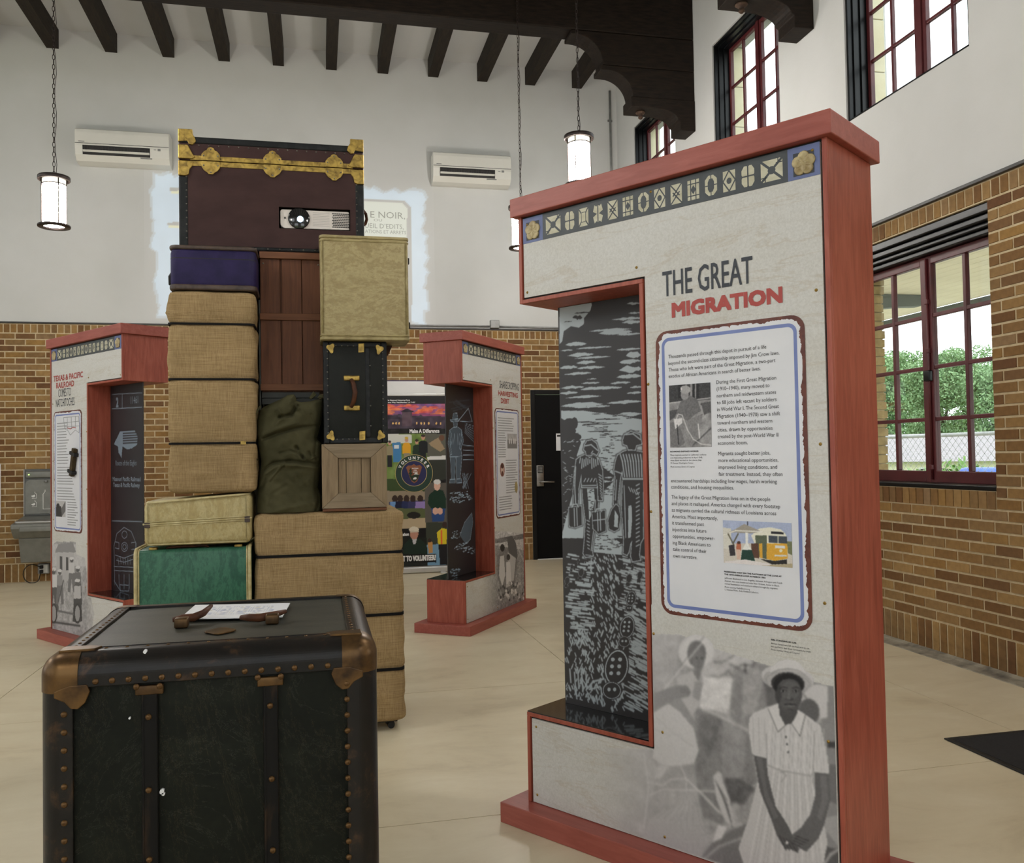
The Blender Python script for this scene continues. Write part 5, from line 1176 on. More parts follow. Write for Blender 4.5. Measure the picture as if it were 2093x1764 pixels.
for cx_, cz_, rt in ((dx0+.036, dz1-.032, .8), (dx1-.036, dz1-.036, 2.3), (dx0+.032, dz0+.036, -.8), (dx1-.034, dz0+.036, -2.3)):
    shift(MB().prism(lobed(cx_, cz_, .021, 0, rt), YS-.004, YS+.001, 'xz').build('corner_plate', MAT['brassy'], t, bevel=.001), t)
for z in (dz1-.03, dz0+.036): shift(MB().prism([(X(739, py=800)-.013, z-.022), (X(739, py=800)+.014, z-.02), (X(739, py=800)+.015, z+.022), (X(739, py=800)-.012, z+.02)], YS-.004, YS+.001, 'xz').build('hinge_plate', MAT['brassy'], t, bevel=.001), t)
for z in (Zp(773, 720), Zp(834, 720)):
    hp = shift(MB().rbox(X(719, py=800)-.037, X(719, py=800)+.037, YS-.008, YS+.003, z-.012, z+.012, .005).build('handle_loop', MAT['brassy'], t, smooth=True), t)
hx = X(719, py=800)
shift(MB().tube([(hx-.002, YS-.008, Zp(776, 720)), (hx+.008, YS-.025, Zp(786, 720)), (hx+.014, YS-.034, Zp(803, 720)), (hx+.008, YS-.025, Zp(820, 720)), (hx-.004, YS-.008, Zp(832, 720))], [.009, .011, .012, .011, .009], 8).build('handle', MAT['leather'], t, smooth=True), t)
st = MB().lathe([(.0, -.003), (.0022, -.0025), (.0034, -.0008), (.0036, .001)], (0, 0, 0), 8, axis='y').mesh('stud', MAT['stud'], True)
for i in range(13):
    z = dz0+.05+i*(dz1-dz0-.1)/12
    for x in (dx0+.02, dx1-.021): inst('stud', st, t, (x-t.location[0], YS-.0005-t.location[1], z-t.location[2]))
    if i % 3 == 1: inst('stud', st, t, (X(757, py=800)-t.location[0], YS-.0005-t.location[1], z-t.location[2]))
for i in range(4):
    x = dx0+.06+i*.027
    for z in (dz0+.02, dz1-.02): inst('stud', st, t, (x-t.location[0], YS-.0005-t.location[1], z-t.location[2]))
shift(MB().prism([(dx1+.001, dz1-.004), (dx1+.035, dz1-.004), (dx1+.015, dz1-.05), (dx1+.001, dz1-.06)], YS+.1, YS+.14, 'xz').build('side_tab', MAT['leather'], t, bevel=.004), t)

# weathered wooden box
wx0, wx1, wz0, wz1 = X(658, py=980), X(791, py=980), 1.0375, 1.3515
t = thing('wooden_box', 'weathered grey wooden box with mitred front under the small dark trunk', 'box', ((wx0+wx1)/2, YS+.15, wz0))
shift(MB().box(wx0+.004, wx1-.004, YS+.03, YS+.3, wz0+.013, wz1-.001).build('box_sides', MAT['grey_h'], t, bevel=.002), t)
iw = .075; z0_ = wz0+.014; ix0, ix1, iz0, iz1 = wx0+iw, wx1-iw, z0_+iw-.006, wz1-iw+.008
for nm_, q, mt in (('frame_board', [(wx0, wz1-.001), (wx1, wz1-.001), (ix1, iz1), (ix0, iz1)], 'grey_h'), ('frame_board', [(wx0, z0_), (wx1, z0_), (ix1, iz0), (ix0, iz0)], 'grey_h'), ('frame_board', [(wx0, z0_+.001), (ix0-.0008, iz0), (ix0-.0008, iz1), (wx0, wz1-.002)], 'grey_v'), ('frame_board', [(wx1, z0_+.001), (ix1+.0008, iz0), (ix1+.0008, iz1), (wx1, wz1-.002)], 'grey_v')):
    shift(MB().prism(q, YS, YS+.029, 'xz').build(nm_, MAT[mt], t, bevel=.0015), t)
e_ = [ix0, ix0+.036, ix0+.036+.07, ix1]
for i in range(3): shift(MB().box(e_[i]+.001, e_[i+1]-.001, YS+.014+.002*i, YS+.0295, iz0-.004, iz1+.004).build('inner_plank', MAT['grey_v'], t, bevel=.0015), t)
shift(MB().box(wx0+.002, wx1-.002, YS+.006, YS+.3, wz0, wz0+.0125).build('base_strip', MAT['pink_b'], t, bevel=.002), t)

# olive duffel bag
t = thing('duffel_bag', 'olive green canvas duffel bag slumped between burlap bale and wooden box', 'bag', (-.12, YS+.12, 1.037))
lf = [(1640, 138), (1400, 142), (1150, 160), (960, 188), (800, 148), (600, 128), (450, 142), (330, 175), (240, 270), (170, 360)]
rf = [(1610, 930), (1400, 925), (1280, 880), (1150, 900), (1000, 915), (850, 930), (740, 925), (690, 872), (500, 915), (300, 945), (200, 958), (170, 962)]
tp = [(0, 300), (.12, 230), (.25, 150), (.38, 145), (.5, 225), (.6, 240), (.75, 228), (.9, 200), (1, 170)]
bp = [(0, 1650), (.25, 1655), (.5, 1640), (.75, 1640), (1, 1600)]
I = lambda tb, s: float(np.interp(s, [q[0] for q in tb], [q[1] for q in tb]))
lf.sort(); rf.sort()
cr = [([(225, 690), (440, 610), (640, 560), (915, 520)], -.016, 26), ([(220, 640), (420, 560), (620, 500)], .012, 40), ([(215, 1060), (340, 985), (560, 955), (900, 1000)], -.016, 30), ([(240, 1110), (420, 1000), (640, 1010), (890, 1040)], .01, 34), ([(620, 790), (710, 910)], -.018, 28), ([(650, 830), (770, 930), (860, 900)], .012, 22), ([(300, 1180), (380, 1090), (480, 980)], .012, 24), ([(180, 1290), (260, 1180)], -.012, 30), ([(430, 430), (560, 400), (630, 290)], -.02, 28), ([(400, 330), (470, 420), (380, 520)], .01, 34), ([(560, 250), (640, 330)], .014, 30), ([(800, 400), (850, 480), (905, 500)], -.008, 22), ([(860, 700), (840, 860), (870, 930)], -.014, 22), ([(770, 850), (790, 920)], -.01, 18), ([(300, 1500), (340, 1350), (500, 1250)], -.006, 40), ([(250, 1600), (500, 1520), (860, 1450)], .006, 40), ([(860, 1290), (900, 1450), (860, 1560)], -.01, 24), ([(430, 860), (540, 830), (640, 860)], -.007, 20)]
def crease(px, py):
    d_ = 0
    for pts, a, w in cr:
        best = 1e9
        for (x0_, y0_), (x1_, y1_) in zip(pts[:-1], pts[1:]):
            L_ = (x1_-x0_)**2+(y1_-y0_)**2; q = max(0, min(1, ((px-x0_)*(x1_-x0_)+(py-y0_)*(y1_-y0_))/L_)); best = min(best, math.hypot(px-x0_-q*(x1_-x0_), py-y0_-q*(y1_-y0_)))
        d_ += 1.5*a*math.exp(-(best/(w*.72))**2)
    d_ += .0035*math.sin(px*.021+py*.034+2*math.sin(py*.006))*math.sin(px*.009-py*.005+1)+.0022*math.sin(px*.05-py*.043+3*math.sin(px*.008))*math.sin(py*.012)
    return d_
ns, nt = 81, 125; V = []
for j in range(nt):
    f = j/(nt-1)
    for i in range(ns):
        s = i/(ns-1); y0_, y1_ = I(tp, s), I(bp, s); py = y0_+(y1_-y0_)*f; px = I(lf, py)+(I(rf, py)-I(lf, py))*s
        x, z = at(500+px/5.88, 780+py/5.88, YS+.02)
        e = max(0, 1-abs(2*s-1)**2.6)**.5; tt = max(0, 1-(max(0, .12-f)/.12)**2)**.5*(1-.25*max(0, f-.93)/.07)
        V.append((x, YS+.1-(.1*e*(.35+.65*tt))-crease(px, py)*e, max(z, 1.0375)))
nF = len(V)
for j in range(nt):
    f = j/(nt-1)
    for i in range(ns):
        s = i/(ns-1); x, y, z = V[j*ns+i]; e = max(0, 1-abs(2*s-1)**2.6)**.5
        V.append((x, YS+.1+.07*e+.002, z))
F = [(j*ns+i, j*ns+i+1, (j+1)*ns+i+1, (j+1)*ns+i)[::-1] for j in range(nt-1) for i in range(ns-1)]
F += [(nF+j*ns+i, nF+j*ns+i+1, nF+(j+1)*ns+i+1, nF+(j+1)*ns+i) for j in range(nt-1) for i in range(ns-1)]
F += [(j*ns, (j+1)*ns, nF+(j+1)*ns, nF+j*ns) for j in range(nt-1)]+[(j*ns+ns-1, nF+j*ns+ns-1, nF+(j+1)*ns+ns-1, (j+1)*ns+ns-1) for j in range(nt-1)]
F += [(i, nF+i, nF+i+1, i+1) for i in range(ns-1)]+[((nt-1)*ns+i, (nt-1)*ns+i+1, nF+(nt-1)*ns+i+1, nF+(nt-1)*ns+i) for i in range(ns-1)]
shift(MB().add(V, F).build('canvas_body', MAT['olive'], t, smooth=True), t)
bp_ = lambda x, y, o=0: (lambda q: (q[0], YS+o, q[1]))(at(500+x/5.88, 780+y/5.88, YS+.02))
shift(MB().tube([bp_(110, 440, .06), bp_(125, 400, .05), bp_(150, 340, .05), bp_(185, 290, .06)], .005, 6).build('carry_strap', MAT['olive'], t, smooth=True), t)
shift(MB().tube([bp_(118, 595, .05), bp_(80, 640, .03), bp_(62, 740, .02), bp_(70, 860, .02), bp_(100, 900, .03), bp_(150, 940, .05)], .0045, 6).build('carry_strap', MAT['olive'], t, smooth=True), t)
shift(MB().tube([bp_(95, 700, .03), bp_(100, 900, .02), bp_(108, 1050, .02), bp_(120, 1195, .02)], .0028, 6).build('tie_cord', MAT['cream_t'], t, smooth=True), t)
shift(MB().prism([at(500+a/5.88, 780+b/5.88, YS+.06) for a, b in ((770, 200), (830, 115), (868, 160), (800, 218))], YS+.05, YS+.062, 'xz').build('collar_flap', MAT['olive'], t, bevel=.004), t)
shift(MB().prism([at(500+a/5.88, 780+b/5.88, YS+.06) for a, b in ((870, 205), (905, 160), (960, 162), (962, 200))], YS+.03, YS+.05, 'xz').build('collar_flap', MAT['olive'], t, bevel=.004), t)

# maroon trunk with the projector opening
YM = 4.33
mx0, mx1, mz0, mz1 = X(366, YM, 400), X(743, YM, 400), 2.2865, Zp(288, 555, YM)
mzs = Zp(336, 555, YM); D_ = .5
t = thing('steamer_trunk', 'maroon trunk with brass hardware topping the luggage stack', 'trunk', ((mx0+mx1)/2, YM+D_/2, mz0))
hx0, hx1, hz0, hz1 = X(570, YM, 446), X(716, YM, 446), Zp(469, 643, YM), Zp(425, 643, YM)
m = MB(); wall_cells(m, (mx0, mx1), (mz0, mzs-.002), [(hx0, hx1, hz0, hz1)], lambda a, z, d_: (a, YM+.004+d_, z), .012)
m.poly([(mx0, YM+.004, mz0), (mx0, YM+D_, mz0), (mx0, YM+D_, mzs-.002), (mx0, YM+.004, mzs-.002)]); m.poly([(mx1, YM+.004, mz0), (mx1, YM+D_, mz0), (mx1, YM+D_, mzs-.002), (mx1, YM+.004, mzs-.002)]); m.poly([(mx0, YM+D_, mz0), (mx1, YM+D_, mz0), (mx1, YM+D_, mzs-.002), (mx0, YM+D_, mzs-.002)]); m.poly([(mx0, YM+.004, mz0), (mx1, YM+.004, mz0), (mx1, YM+D_, mz0), (mx0, YM+D_, mz0)])
shift(m.build('trunk_body', MAT['maroon'], t), t)
shift(MB().box(mx0, mx1, YM+.004, YM+D_, mzs+.001, mz1-.003).build('lid', MAT['maroon'], t, bevel=.004), t)
bb = .04
for r in ((mx0-.002, mx0+bb, mz0, mzs-.075), (mx1-bb, mx1+.002, mz0, mzs-.075), (mx0-.002, mx1+.002, mz1-.034, mz1), (mx0+bb, mx1-bb, mz0, mz0+.02)):
    shift(MB().box(r[0], r[1], YM, YM+.03, r[2], r[3]).build('binding', MAT['bind'], t, bevel=.008, seg=3), t)
shift(MB().box(mx1-.001, mx1+.003, YM+.03, YM+D_, mz0, mzs-.01).build('binding', MAT['bind'], t), t)
for z0_, z1_ in ((mzs-.026, mzs-.002), (mzs+.002, mzs+.024)): shift(MB().box(mx0+.05, mx1-.05, YM+.0005, YM+.006, z0_, z1_).build('valance_strip', MAT['brassy'], t, bevel=.001), t)
for px in (431, 557, 683):
    x = X(px, YM, 336); zz = mzs-.0215*(0)+(0)
    lo_ = [(-.04, -.002), (.04, -.002), (.042, -.03), (.03, -.048), (.016, -.056), (.01, -.064), (-.01, -.064), (-.016, -.056), (-.03, -.048), (-.042, -.03)]
    hi_ = [(-.04, .002), (.04, .002), (.042, .03), (.03, .046), (.018, .052), (.013, .062), (0, .067), (-.013, .062), (-.018, .052), (-.03, .046), (-.042, .03)]
    hp = shift(MB().prism([(x+a, mzs+b) for a, b in lo_], YM-.004, YM+.001, 'xz').build('hasp_plate', MAT['brassy'], t, bevel=.0012), t)
    shift(MB().prism([(x+a, mzs+b) for a, b in hi_], YM-.004, YM+.001, 'xz').build('hasp_plate', MAT['brassy'], t, bevel=.0012), t)
    for a, b in ((-.032, -.022), (.032, -.022), (0, -.055), (-.032, .024), (.032, .024), (0, .055)): inst('rivet', nm, t, (x+a-t.location[0], YM-.004-t.location[1], mzs+b-t.location[2]))
for sx, xx in ((1, mx0), (-1, mx1)):
    q1 = [(-.003, .006), (.06, .006), (.075, .014), (.062, .03), (.05, .055), (.04, .072), (-.003, .072)]
    q2 = [(-.003, -.004), (.065, -.004), (.062, -.026), (.048, -.045), (.044, -.07), (.03, -.076), (-.003, -.076)]
    q3 = [(-.003, .085), (.04, .09), (.045, .075), (.062, .072), (.078, .09), (.072, .11), (.062, .125), (.062, .147), (-.003, .147)]
    for q in (q1, q2, q3):
        shift(MB().prism([(xx+sx*a, mzs+b) for a, b in q], YM-.005, YM+.031, 'xz').build('corner_plate', MAT['brassy'], t, bevel=.003), t)
for i in range(16):
    x = mx0+.09+i*(mx1-mx0-.18)/15; inst('stud', st, t, (x-t.location[0], YM+.003-t.location[1], mz1-.041-t.location[2]))
for i in range(14):
    x = mx0+.07+i*(mx1-mx0-.14)/13; inst('stud', st, t, (x-t.location[0], YM-.0005-t.location[1], mz0+.01-t.location[2]))
for i in range(10):
    z = mz0+.05+i*(mzs-.13-mz0)/9
    for x in (mx0+.033, mx1-.033): inst('stud', st, t, (x-t.location[0], YM-.0005-t.location[1], z-t.location[2]))
shift(MB().tube([(mx1+.003, YM+.15, Zp(412, 745, YM)), (mx1+.02, YM+.17, Zp(418, 745, YM)), (mx1+.026, YM+.2, Zp(426, 745, YM)), (mx1+.018, YM+.2, Zp(436, 745, YM)), (mx1+.003, YM+.2, Zp(440, 745, YM))], .008, 8).build('handle', MAT['leather'], t, smooth=True), t)
# projector inside the trunk
MAT['proj'] = M('projector_casing', (224, 216, 210), (214, 206, 200), 3, rough=.45)
t = thing('projector', 'white projector with glowing lens set into the front of the maroon trunk', 'projector', ((hx0+hx1)/2, YM+.16, mz0+.005))
pz0, pz1 = hz0+.006, hz1-.008
fr_ = arc(hx1-.012, pz1-.008, .008, 0, 90, 3)+arc(hx0+.018, pz1-.012, .012, 90, 180, 4)+arc(hx0+.03, pz0+.024, .024, 180, 270, 5)+[(hx1-.004, pz0+.002)]
shift(MB().prism(fr_, YM+.018, YM+.26, 'xz').build('casing', MAT['proj'], t, bevel=.002), t)
shift(MB().box(hx0+.03, hx1-.03, YM+.05, YM+.24, mz0+.005, pz0+.004).build('riser', MAT['black'], t), t)
lx_, lz_ = X(611, YM, 446), Zp(445, 611, YM)
ln = shift(MB().lathe([(.0, .006), (.03, .006), (.05, -.001), (.052, -.005), (.047, -.007)][::-1], (lx_, YM+.016, lz_), 28, axis='y').build('lens_bezel', MAT['tray'], t, smooth=True), t)
shift(MB().lathe([(.0, .0), (.026, .0), (.024, -.004), (.012, -.007), (0, -.008)], (lx_-.0, YM+.017, lz_), 20, axis='y').build('lens_glass', emit('projector_beam', (205, 235, 255), 1.0, (60, 80, 90)), t, smooth=True), t)
shift(MB().lathe([(.0, .0), (.015, .0), (.012, -.004), (0, -.006)], (lx_+.006, YM+.009, lz_-.004), 16, axis='y').build('lens_light', emit('projector_lamp', (190, 228, 255), 5), t, smooth=True), t)
vm = MB().box(-.0045, .0045, -.001, .004, -.0022, .0022).mesh('vent_slot', MAT['slot'])
for i in range(8):
    for j in range(9): inst('vent_slot', vm, t, (hx1-.083+.0105*i+.004*(j % 2)-t.location[0], YM+.0178-t.location[1], pz0+.014+.0082*j-t.location[2]))
for j in range(9): shift(MB().box(hx1-.18, hx1-.1, YM+.0165, YM+.0185, pz0+.016+.008*j, pz0+.0165+.008*j).build('groove', MAT['conduit'], t), t)
shift(MB().lathe([(0, -.001), (.005, -.001), (.005, .001)], (hx0+.028, YM+.0175, (pz0+pz1)/2+.004), 12, axis='y').build('sensor', MAT['rail'], t), t)
# ------------------------------------------------------------------ foreground wardrobe trunk
k = N('worn_green_canvas').set(.6, spec=.16); a = k.noise(5, (1, 1, 1.6), 6, .6); b = k.noise(60, (1, 1, 1), 4, .7); c_ = k.noise(3, (1, 1, 1), 8, .75, dist=2)
col = k.ramp(a, [(.3, (16, 19, 14)), (.55, (25, 28, 21)), (.8, (38, 41, 33))]); col = k.mix(.3, col, k.ramp(b, [(.3, (130, 130, 130)), (.75, (255, 255, 255))]), 'MULTIPLY')
d_ = k.noise(1.6, (1, 1, .5), 9, .8, dist=3); e_ = k.noise(5, (1, 1, .8), 5, .6)
col = k.mix(k.ramp(c_, [(.497, (0, 0, 0)), (.5, (130, 130, 130)), (.503, (0, 0, 0))]), col, (112, 112, 100)); col = k.mix(k.ramp(d_, [(.496, (0, 0, 0)), (.5, (150, 150, 150)), (.504, (0, 0, 0))]), col, (96, 84, 62)); col = k.mix(k.ramp(e_, [(.66, (0, 0, 0)), (.74, (110, 110, 110))]), col, (74, 78, 68)); k.base(col); k.bump(b, .15, .003); MAT['tr_green'] = k.m
k = N('worn_black_binding').set(.34, spec=.32); a = k.noise(8, (1, 1, 1), 8, .7, dist=.6); b = k.noise(40, (1, 1, 1), 4)
col = k.ramp(a, [(.35, (16, 15, 15)), (.56, (26, 22, 20)), (.66, (70, 50, 34)), (.72, (28, 24, 22))]); k.base(col); k.bump(b, .2, .003); MAT['tr_bind'] = k.m
MAT['tr_top'] = M('dusty_top_canvas', (52, 53, 47), (66, 66, 58), 7, (1, 2, 1), rough=.45, spec=.35, bump=.12, bscale=120)
MAT['tr_brass'] = M('tarnished_brass', (112, 84, 50), (58, 44, 33), 18, rough=.36, metal=.75, lo=.38, hi=.7)
MAT['tr_nail'] = M('brass_nail', (128, 96, 58), (92, 68, 42), 60, rough=.4, metal=.7)
MAT['tr_slat'] = M('black_slat', (17, 16, 15), (62, 45, 30), 30, (1, 1, .2), rough=.6, lo=.55, hi=.75, spec=.2)
fx0, fx1, fy0, fy1, fh = -.569, .125, 1.997, 2.668, .88
t = thing('wardrobe_trunk', 'big worn black-green wardrobe trunk with brass nails in the left foreground', 'trunk', ((fx0+fx1)/2, (fy0+fy1)/2, 0))
shift(MB().rbox(fx0+.006, fx1-.006, fy0+.006, fy1-.006, .004, fh-.006, .03, 4, 0).build('trunk_body', MAT['tr_green'], t, smooth=True), t)
TH_, R_ = .066, .044
shift(MB().box(fx0+TH_-.01, fx1-TH_+.01, fy0+TH_-.01, fy1-TH_+.01, fh-.008, fh-.003).build('top_panel', MAT['tr_top'], t), t)
def quarter(a, b, sa, sb, w=TH_, r=R_, e=.003):
    """L-shaped binding profile round the corner (a, b); sa, sb point inwards"""
    o = [(a+sa*w, b-sb*e)]+[(a+sa*(r-(r+e)*math.sin(q)), b+sb*(r-(r+e)*math.cos(q))) for q in [math.pi/2*i/16 for i in range(17)]]+[(a-sa*e, b+sb*w)]
    return o+[(a+sa*.006, b+sb*w), (a+sa*.006, b+sb*.03), (a+sa*.03, b+sb*.006), (a+sa*w, b+sb*.006)]
def dome(x, y, s, q, L=.08, R=.047, e=.0045, n=14):
    mb = MB()
    for ax in range(3):
        V = []; F = []
        for i in range(n):
            for j in range(n):
                d = [0, 0, 0]; d[(ax+1) % 3] = L*(i/(n-1))**1.3; d[(ax+2) % 3] = L*(j/(n-1))**1.3
                c = [max(0, R-v_) for v_ in d]; l_ = math.sqrt(sum(v_*v_ for v_ in c))
                if l_ > R: c = [v_*R/l_ for v_ in c]
                d = [R-c_ if v_ < R else v_ for v_, c_ in zip(d, c)]
                V.append((x+s*(d[0]-e), y+q*(d[1]-e), fh+e-d[2]))
        F = [(i*n+j, i*n+j+1, (i+1)*n+j+1, (i+1)*n+j) for i in range(n-1) for j in range(n-1)]
        mb.add(V, F)
    return mb
def bind(pr, d0, d1, plane): shift(MB().prism(pr, d0, d1, plane).build('edge_binding', MAT['tr_bind'], t, bevel=.0015), t)
c0 = .0605
bind(quarter(fy0, fh, 1, -1), fx0+c0, fx1-c0, 'yz'); bind(quarter(fy1, fh, -1, -1), fx0+c0, fx1-c0, 'yz')
for x, s in ((fx0, 1), (fx1, -1)):
    bind(quarter(x, fh, s, -1, .06), fy0+TH_+.001, fy1-TH_-.001, 'xz'); bind(quarter(x, fy0, s, 1), .004, fh-TH_-.001, 'xy'); bind(quarter(x, fy1, s, -1), .004, fh-TH_-.001, 'xy')
    # domed brass corners
    for y, q in ((fy0, 1), (fy1, -1)):
        m = dome(x, y, s, q)
        _ = lambda: MB().rbox(min(x-s*.005, x+s*.082), max(x-s*.005, x+s*.082), min(y-q*.005, y+q*.082), max(y-q*.005, y+q*.082), fh-.086, fh+.005, .0395, 7)
        shift(m.build('corner_cap', MAT['tr_brass'], t, smooth=True), t)
    m = MB().prism([(x+s*.03, fh-.07), (x+s*.06, fh-.06), (x+s*.094, fh-.06), (x+s*.1, fh-.074), (x+s*.09, fh-.098), (x+s*.076, fh-.11), (x+s*.062, fh-.108), (x+s*.05, fh-.094), (x+s*.03, fh-.084)], fy0-.0058, fy0+.002, 'xz')
    shift(m.build('corner_flare', MAT['tr_brass'], t, bevel=.002), t)
    m = MB().prism([(x+s*.03, fy0+.03), (x+s*.1, fy0+.035), (x+s*.11, fy0+.06), (x+s*.085, fy0+.075), (x+s*.03, fy0+.075)], fh+.001, fh+.0068, 'xy')
    shift(m.build('corner_flare', MAT['tr_brass'], t, bevel=.0015), t)
ft = lambda a, b: at(60+a/2.616, 1190+b/2.616, fy0)
for a0, a1 in ((602, 690), (1253, 1332)):
    x0_, x1_ = ft(a0, 900)[0], ft(a1, 900)[0]; w = (x1_-x0_)
    sl = shift(MB().box(x0_, x1_, fy0-.006, fy0+.008, .006, fh-.076).build('slat', MAT['tr_slat'], t, bevel=.003), t)
    for xx in (x0_+.002, x1_-.005): shift(MB().box(xx, xx+.003, fy0-.0075, fy0, .008, fh-.078).build('slat_edge', MAT['tr_slat'], t), t)
    shift(MB().rbox(x0_-.012, x1_+.012, fy0-.008, fy0+.004, fh-.09, fh-.07, .003).build('slat_clip', MAT['tr_brass'], t, smooth=True), t)
nl = MB().lathe([(.0, -.005), (.003, -.0046), (.0058, -.0028), (.0068, 0), (.0068, .002)], (0, 0, 0), 10, axis='y').mesh('nail', MAT['tr_nail'], True)
def nail(x, z, y=fy0-.003): inst('nail', nl, t, (x-t.location[0], y-t.location[1], z))
for i in range(15): x, z = ft(355+88.6*i, 530-6.1*i); nail(x, z)
xl, xr = ft(188, 1000)[0], ft(1703, 1000)[0]
z0_ = ft(188, 675)[1]
for i in range(23):
    nail(xl, z0_-.012-.0372*i) if z0_-.0372*i > .02 else None
    zz = ft(1700, 540)[1]-.0347*i; nail(xr, zz) if zz > .02 else None
for a, b in ((575, 556), (700, 551), (1222, 506), (1345, 500), (640, 716), (641, 1106), (645, 1476), (1288, 656), (1297, 1046), (1303, 1426)): x, z = ft(a, b); nail(x, z, fy0-.0075)
# lid seam, rows of tacks and lock on the top
shift(MB().box(fx0+.06, fx1-.06, fy0+.062, fy0+.066, fh-.002, fh+.0045).build('lid_seam', MAT['tr_bind'], t), t)
tk = MB().lathe([(.0, .002), (.003, .0016), (.0042, 0)], (0, 0, 0), 8, axis='z').mesh('tack', MAT['tr_nail'], True)
for i in range(17):
    y = fy0+.09+i*.031
    for x in (fx0+.05, fx1-.05): inst('tack', tk, t, (x-t.location[0], y-t.location[1], fh+.003))
for i in range(12): inst('tack', tk, t, (fx0+.12+i*.042-t.location[0], fy0+.05-t.location[1], fh+.003))
tp_ = lambda px, py, z=fh: tuple(on_plane(px, py, 2, z)[:2])
lk = tp_(450, 1290)
shift(MB().prism([(lk[0]+.032*math.cos(w)*(1+.12*math.cos(4*w)), lk[1]+.035*math.sin(w)*(1+.12*math.cos(4*w))) for w in [2*math.pi*i/20 for i in range(20)]], fh-.001, fh+.002, 'xy').build('lock_plate', MAT['tr_brass'], t, bevel=.0008), t)
def hnd(pts, tab, curl):
    P = [tp_(*q, fh) for q in pts]
    m = MB().tube([(p[0], p[1], fh+h_) for p, h_ in zip(P, curl)], [.006, .0095, .0105, .009, .005][:len(P)] if len(P) == 5 else .009, 8); shift(m.build('leather_handle', MAT['leather'], t, smooth=True), t)
    a = tp_(*tab); shift(MB().rbox(a[0]-.016, a[0]+.016, a[1]-.02, a[1]+.012, fh-.002, fh+.022, .004).build('handle_clip', MAT['tr_brass'], t, smooth=True), t)
hnd([(353, 1277), (372, 1275), (395, 1274), (415, 1270), (432, 1262)], (372, 1280), [.012, .014, .014, .02, .03])
hnd([(493, 1272), (510, 1274), (530, 1273), (560, 1270), (584, 1264)], (557, 1272), [.012, .014, .012, .016, .018])
# printed sheet lying on the trunk
q = [tp_(366, 1270), tp_(399, 1241), tp_(593, 1237), tp_(577, 1266)]
e1 = Vector((q[3][0]-q[0][0], q[3][1]-q[0][1])); e2 = Vector((q[1][0]-q[0][0], q[1][1]-q[0][1]))
sh = thing('printed_sheet', 'white printed card tucked behind broken handles on the foreground trunk', 'card', (q[0][0], q[0][1], fh+.005))
cvs = Canvas(0, 1, 0, 1, .012, (238, 240, 244))
for rr_ in range(7):
    for w_ in range(26):
        if random.random() < .8:
            x = .2+.026*w_; cvs.poly([(x, .25+.085*rr_), (x+.02, .25+.085*rr_), (x+.02, .3+.085*rr_), (x, .3+.085*rr_)], random.choice(((170, 178, 206), (206, 204, 190), (150, 160, 190), (196, 198, 210))), .75, raw=True)
o = cvs.build('card_print', sh, 0, MAT['photo'])
co = np.stack([q[0][0]+cvs.U*e1[0]+cvs.Z*e2[0]-q[0][0], q[0][1]+cvs.U*e1[1]+cvs.Z*e2[1]-q[0][1], np.full_like(cvs.U, .0012)], -1).reshape(-1, 3)
o.data.vertices.foreach_set('co', co.ravel().astype(np.float32)); o.data.update()
MB().prism([(a[0]-q[0][0], a[1]-q[0][1]) for a in q], -.0005, .001, 'xy').build('card', MAT['paper'], sh)

for (a, b), r_ in (((620, 371), .004), ((708, 1122), .006), ((716, 1134), .004), ((535, 728), .0025)):
    x, z = ft(a, b); shift(MB().prism([(x+r_*(.7+.5*random.random())*math.cos(w), z+r_*(.7+.5*random.random())*math.sin(w)) for w in [2*math.pi*i/9 for i in range(9)]], fy0-(.0045 if b < 600 else .0005), fy0+.007, 'xz').build('paint_fleck', MAT['paper'], bpy.data.objects['wardrobe_trunk']), bpy.data.objects['wardrobe_trunk'])
# ------------------------------------------------------------------ the two far kiosks
def bars(name, parent, rows, v, mat):
    """print too small to read: one thin grey rule for each line"""
    m = MB()
    for u0, u1, z in rows: m.poly([(u0, v, z), (u1, v, z), (u1, v, z+.0065), (u0, v, z+.0065)])
    return m.build(name, mat, parent, kind='stuff')
MAT['ink_g'] = M('small_print_grey', (150, 150, 152), (160, 160, 162), 14, rough=.6)
def col_rows(u0, u1, z0, z1, n, seed, rag=.06):
    rg = random.Random(seed); return [(u0, u1-rag*rg.random(), z1-(z1-z0)*i/max(1, n-1)) for i in range(n)]

KCm = mapper(POSE['cen']); q6 = crop(KCm, 780, 640, 2.595)
cen = kiosk('exhibit_kiosk', POSE['cen'], 'red exhibit kiosk headed SHARECROPPING HARVESTING DEBT beside the volunteer banner', False)
text_block('title_lettering', cen, q6, [('SHARECROPPING', 625, 397, 727, 411)], .058, MAT['ink_n'], tv)
text_block('title_lettering', cen, q6, [('HARVESTING', 618, 438, 722, 449)], .04, MAT['ink_r'], tv, .07)
text_block('title_lettering', cen, q6, [('DEBT', 632, 477, 676, 482)], .04, MAT['ink_r'], tv, .07)
pl = sign_plate(cen, .567, 1.05, .787, 1.66, 4)
bars('paragraph_lettering', pl, col_rows(.62, .95, 1.48, 1.58, 6, 1), sv, MAT['ink_g']); bars('paragraph_lettering', pl, col_rows(.62, .78, 1.27, 1.46, 11, 2, .03), sv, MAT['ink_g'])
bars('paragraph_lettering', pl, col_rows(.76, 1.0, .98, 1.24, 14, 3), sv, MAT['ink_g']); bars('paragraph_lettering', pl, col_rows(.62, .88, .85, .95, 6, 4), sv, MAT['ink_g'])
cv = Canvas(.8, 1.0, 1.34, 1.46, .004, g(180)); cv.noise(30, 8); cv.poly([(.8, 1.34), (1, 1.34), (1, 1.4), (.8, 1.41)], g(130)); 
for x in (.84, .88, .93, .96): cv.ell(x, 1.4, .012, .024, g(220))
cv.build('photo_print', pl, sv, MAT['photo'])
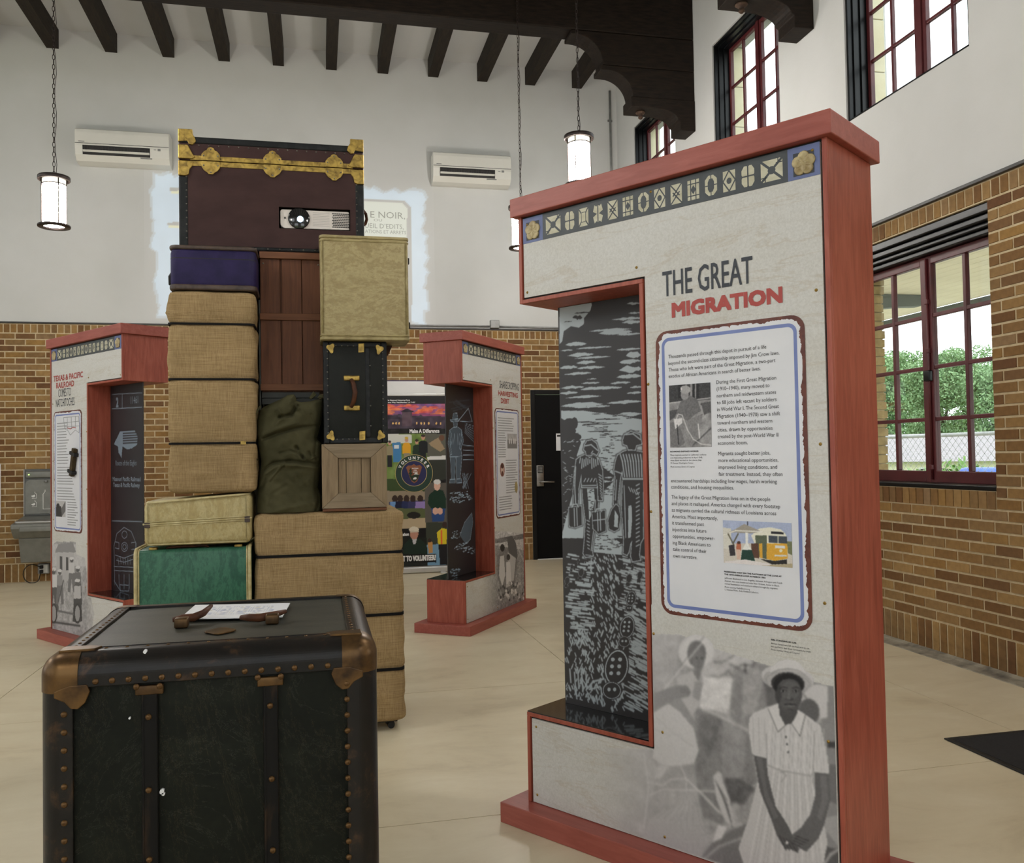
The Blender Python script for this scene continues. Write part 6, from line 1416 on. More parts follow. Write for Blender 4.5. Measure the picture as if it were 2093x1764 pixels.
cv = Canvas(.64, .74, 1.11, 1.23, .004, (228, 228, 232)); cv.ell(.69, 1.17, .045, .056, (150, 96, 84)); cv.ell(.69, 1.165, .03, .042, (206, 180, 166)); cv.ell(.69, 1.2, .03, .02, (80, 50, 46)); cv.ell(.69, 1.14, .02, .02, (110, 70, 60)); cv.build('portrait_print', pl, sv, MAT['photo'])
MB().poly([(.965+.03*(1+.12*(i % 2))*math.cos(2*math.pi*i/36), sv, 1.02+.045*(1+.12*(i % 2))*math.sin(2*math.pi*i/36)) for i in range(36)]).build('seal_print', M('gold_seal_print', (176, 158, 108), (160, 142, 92), 30, rough=.5), pl)
cv = Canvas(.021, 1.1055, KP+.004, .76, .0055, g(170), 0, q6)
cv.poly([(590, 1158), (665, 1160), (765, 1170), (775, 1500), (600, 1640), (440, 1660), (450, 1560)], g(150), 1, alpha=1); cv.poly([(600, 1150), (770, 1165), (770, 1260), (600, 1230)], g(196)); cv.poly([(590, 1200), (765, 1168), (765, 1195), (590, 1225)], g(120))
cv.noise(70, 110); cv.noise(30, 40)
cv.poly([(612, 1290), (660, 1240), (690, 1250), (720, 1330), (700, 1480), (640, 1500), (615, 1400)], g(110), .5)
cv.poly([(665, 1190), (690, 1180), (712, 1215), (722, 1290), (705, 1330), (690, 1300), (672, 1260)], g(96)); cv.ell(680, 1150, 16, 24, g(226)); cv.ell(682, 1128, 12, 20, g(214)); cv.line([(705, 1200), (762, 1340)], .008, g(220)); cv.poly([(670, 1270), (712, 1300), (700, 1420), (670, 1420)], g(190))
cv.poly([(628, 1290), (648, 1285), (655, 1390), (640, 1450), (622, 1390)], g(206)); cv.ell(640, 1245, 12, 20, g(56)); cv.poly([(660, 1320), (682, 1320), (688, 1430), (660, 1440)], g(214)); cv.ell(672, 1295, 10, 16, g(60))
for q in range(60): cv.ell(620+random.random()*140, 1430+random.random()*90, 5, 8, g(random.choice((70, 220, 190, 100))))
fl = np.clip((cv.U-.28)/.3, 0, 1); cv.a *= fl; i_n = (cv.u[:-1][None] < NU+.0185) & (cv.z[:-1][:, None] > KL-.0215); cv.keepf = ~i_n
cv.build('photo_print', cen, PV-.0006, MAT['photo_fade'])['label'] = 'printed monochrome photograph of field workers with children'
KCe = mapper(POSE['cen'], .16); cv = Canvas(.0455, NU-.001, KL+.006, KU-.002, .006, (50, 50, 53), 1, crop(KCe, 780, 640, 2.595)); LB = (158, 184, 204)
for q in range(9): cv.line([(350+random.random()*60, 440+random.random()*90), (420+random.random()*70, 430+random.random()*90)], .012, (70, 82, 94), .7)
FG = (84, 100, 114)
for pg in ([(380, 532), (400, 530), (404, 560), (376, 562)], [(364, 566), (414, 562), (410, 572), (368, 576)], [(378, 574), (402, 572), (400, 602), (384, 606)], [(360, 622), (380, 606), (404, 604), (424, 620), (420, 700), (426, 760), (362, 764), (366, 700)], [(360, 622), (352, 690), (364, 752), (372, 748), (362, 690), (370, 640)], [(424, 620), (434, 680), (418, 726), (412, 716), (424, 676)], [(364, 762), (392, 762), (388, 880), (370, 882)], [(396, 762), (426, 758), (416, 880), (398, 882)], [(362, 882), (390, 880), (390, 900), (360, 902)], [(398, 880), (424, 880), (426, 900), (398, 900)]):
    cv.poly(pg, FG); cv.line(pg+[pg[0]], .006, LB)
for q in range(6): cv.line([(368+9*q, 640), (372+8*q, 700)], .004, LB)
cv.line([(408, 570), (460, 505), (480, 575)], .009, LB); cv.line([(415, 575), (480, 575)], .007, LB)
for q in range(7): cv.line([(440, 585+8*q), (490, 600+14*q)], .005, LB)
for q in range(4): cv.line([(432, 700+26*q), (488, 706+24*q)], .008, LB)
for q in range(8): cv.line([(425+random.random()*55, 850), (420+random.random()*60, 930)], .006, LB)
cv.poly([(415, 1180), (440, 1110), (478, 1060), (484, 1110), (470, 1200), (445, 1225)], (86, 104, 118)); cv.line([(415, 1180), (440, 1110), (478, 1060), (484, 1110), (470, 1200), (445, 1225)], .006, LB)
for q in range(60): x, y = 355+random.random()*110, 950+random.random()*60; cv.line([(x, y), (x+18, y-6)], .004, LB)
for q in range(70): x, y = random.choice(((355, 1160), (425, 1240), (385, 1220), (355, 1360))); x += random.random()*60; y += random.random()*40; cv.line([(x, y), (x+16, y-8)], .005, LB)
cv.build('etched_print', cen, .1596, MAT['etch'])['label'] = 'pale blue etched drawing of a farmer by a fence'

KLm = mapper(POSE['lef']); q3 = crop(KLm, 0, 600, 2.385)
lef = kiosk('exhibit_kiosk', POSE['lef'], 'red exhibit kiosk headed TEXAS & PACIFIC RAILROAD left of the luggage', True)
text_block('title_lettering', lef, q3, [('TEXAS & PACIFIC', 262, 430, 405, 409)], .042, MAT['ink_r'], tv, .07)
text_block('title_lettering', lef, q3, [('RAILROAD', 275, 463, 362, 452)], .042, MAT['ink_r'], tv, .07)
text_block('title_lettering', lef, q3, [('COMES TO', 285, 505, 346, 499)], .058, MAT['ink_n'], tv)
text_block('title_lettering', lef, q3, [('NATCHITOCHES', 273, 553, 364, 545)], .056, MAT['ink_n'], tv)
u0_, u1_ = q3(264, 900)[0], q3(401, 900)[0]
pl = sign_plate(lef, u0_, u1_, .787, 1.66, 5); um = u1_-u0_
bars('paragraph_lettering', pl, col_rows(u0_+.06, u0_+.26, 1.28, 1.57, 15, 5, .05), sv, MAT['ink_g']); bars('paragraph_lettering', pl, col_rows(u0_+.06, u0_+.34, 1.13, 1.25, 7, 7), sv, MAT['ink_g']); bars('paragraph_lettering', pl, col_rows(u0_+.06, u0_+.36, 1.02, 1.1, 5, 6), sv, MAT['ink_g']); bars('paragraph_lettering', pl, col_rows(u0_+.23, u0_+.4, .84, 1.0, 10, 9), sv, MAT['ink_g'])
m = MB()
mp = lambda x, y: (q3(x, y)[0], sv, q3(x, y)[1])
for pts in ([(312, 605), (345, 602), (385, 597), (390, 640), (388, 680), (370, 665), (345, 690), (335, 670), (318, 660), (312, 605)], [(330, 604), (332, 665)], [(350, 602), (352, 660)], [(370, 600), (370, 650)], [(314, 630), (388, 622)], [(316, 650), (388, 645)]): m.tube([mp(*p) for p in pts], .0018, 4)
m.build('map_print', MAT['ink_g'], pl, kind='stuff')
m = MB().tube([mp(330, 655), mp(345, 660), mp(358, 652), mp(372, 655)], .003, 4); m.build('route_print', MAT['ink_r'], pl)
a, b = q3(275, 1010), q3(322, 1090)
cv = Canvas(a[0], b[0], b[1], a[1], .004, g(190), 1, q3); cv.poly([(275, 1040), (300, 1035), (305, 1090), (275, 1090)], g(60)); cv.poly([(300, 1050), (322, 1010), (322, 1060), (305, 1085)], g(110)); cv.ell(285, 1035, 8, 12, g(50)); cv.build('photo_print', pl, sv, MAT['photo'])
cv = Canvas(.021, 1.1055, KP+.004, .76, .0055, g(176), 0, q3)
cv.poly([(235, 1240), (275, 1210), (370, 1210), (372, 1270), (415, 1290), (430, 1420), (460, 1560), (440, 1700), (230, 1650)], g(170), 1, alpha=1); cv.noise(40, 80); cv.noise(40, 24)
cv.poly([(245, 1220), (420, 1225), (420, 1330), (245, 1330)], g(206), .6); cv.poly([(268, 1262), (285, 1222), (355, 1212), (372, 1262)], g(146)); cv.poly([(276, 1262), (362, 1262), (360, 1400), (276, 1400)], g(184)); cv.poly([(292, 1282), (304, 1282), (304, 1350), (292, 1350)], g(96)); cv.poly([(322, 1285), (334, 1285), (334, 1350), (322, 1350)], g(90))
def man(x, y, s, c1, c2):
    cv.ell(x, y, 9*s, 13*s, g(100)); cv.ell(x, y-10*s, 12*s, 8*s, g(210)); cv.poly([(x-14*s, y+14*s), (x+14*s, y+14*s), (x+16*s, y+70*s), (x-16*s, y+70*s)], g(c1)); cv.poly([(x-15*s, y+70*s), (x+16*s, y+70*s), (x+22*s, y+170*s), (x+8*s, y+175*s), (x, y+100*s), (x-8*s, y+175*s), (x-22*s, y+170*s)], g(c2))
man(350, 1300, .9, 200, 120); man(380, 1345, 1., 120, 96); man(262, 1355, 1.1, 210, 96); man(292, 1360, .9, 150, 120); man(378, 1410, 1.1, 190, 80)
cv.line([(310, 1400), (285, 1500)], .02, g(90)); cv.line([(250, 1540), (395, 1570)], .02, g(110)); cv.line([(250, 1600), (390, 1620)], .02, g(80))
for x in (262, 378): cv.ell(x, 1560, 18, 50, g(70)); cv.ell(x, 1560, 12, 38, g(160))
fl = np.clip((.86-cv.U)/.3, 0, 1); cv.a *= fl; i_n = (cv.u[:-1][None] > KW-NU-.0185-.006) & (cv.z[:-1][:, None] > KL-.0215-.006); cv.keepf = ~i_n
cv.build('photo_print', lef, PV-.0006, MAT['photo_fade'])['label'] = 'printed monochrome photograph of men on a rail handcar by a house'
# bronze spike mounted on the plate
sp = [q3(378, 750), q3(362, 890)]; m = MB().box(-.02, .02, -.03, -.002, 0, sp[0][1]-sp[1][1]); o = m.build('mounted_spike', M('aged_bronze', (84, 70, 44), (58, 48, 32), 20, rough=.45, metal=.6), lef, bevel=.006, seg=3)
o.location = (sp[1][0], PV-.003, sp[1][1]); o.rotation_euler = (0, math.atan2(sp[0][0]-sp[1][0], sp[0][1]-sp[1][1]), 0)
for f in (.16, .8):
    c_ = MB().box(-.04, .04, -.034, .0, f*(sp[0][1]-sp[1][1])-.012, f*(sp[0][1]-sp[1][1])+.012).build('spike_clamp', MAT['black'], o, bevel=.003)
KLe = mapper(POSE['lef'], .16); q3e = crop(KLe, 0, 600, 2.385)
cv = Canvas(KW-NU+.001, KW-.0455, KL+.006, KU-.002, .0045, (44, 44, 48), 1, q3e); LW = (128, 142, 156)
cv.line([(546, 492), (692, 484)], .008, LW); cv.line([(546, 562), (692, 554)], .008, LW); cv.line([(596, 490), (596, 560)], .008, LW); cv.line([(546, 1108), (692, 1112)], .009, LW)
cv.poly([(556, 735), (585, 672), (658, 668), (672, 700), (668, 738), (640, 756), (620, 760), (598, 745), (592, 800), (578, 775), (575, 745)], (120, 136, 150))
for q in range(5): cv.line([(600, 682+12*q), (672, 678+12*q)], .012, (44, 44, 48))
for pts in ([(560, 1420), (556, 1230), (570, 1170), (605, 1140), (640, 1160), (664, 1220), (662, 1400)], [(562, 1210), (580, 1215), (580, 1245), (562, 1240)], [(640, 1215), (662, 1212), (662, 1245), (642, 1248)], [(562, 1275), (605, 1290), (655, 1270)], [(568, 1300), (605, 1310), (648, 1296)], [(556, 1330), (650, 1335)], [(556, 1350), (650, 1355)], [(580, 1370), (582, 1440)], [(605, 1372), (605, 1440)], [(630, 1370), (630, 1436)], [(556, 1400), (600, 1470), (640, 1478)], [(585, 1420), (630, 1422), (628, 1450), (588, 1450), (585, 1420)]): cv.line(pts, .007, LW)
for x, y, r in ((607, 1175, 18), (607, 1235, 22), (607, 1235, 12)): cv.line([(x+r*.7*math.cos(w), y+r*math.sin(w)) for w in [2*math.pi*i/16 for i in range(17)]], .006, LW)
for q in range(6): cv.line([(575+12*q, 1290), (580+11*q, 1320)], .006, LW)
cv.build('etched_print', lef, .1596, MAT['etch'])['label'] = 'pale etched eagle emblem and locomotive front'
MAT['etch_t'] = M('pale_etched_lettering', (122, 134, 146), (112, 124, 136), 20, rough=.5)
for s_, x0, y0, x1, y1, c_, bo in (('11461', 638, 538, 674, 534, .05, 0), ('2', 566, 556, 578, 555, .07, .1), ('Route of the Eagles', 564, 838, 666, 838, .035, 0), ('Missouri Pacific Railroad', 548, 916, 686, 914, .03, .08), ('Texas & Pacific Railway', 552, 944, 682, 944, .03, .08)):
    text_block('etched_lettering', lef, q3e, [(s_, x0, y0, x1, y1)], c_, MAT['etch_t'], .1592, bo)

# ------------------------------------------------------------------ banner stand
YB = 9.72
qb = lambda x, y: at(780+x/2.595, 640+y/2.595, YB)
bx1 = qb(345, 1000)[0]; bx0 = bx1-.84; bz1 = qb(200, 440)[1]; bz0 = .075
t = thing('banner_stand', 'roll-up banner headed Make A Difference with a round VOLUNTEER badge', 'banner', ((bx0+bx1)/2, YB, 0))
MAT['alu'] = M('pale_aluminium', (206, 206, 204), (196, 196, 194), 10, rough=.35, metal=.3)
off = (bx0+bx1)/2
MB().rbox(bx0-off-.02, bx1-off+.02, -.06, .1, .004, .07, .015).build('base_cassette', MAT['alu'], t, smooth=True)
for s_ in (-.36, .36): MB().rbox(s_-.03, s_+.03, -.16, .2, 0, .012, .004).build('foot', MAT['alu'], t)
MB().tube([(0, .03, .06), (0, .03, bz1+.05)], .012, 8).build('pole', MAT['alu'], t, smooth=True)
MB().rbox(bx0-off-.006, bx1-off+.006, -.012, .03, bz1+.0, bz1+.03, .006).build('top_rail', MAT['alu'], t, smooth=True)
hd = MB().box(bx0-off, bx1-off, -.004, .0, bz1+.03, qb(200, 362)[1]).build('header_panel', M('pale_header', (214, 214, 212), (206, 206, 206), 3, rough=.5), t)
MB().box(bx0-off, bx1-off, -.005, .001, qb(200, 362)[1], qb(200, 362)[1]+.012).build('header_edge', M('navy_edge', (50, 44, 84), (56, 50, 90), 5), t)
cv = Canvas(bx0-off, bx1-off, bz0, bz1, .0065, (30, 30, 34), 1, lambda x, y: (qb(x, y)[0]-off, qb(x, y)[1]))
cv.poly([(-300, 480), (345, 480), (345, 640), (-300, 640)], (140, 70, 110))
for q in range(90): x, y = -120+random.random()*470, 480+random.random()*55; cv.ell(x, y, 22+random.random()*22, 5+random.random()*5, random.choice(((236, 120, 70), (222, 90, 80), (150, 90, 140), (110, 80, 140), (240, 140, 80))), 0, .7)
cv.poly([(-300, 560), (30, 545), (95, 535), (130, 545), (200, 545), (345, 548), (345, 640), (-300, 640)], (66, 56, 70)); cv.poly([(98, 522), (135, 505), (172, 522), (160, 526), (160, 600), (108, 600), (108, 526)], (84, 66, 76)); cv.poly([(98, 524), (135, 505), (172, 524)], (40, 34, 46)); cv.poly([(-60, 562), (40, 540), (100, 552), (100, 562)], (44, 38, 50)); cv.poly([(180, 560), (206, 538), (240, 560)], (60, 50, 62))
for x in (60, 76, 92, 186, 210, 226, 250, 290, 312): cv.ell(x, 585, 4, 7, (232, 190, 120))
cv.poly([(-300, 612), (345, 612), (345, 640), (-300, 640)], (22, 22, 24))
cv.poly([(-300, 640), (345, 640), (345, 880), (-300, 880)], (112, 136, 70)); cv.noise(40, 60); cv.poly([(30, 640), (160, 645), (160, 690), (30, 690)], (206, 208, 200)); cv.poly([(230, 640), (345, 640), (345, 760), (240, 760)], (96, 96, 86)); cv.poly([(240, 762), (345, 755), (345, 800), (250, 800)], (226, 226, 224)); cv.poly([(245, 780), (345, 775), (345, 880), (245, 900)], (54, 58, 52))
cv.poly([(58, 688), (102, 684), (104, 790), (60, 790)], (70, 130, 180)); cv.poly([(66, 700), (92, 700), (92, 720), (66, 720)], (220, 226, 230))
def fig(x, y, s, top, low, skin=(196, 150, 126), hat=None):
    cv.poly([(x-20*s, y+22*s), (x-8*s, y+14*s), (x+8*s, y+14*s), (x+20*s, y+22*s), (x+22*s, y+75*s), (x-22*s, y+75*s)], top); cv.poly([(x-15*s, y+72*s), (x+15*s, y+72*s), (x+14*s, y+140*s), (x-14*s, y+140*s)], low); cv.ell(x, y, 9*s, 13*s, skin); cv.ell(x, y-9*s, 10*s, 7*s, hat or (60, 50, 44))
fig(132, 672, 1, (226, 168, 50), (150, 140, 120), hat=(200, 170, 60)); fig(42, 690, .9, (150, 140, 110), (40, 40, 44)); fig(186, 684, 1, (40, 56, 44), (40, 44, 50)); fig(220, 660, 1.1, (30, 34, 38), (30, 34, 38)); cv.poly([(250, 690), (300, 660), (335, 720), (310, 735), (262, 705)], (160, 140, 112)); cv.ell(318, 662, 14, 16, (110, 78, 60))
cv.poly([(-300, 880), (240, 880), (240, 950), (-300, 950)], (60, 78, 44)); cv.poly([(-300, 940), (245, 945), (245, 1035), (-300, 1035)], (150, 136, 116)); cv.poly([(40, 1000), (235, 990), (235, 1035), (40, 1035)], (70, 76, 110))
for x, c1 in ((70, (110, 150, 200)), (98, (30, 34, 60)), (132, (40, 50, 90)), (166, (60, 60, 100)), (205, (150, 130, 190))): cv.ell(x, 985, 15, 20, (56, 42, 36)); cv.poly([(x-24, 1000), (x+24, 1000), (x+28, 1035), (x-28, 1035)], c1)
cv.poly([(-300, 1035), (345, 1035), (345, 1100), (-300, 1100)], (92, 100, 66)); cv.poly([(60, 1095), (235, 1085), (235, 1140), (60, 1145)], (186, 168, 138)); cv.ell(170, 1072, 36, 18, (34, 34, 32)); cv.poly([(230, 900), (345, 900), (345, 1110), (230, 1110)], (96, 92, 86))
cv.poly([(250, 965), (285, 935), (325, 940), (342, 985), (340, 1035), (265, 1040), (245, 1010)], (26, 54, 42)); cv.ell(294, 915, 17, 26, (222, 180, 160)); cv.ell(294, 895, 19, 14, (222, 222, 220)); cv.poly([(262, 1035), (338, 1035), (330, 1105), (268, 1105)], (46, 76, 130)); cv.ell(285, 1050, 16, 18, (222, 176, 156)); cv.ell(310, 1050, 14, 18, (222, 176, 156))
cv.poly([(-300, 1145), (240, 1145), (240, 1190), (-300, 1190)], (20, 20, 22)); cv.poly([(235, 1110), (345, 1110), (345, 1360), (235, 1360)], (60, 66, 56)); cv.poly([(240, 1230), (345, 1220), (345, 1350), (240, 1350)], (120, 160, 190)); cv.poly([(-300, 1190), (240, 1190), (240, 1280), (-300, 1280)], (24, 30, 26))
cv.poly([(115, 1230), (150, 1195), (200, 1195), (240, 1230), (244, 1285), (115, 1285)], (26, 46, 38)); cv.poly([(160, 1192), (188, 1192), (180, 1225), (168, 1225)], (200, 200, 206)); cv.ell(172, 1172, 22, 28, (190, 140, 120)); cv.ell(171, 1148, 26, 16, (222, 214, 196)); cv.poly([(150, 1155), (196, 1155), (200, 1163), (150, 1163)], (206, 196, 176))
cv.poly([(292, 1165), (318, 1140), (345, 1145), (345, 1225), (300, 1225)], (226, 206, 50)); cv.poly([(312, 1150), (320, 1150), (322, 1225), (312, 1225)], (236, 120, 60)); cv.ell(335, 1122, 14, 16, (60, 44, 40)); cv.poly([(300, 1225), (345, 1225), (345, 1335), (310, 1335)], (30, 30, 36)); cv.poly([(246, 1215), (268, 1212), (272, 1270), (248, 1275)], (200, 150, 90)); cv.ell(255, 1205, 10, 10, (60, 44, 40))
cv.poly([(-300, 1278), (290, 1278), (290, 1322), (-300, 1322)], (16, 16, 18)); cv.poly([(-300, 1322), (245, 1322), (245, 1375), (-300, 1375)], (34, 38, 36)); cv.poly([(-300, 440), (345, 440), (345, 482), (-300, 482)], (18, 18, 20))
o = cv.build('poster', t, -.006, MAT['photo']); 
MB().box(bx0-off, bx1-off, -.0055, -.001, bz0, bz1).build('poster_backing', MAT['white'], t)
MAT['ink_w'] = M('white_ink', (236, 236, 236), (228, 228, 228), 10, rough=.5)
pbn = lambda x, y: (qb(x, y)[0]-off, qb(x, y)[1])
def btxt(s_, x0, y0, x1, y1, cap, bold=0):
    m = MB(); a, b = pbn(x0, y0), pbn(x1, y1); put_text(m, s_, a[0], (a[1]+b[1])/2, b[0]-a[0], cap, bold, -.0075); m.build('lettering', MAT['ink_w'], t)
btxt('Make A Difference', 148, 636, 306, 635, .043, .08); btxt('le National Historical Park', 33, 466, 150, 466, .015, .06); btxt('ance Way, Natchitoches, LA 71457', 33, 477, 178, 477, .013, .06); btxt('T TO VOLUNTEER?', 112, 1316, 288, 1312, .062, .1); btxt('sion', 112, 1182, 145, 1181, .036, .1)
# badge
bc = pbn(172, 850); br = (pbn(272, 850)[0]-pbn(72, 850)[0])/2
bd = MB(); 
def disc(mb, r, v_, m=0, rz=1.): mb.poly([(bc[0]+r*math.cos(2*math.pi*i/48), v_, bc[1]+r*rz*math.sin(2*math.pi*i/48)) for i in range(48)], m)
BMAT = [M('badge_green', (34, 62, 52), (30, 56, 46), 8), M('badge_gold', (196, 176, 120), (180, 160, 104), 20), M('badge_navy', (36, 40, 88), (32, 36, 80), 8), M('badge_brown', (146, 92, 62), (132, 80, 54), 8), M('badge_white', (226, 226, 222), (220, 220, 216), 8), M('badge_tree', (34, 56, 36), (28, 48, 30), 8)]
disc(bd, br, -.008, 1); disc(bd, br*.975, -.0083, 0); disc(bd, br*.69, -.0086, 1); disc(bd, br*.66, -.0089, 2)
ah = [(0, -.52), (.16, -.42), (.24, -.2), (.36, .12), (.42, .34), (.3, .44), (.12, .4), (0, .5), (-.14, .42), (-.32, .42), (-.42, .32), (-.34, .08), (-.22, -.24), (-.14, -.42)]
bd.poly([(bc[0]+a*br, -.0092, bc[1]+b*br) for a, b in ah], 3)
bd.poly([(bc[0]+a*br, -.0095, bc[1]+b*br) for a, b in ((-.28, -.06), (-.1, -.12), (.06, -.04), (.2, -.06), (.28, -.1), (.18, -.3), (.02, -.46), (-.14, -.36))], 5)
bd.poly([(bc[0]+a*br, -.0098, bc[1]+b*br) for a, b in ((-.2, -.1), (-.3, .0), (-.22, .1), (-.28, .12), (-.18, .3), (-.1, .12), (-.16, .1), (-.08, -.02))], 5)
bd.poly([(bc[0]+a*br, -.0098, bc[1]+b*br) for a, b in ((-.02, -.06), (.1, .06), (.16, .0), (.24, -.06))], 4); bd.poly([(bc[0]+a*br, -.0098, bc[1]+b*br) for a, b in ((-.06, -.32), (.1, -.32), (.14, -.24), (.06, -.2), (-.04, -.24))], 4)
bd.build('volunteer_badge', BMAT, t)
m = MB()
for i, ch_ in enumerate('VOLUNTEER'):
    w = math.radians(154-16*i); r = br*.74
    put_text(m, ch_, 0, 0, None, .034, .12, place=lambda a, b, w=w, r=r: (bc[0]+(r+b)*math.cos(w)+(a-.013)*math.sin(w), -.0091, bc[1]+(r+b)*math.sin(w)-(a-.013)*math.cos(w)))
m.build('badge_lettering', MAT['ink_w'], t)
m = MB()
for i, s_ in enumerate(('NATIONAL', 'PARK', 'SERVICE')): put_text(m, s_, bc[0]+.06*br, bc[1]+(.24-.1*i)*br, None, .011, .1, -.0098, align=1)
m.build('badge_lettering', MAT['ink_w'], t)

# ------------------------------------------------------------------ glowing sheet on the back wall, projector light painted as emission
k = N('painted_projection_glow').set(.85, spec=.25); a_ = k.n('ShaderNodeVertexColor'); a_.layer_name = 'Col'; k.base((207, 207, 205))
mx_ = k.mix(a_.outputs['Alpha'], (0, 0, 0), a_.outputs['Color']); k.l(mx_, k.b.inputs['Emission Color']); k.b.inputs['Emission Strength'].default_value = PROJ_E; MAT['glow_pic'] = k.m
A0, A1 = at(296, 670, DB), at(890, 670, DB)
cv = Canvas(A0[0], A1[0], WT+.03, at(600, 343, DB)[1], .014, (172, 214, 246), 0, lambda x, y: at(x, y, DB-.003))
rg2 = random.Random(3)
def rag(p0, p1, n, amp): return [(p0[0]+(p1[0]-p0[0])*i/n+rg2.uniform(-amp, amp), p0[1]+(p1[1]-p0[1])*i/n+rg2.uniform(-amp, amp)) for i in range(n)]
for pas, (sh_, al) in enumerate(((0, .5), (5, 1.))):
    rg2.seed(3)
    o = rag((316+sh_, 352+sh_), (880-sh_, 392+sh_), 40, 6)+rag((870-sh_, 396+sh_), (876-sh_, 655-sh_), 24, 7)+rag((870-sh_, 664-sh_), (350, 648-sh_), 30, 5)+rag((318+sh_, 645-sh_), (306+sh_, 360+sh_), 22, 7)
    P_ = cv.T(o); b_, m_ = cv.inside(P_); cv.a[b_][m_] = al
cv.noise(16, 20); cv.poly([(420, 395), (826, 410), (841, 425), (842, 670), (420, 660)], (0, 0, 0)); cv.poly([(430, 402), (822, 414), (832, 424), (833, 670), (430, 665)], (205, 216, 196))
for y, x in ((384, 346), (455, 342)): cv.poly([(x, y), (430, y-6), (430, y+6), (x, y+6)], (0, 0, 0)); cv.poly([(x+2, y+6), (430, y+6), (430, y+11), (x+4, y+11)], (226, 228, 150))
o = cv.build('painted_projection', None, DB-.003, MAT['glow_pic']); tag(o, 'glowing sheet painting the light of an old title page projected on the back wall', 'projection')
MAT['page_dim'] = M('painted_unlit_strokes', (176, 178, 170), (168, 170, 162), 8, rough=.85)  # grey colour paints the missing projector light in the letters
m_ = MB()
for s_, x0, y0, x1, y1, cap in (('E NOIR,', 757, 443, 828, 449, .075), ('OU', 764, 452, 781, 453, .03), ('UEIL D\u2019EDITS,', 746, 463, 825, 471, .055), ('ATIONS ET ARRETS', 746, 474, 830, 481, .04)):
    a, b = at(x0, y0, DB-.004), at(x1, y1, DB-.004); mm = MB(); put_text(mm, s_, a[0], (a[1]+b[1])/2, b[0]-a[0], cap, 0, DB-.0045); mm.build('page_lettering', MAT['page_dim'], o)
# ------------------------------------------------------------------ outside the windows
MAT['grass'] = M('lawn', (120, 138, 80), (96, 118, 64), 2, rough=.95)
struct(MB().box(-60, 120, -60, 120, -1.9, -1.5).build('ground', MAT['grass']), 'lawn outside')
MAT['soffit'] = M('cream_soffit_boards', (222, 214, 188), (212, 204, 178), 3, rough=.7)
MAT['pgreen'] = M('porch_green_paint', (70, 78, 72), (62, 70, 64), 6, rough=.6)
struct(MB().box(WR+TH+.08, WR+TH+6.5, -8, 18, -1.49, -.15).build('ground_paving', M('pale_bounce_paving', (206, 200, 188), (190, 184, 172), 3, rough=.9)), 'pale porch paving outside, added to bounce light up to the soffit')  # bright slab added to bounce light onto the porch soffit
t = thing('porch_roof', 'cream boarded porch roof with green brackets outside the big window', 'porch', (WR+TH+.07, 0, 0))
bm_ = MB().box(0, .143, -6, 16, 2.9, 2.915).mesh('soffit_board', MAT['soffit'])
for i in range(19): inst('soffit_board', bm_, t, (.02+.147*i, 0, .0))
MB().box(0, 2.9, -6, 16, 2.92, 3.1).build('roof_deck', MAT['rail'], t)
MB().box(2.82, 2.94, -6, 16, 2.84, 2.898).build('eave_beam', MAT['pgreen'], t, bevel=.01)
for y in (4.0, 8.0, 12.0):
    m = MB(); o = [(.0, 1.7), (.16, 1.7)]+[(.16+1.9*(1-math.cos(a)), 1.7+1.08*math.sin(a)) for a in [math.pi/2*i/12 for i in range(13)]]+[(2.1, 2.898), (0, 2.898)]
    m.prism(o, y, y+.12, 'xz'); m.build('bracket', MAT['pgreen'], t, bevel=.008)
# trees
def leafy(name, x, y, h, r, label, c1, c2, seed):
    rg = np.random.default_rng(seed); t = thing(name, label, 'tree', (x, y, -1.5), 0, 'trees beyond the window')
    tm = MB().tube([(0, 0, 0), (.1, 0, h*.3), (0, .1, h*.6)], [.28, .22, .1], 8)
    for q in range(4): a = q*1.6; tm.tube([(0, 0, h*.35), (r*.4*math.cos(a), r*.4*math.sin(a), h*.6)], [.12, .04], 6)
    tm.build('trunk', MAT['timber'], t, smooth=True)
    n = 20000; c = []; 
    blobs = [(r*.72*math.sqrt(rg.random())*math.cos(q*2.4), r*.72*math.sqrt(rg.random())*math.sin(q*2.4), h*(.2+.66*rg.random()), r*(.42+.2*rg.random())) for q in range(22)]
    def unit(v): return v/np.linalg.norm(v, axis=1, keepdims=True)
    bl = np.array(blobs)[np.arange(n) % 22]; p = bl[:, :3]+unit(rg.normal(size=(n, 3)))*(bl[:, 3]*rg.random(n)**.3)[:, None]*np.array([1, 1, .8])
    a = unit(rg.normal(size=(n, 3))); b = rg.normal(size=(n, 3)); b = unit(b-a*(a*b).sum(1, keepdims=True)); s_ = (.065+.06*rg.random(n))[:, None]
    V = np.stack([p-a*s_, p+b*s_*.6, p+a*s_, p-b*s_*.6], 1)
    me = bpy.data.meshes.new('foliage'); me.from_pydata(V.reshape(-1, 3).tolist(), [], [(4*i, 4*i+1, 4*i+2, 4*i+3) for i in range(n)])
    me.materials.append(M('leaves_%d' % seed, c1, c2, 2.5, rough=.8)); o = bpy.data.objects.new('foliage', me); COL.objects.link(o); o.parent = t; o['kind'] = 'stuff'
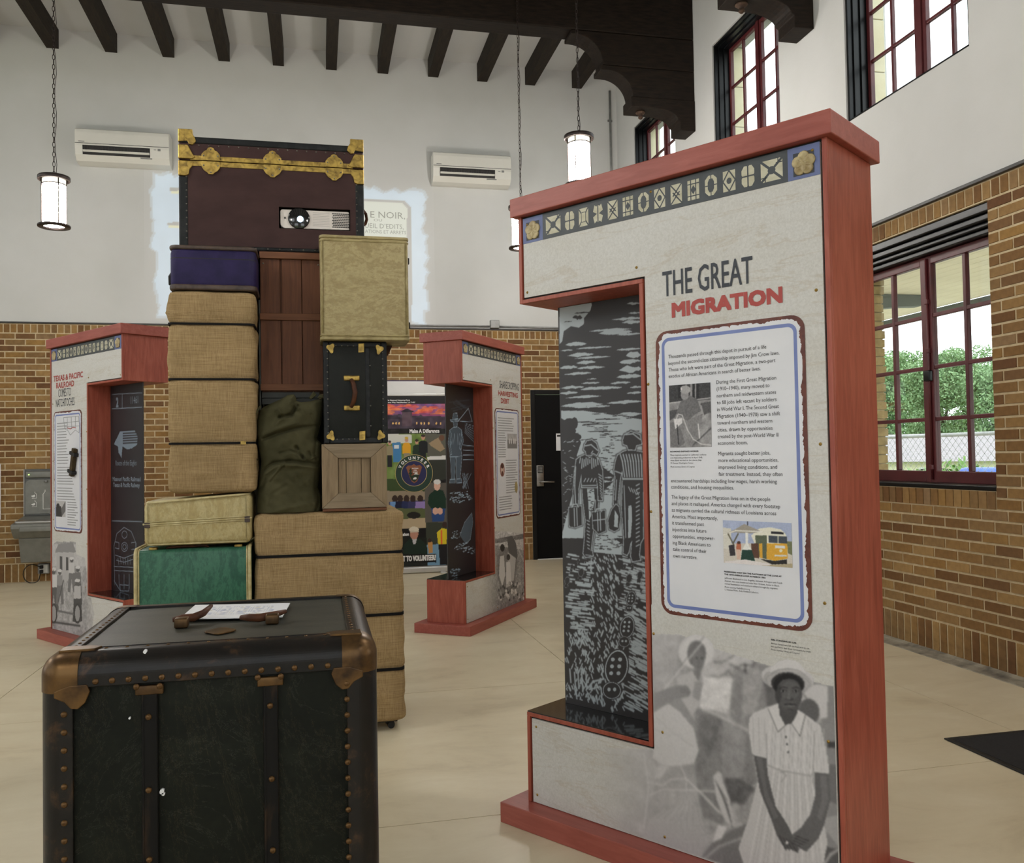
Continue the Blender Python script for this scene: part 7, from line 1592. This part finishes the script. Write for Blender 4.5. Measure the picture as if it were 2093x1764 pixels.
for i, (px, dist, h, r, lab) in enumerate(((1790, 58, 9.2, 2.2, 'leafy green tree beyond the window, nearest the red exhibit'), (1862, 69, 10.7, 2.4, 'leafy green tree beyond the window left of the sash meeting bar'), (1922, 63.5, 10.0, 2.1, 'leafy green tree right behind the meeting bar of the window'), (1982, 76, 11.4, 2.6, 'leafy green tree seen through the right-hand sash'), (2045, 58, 8.4, 2.2, 'leafy green tree at the right edge of the window'))):
    a = YAW+math.atan((px-IMW/2)/F_PX); leafy('broadleaf_tree', dist*math.sin(a), dist*math.cos(a), h, r, lab, (140, 168, 122), (98, 130, 86), 20+i)
for i, (px, dist, h, r, lab) in enumerate(((1885, 34, 1.9, .9, 'low green bush in front of the cream house'), (1952, 32, 2.2, 1.2, 'tall green bush in front of the cream house'), (1985, 36, 1.9, .8, 'small bush beside the blue tarpaulin'))):
    a = YAW+math.atan((px-IMW/2)/F_PX); t = thing('bush', lab, 'bush', (dist*math.sin(a), dist*math.cos(a), -1.5), 0, 'bushes by the house'); rg = np.random.default_rng(40+i); n = 500; V = np.zeros((n, 4, 3))
    for j in range(n):
        d = rg.normal(size=3); d /= np.linalg.norm(d); p = np.array([0, 0, h*.55])+d*np.array([r, r, h*.5])*rg.random()**.4; a_, b_ = rg.normal(size=3)*.16, rg.normal(size=3)*.1; V[j] = [p-a_, p+b_, p+a_, p-b_]
    V[..., 2] = np.maximum(V[..., 2], 0)
    me = bpy.data.meshes.new('foliage'); me.from_pydata(V.reshape(-1, 3).tolist(), [], [(4*j, 4*j+1, 4*j+2, 4*j+3) for j in range(n)]); me.materials.append(M('bush_leaves_%d' % i, (128, 160, 92), (92, 128, 66), 3, rough=.8)); o = bpy.data.objects.new('foliage', me); COL.objects.link(o); o.parent = t; o['kind'] = 'stuff'
# house
a = YAW+math.atan((1925-IMW/2)/F_PX); t = thing('house', 'low cream house with grey hipped roof behind the chain-link fence', 'house', (42*math.sin(a), 42*math.cos(a), -1.5), -a)
MAT['cream_w'] = M('cream_siding', (226, 220, 190), (216, 210, 180), 2, (1, 1, 20), rough=.8); MAT['shingle'] = M('grey_shingles', (150, 144, 146), (132, 126, 128), 8, rough=.9)
MB().box(-5.2, 5.5, 0, 6, 0, 2.2).build('walls', MAT['cream_w'], t)
m = MB(); m.add([(-5.7, -.5, 2.2), (6, -.5, 2.2), (6, 6.5, 2.2), (-5.7, 6.5, 2.2), (-3, 3, 3.45), (3.2, 3, 3.45)], [(0, 1, 5, 4), (1, 2, 5), (2, 3, 4, 5), (3, 0, 4), (0, 3, 2, 1)]); m.build('roof', MAT['shingle'], t)
for x in (-3.4, -.6, 2.6):
    w_ = MB().box(x-.35, x+.35, -.03, .01, 1.0, 1.95).build('window', MAT['white'], t); MB().box(x-.28, x+.28, -.04, -.03, 1.07, 1.88).build('pane', MAT['slot'], w_)
# chain-link fence
t = thing('chain_link_fence', 'galvanised chain-link fence outside the big window', 'fence', (9.5, 10.5, -1.5)); L_, H_ = 9.0, 2.98
MB().tube([(0, -L_/2, H_), (0, L_/2, H_)], .03, 8).build('top_rail', MAT['conduit'], t, smooth=True)
for y in np.arange(-L_/2, L_/2+.1, 3.0): MB().tube([(0, y, 0), (0, y, H_+.05)], .035, 8).build('post', MAT['conduit'], t, smooth=True)
m = MB(); s_ = .13; n = int(L_/s_)
for i in range(-int(1.2/s_), n):
    for sg in (1, -1):
        y0 = -L_/2+i*s_ if sg > 0 else -L_/2+(i+int(1.2/s_))*s_
        y1 = y0+sg*1.2
        if min(y0, y1) < -L_/2 or max(y0, y1) > L_/2: continue
        m.add([(0, y0-.006, H_-1.2), (0, y0+.006, H_-1.2), (0, y1+.006, H_), (0, y1-.006, H_)], [(0, 1, 2, 3)])
m.build('wire_mesh', MAT['conduit'], t, kind='stuff')
a = YAW+math.atan((2022-IMW/2)/F_PX); t = thing('tarpaulin', 'blue tarpaulin heap seen low through the right-hand sash', 'tarpaulin', (24*math.sin(a), 24*math.cos(a), -1.5), -a)
MB().rbox(-.75, .9, 0, 1.2, 0, 2.28, .2, 3).build('sheet', M('blue_tarpaulin', (60, 98, 190), (48, 80, 165), 2, rough=.5, bump=.4, bscale=3, bdist=.1), t, smooth=True)
MB().tube([(-1.6, -.3, 2.1), (.9, -.3, 2.12)], .03, 6).build('yellow_rail', M('yellow_paint', (226, 200, 90), (210, 186, 80), 4), t, smooth=True)
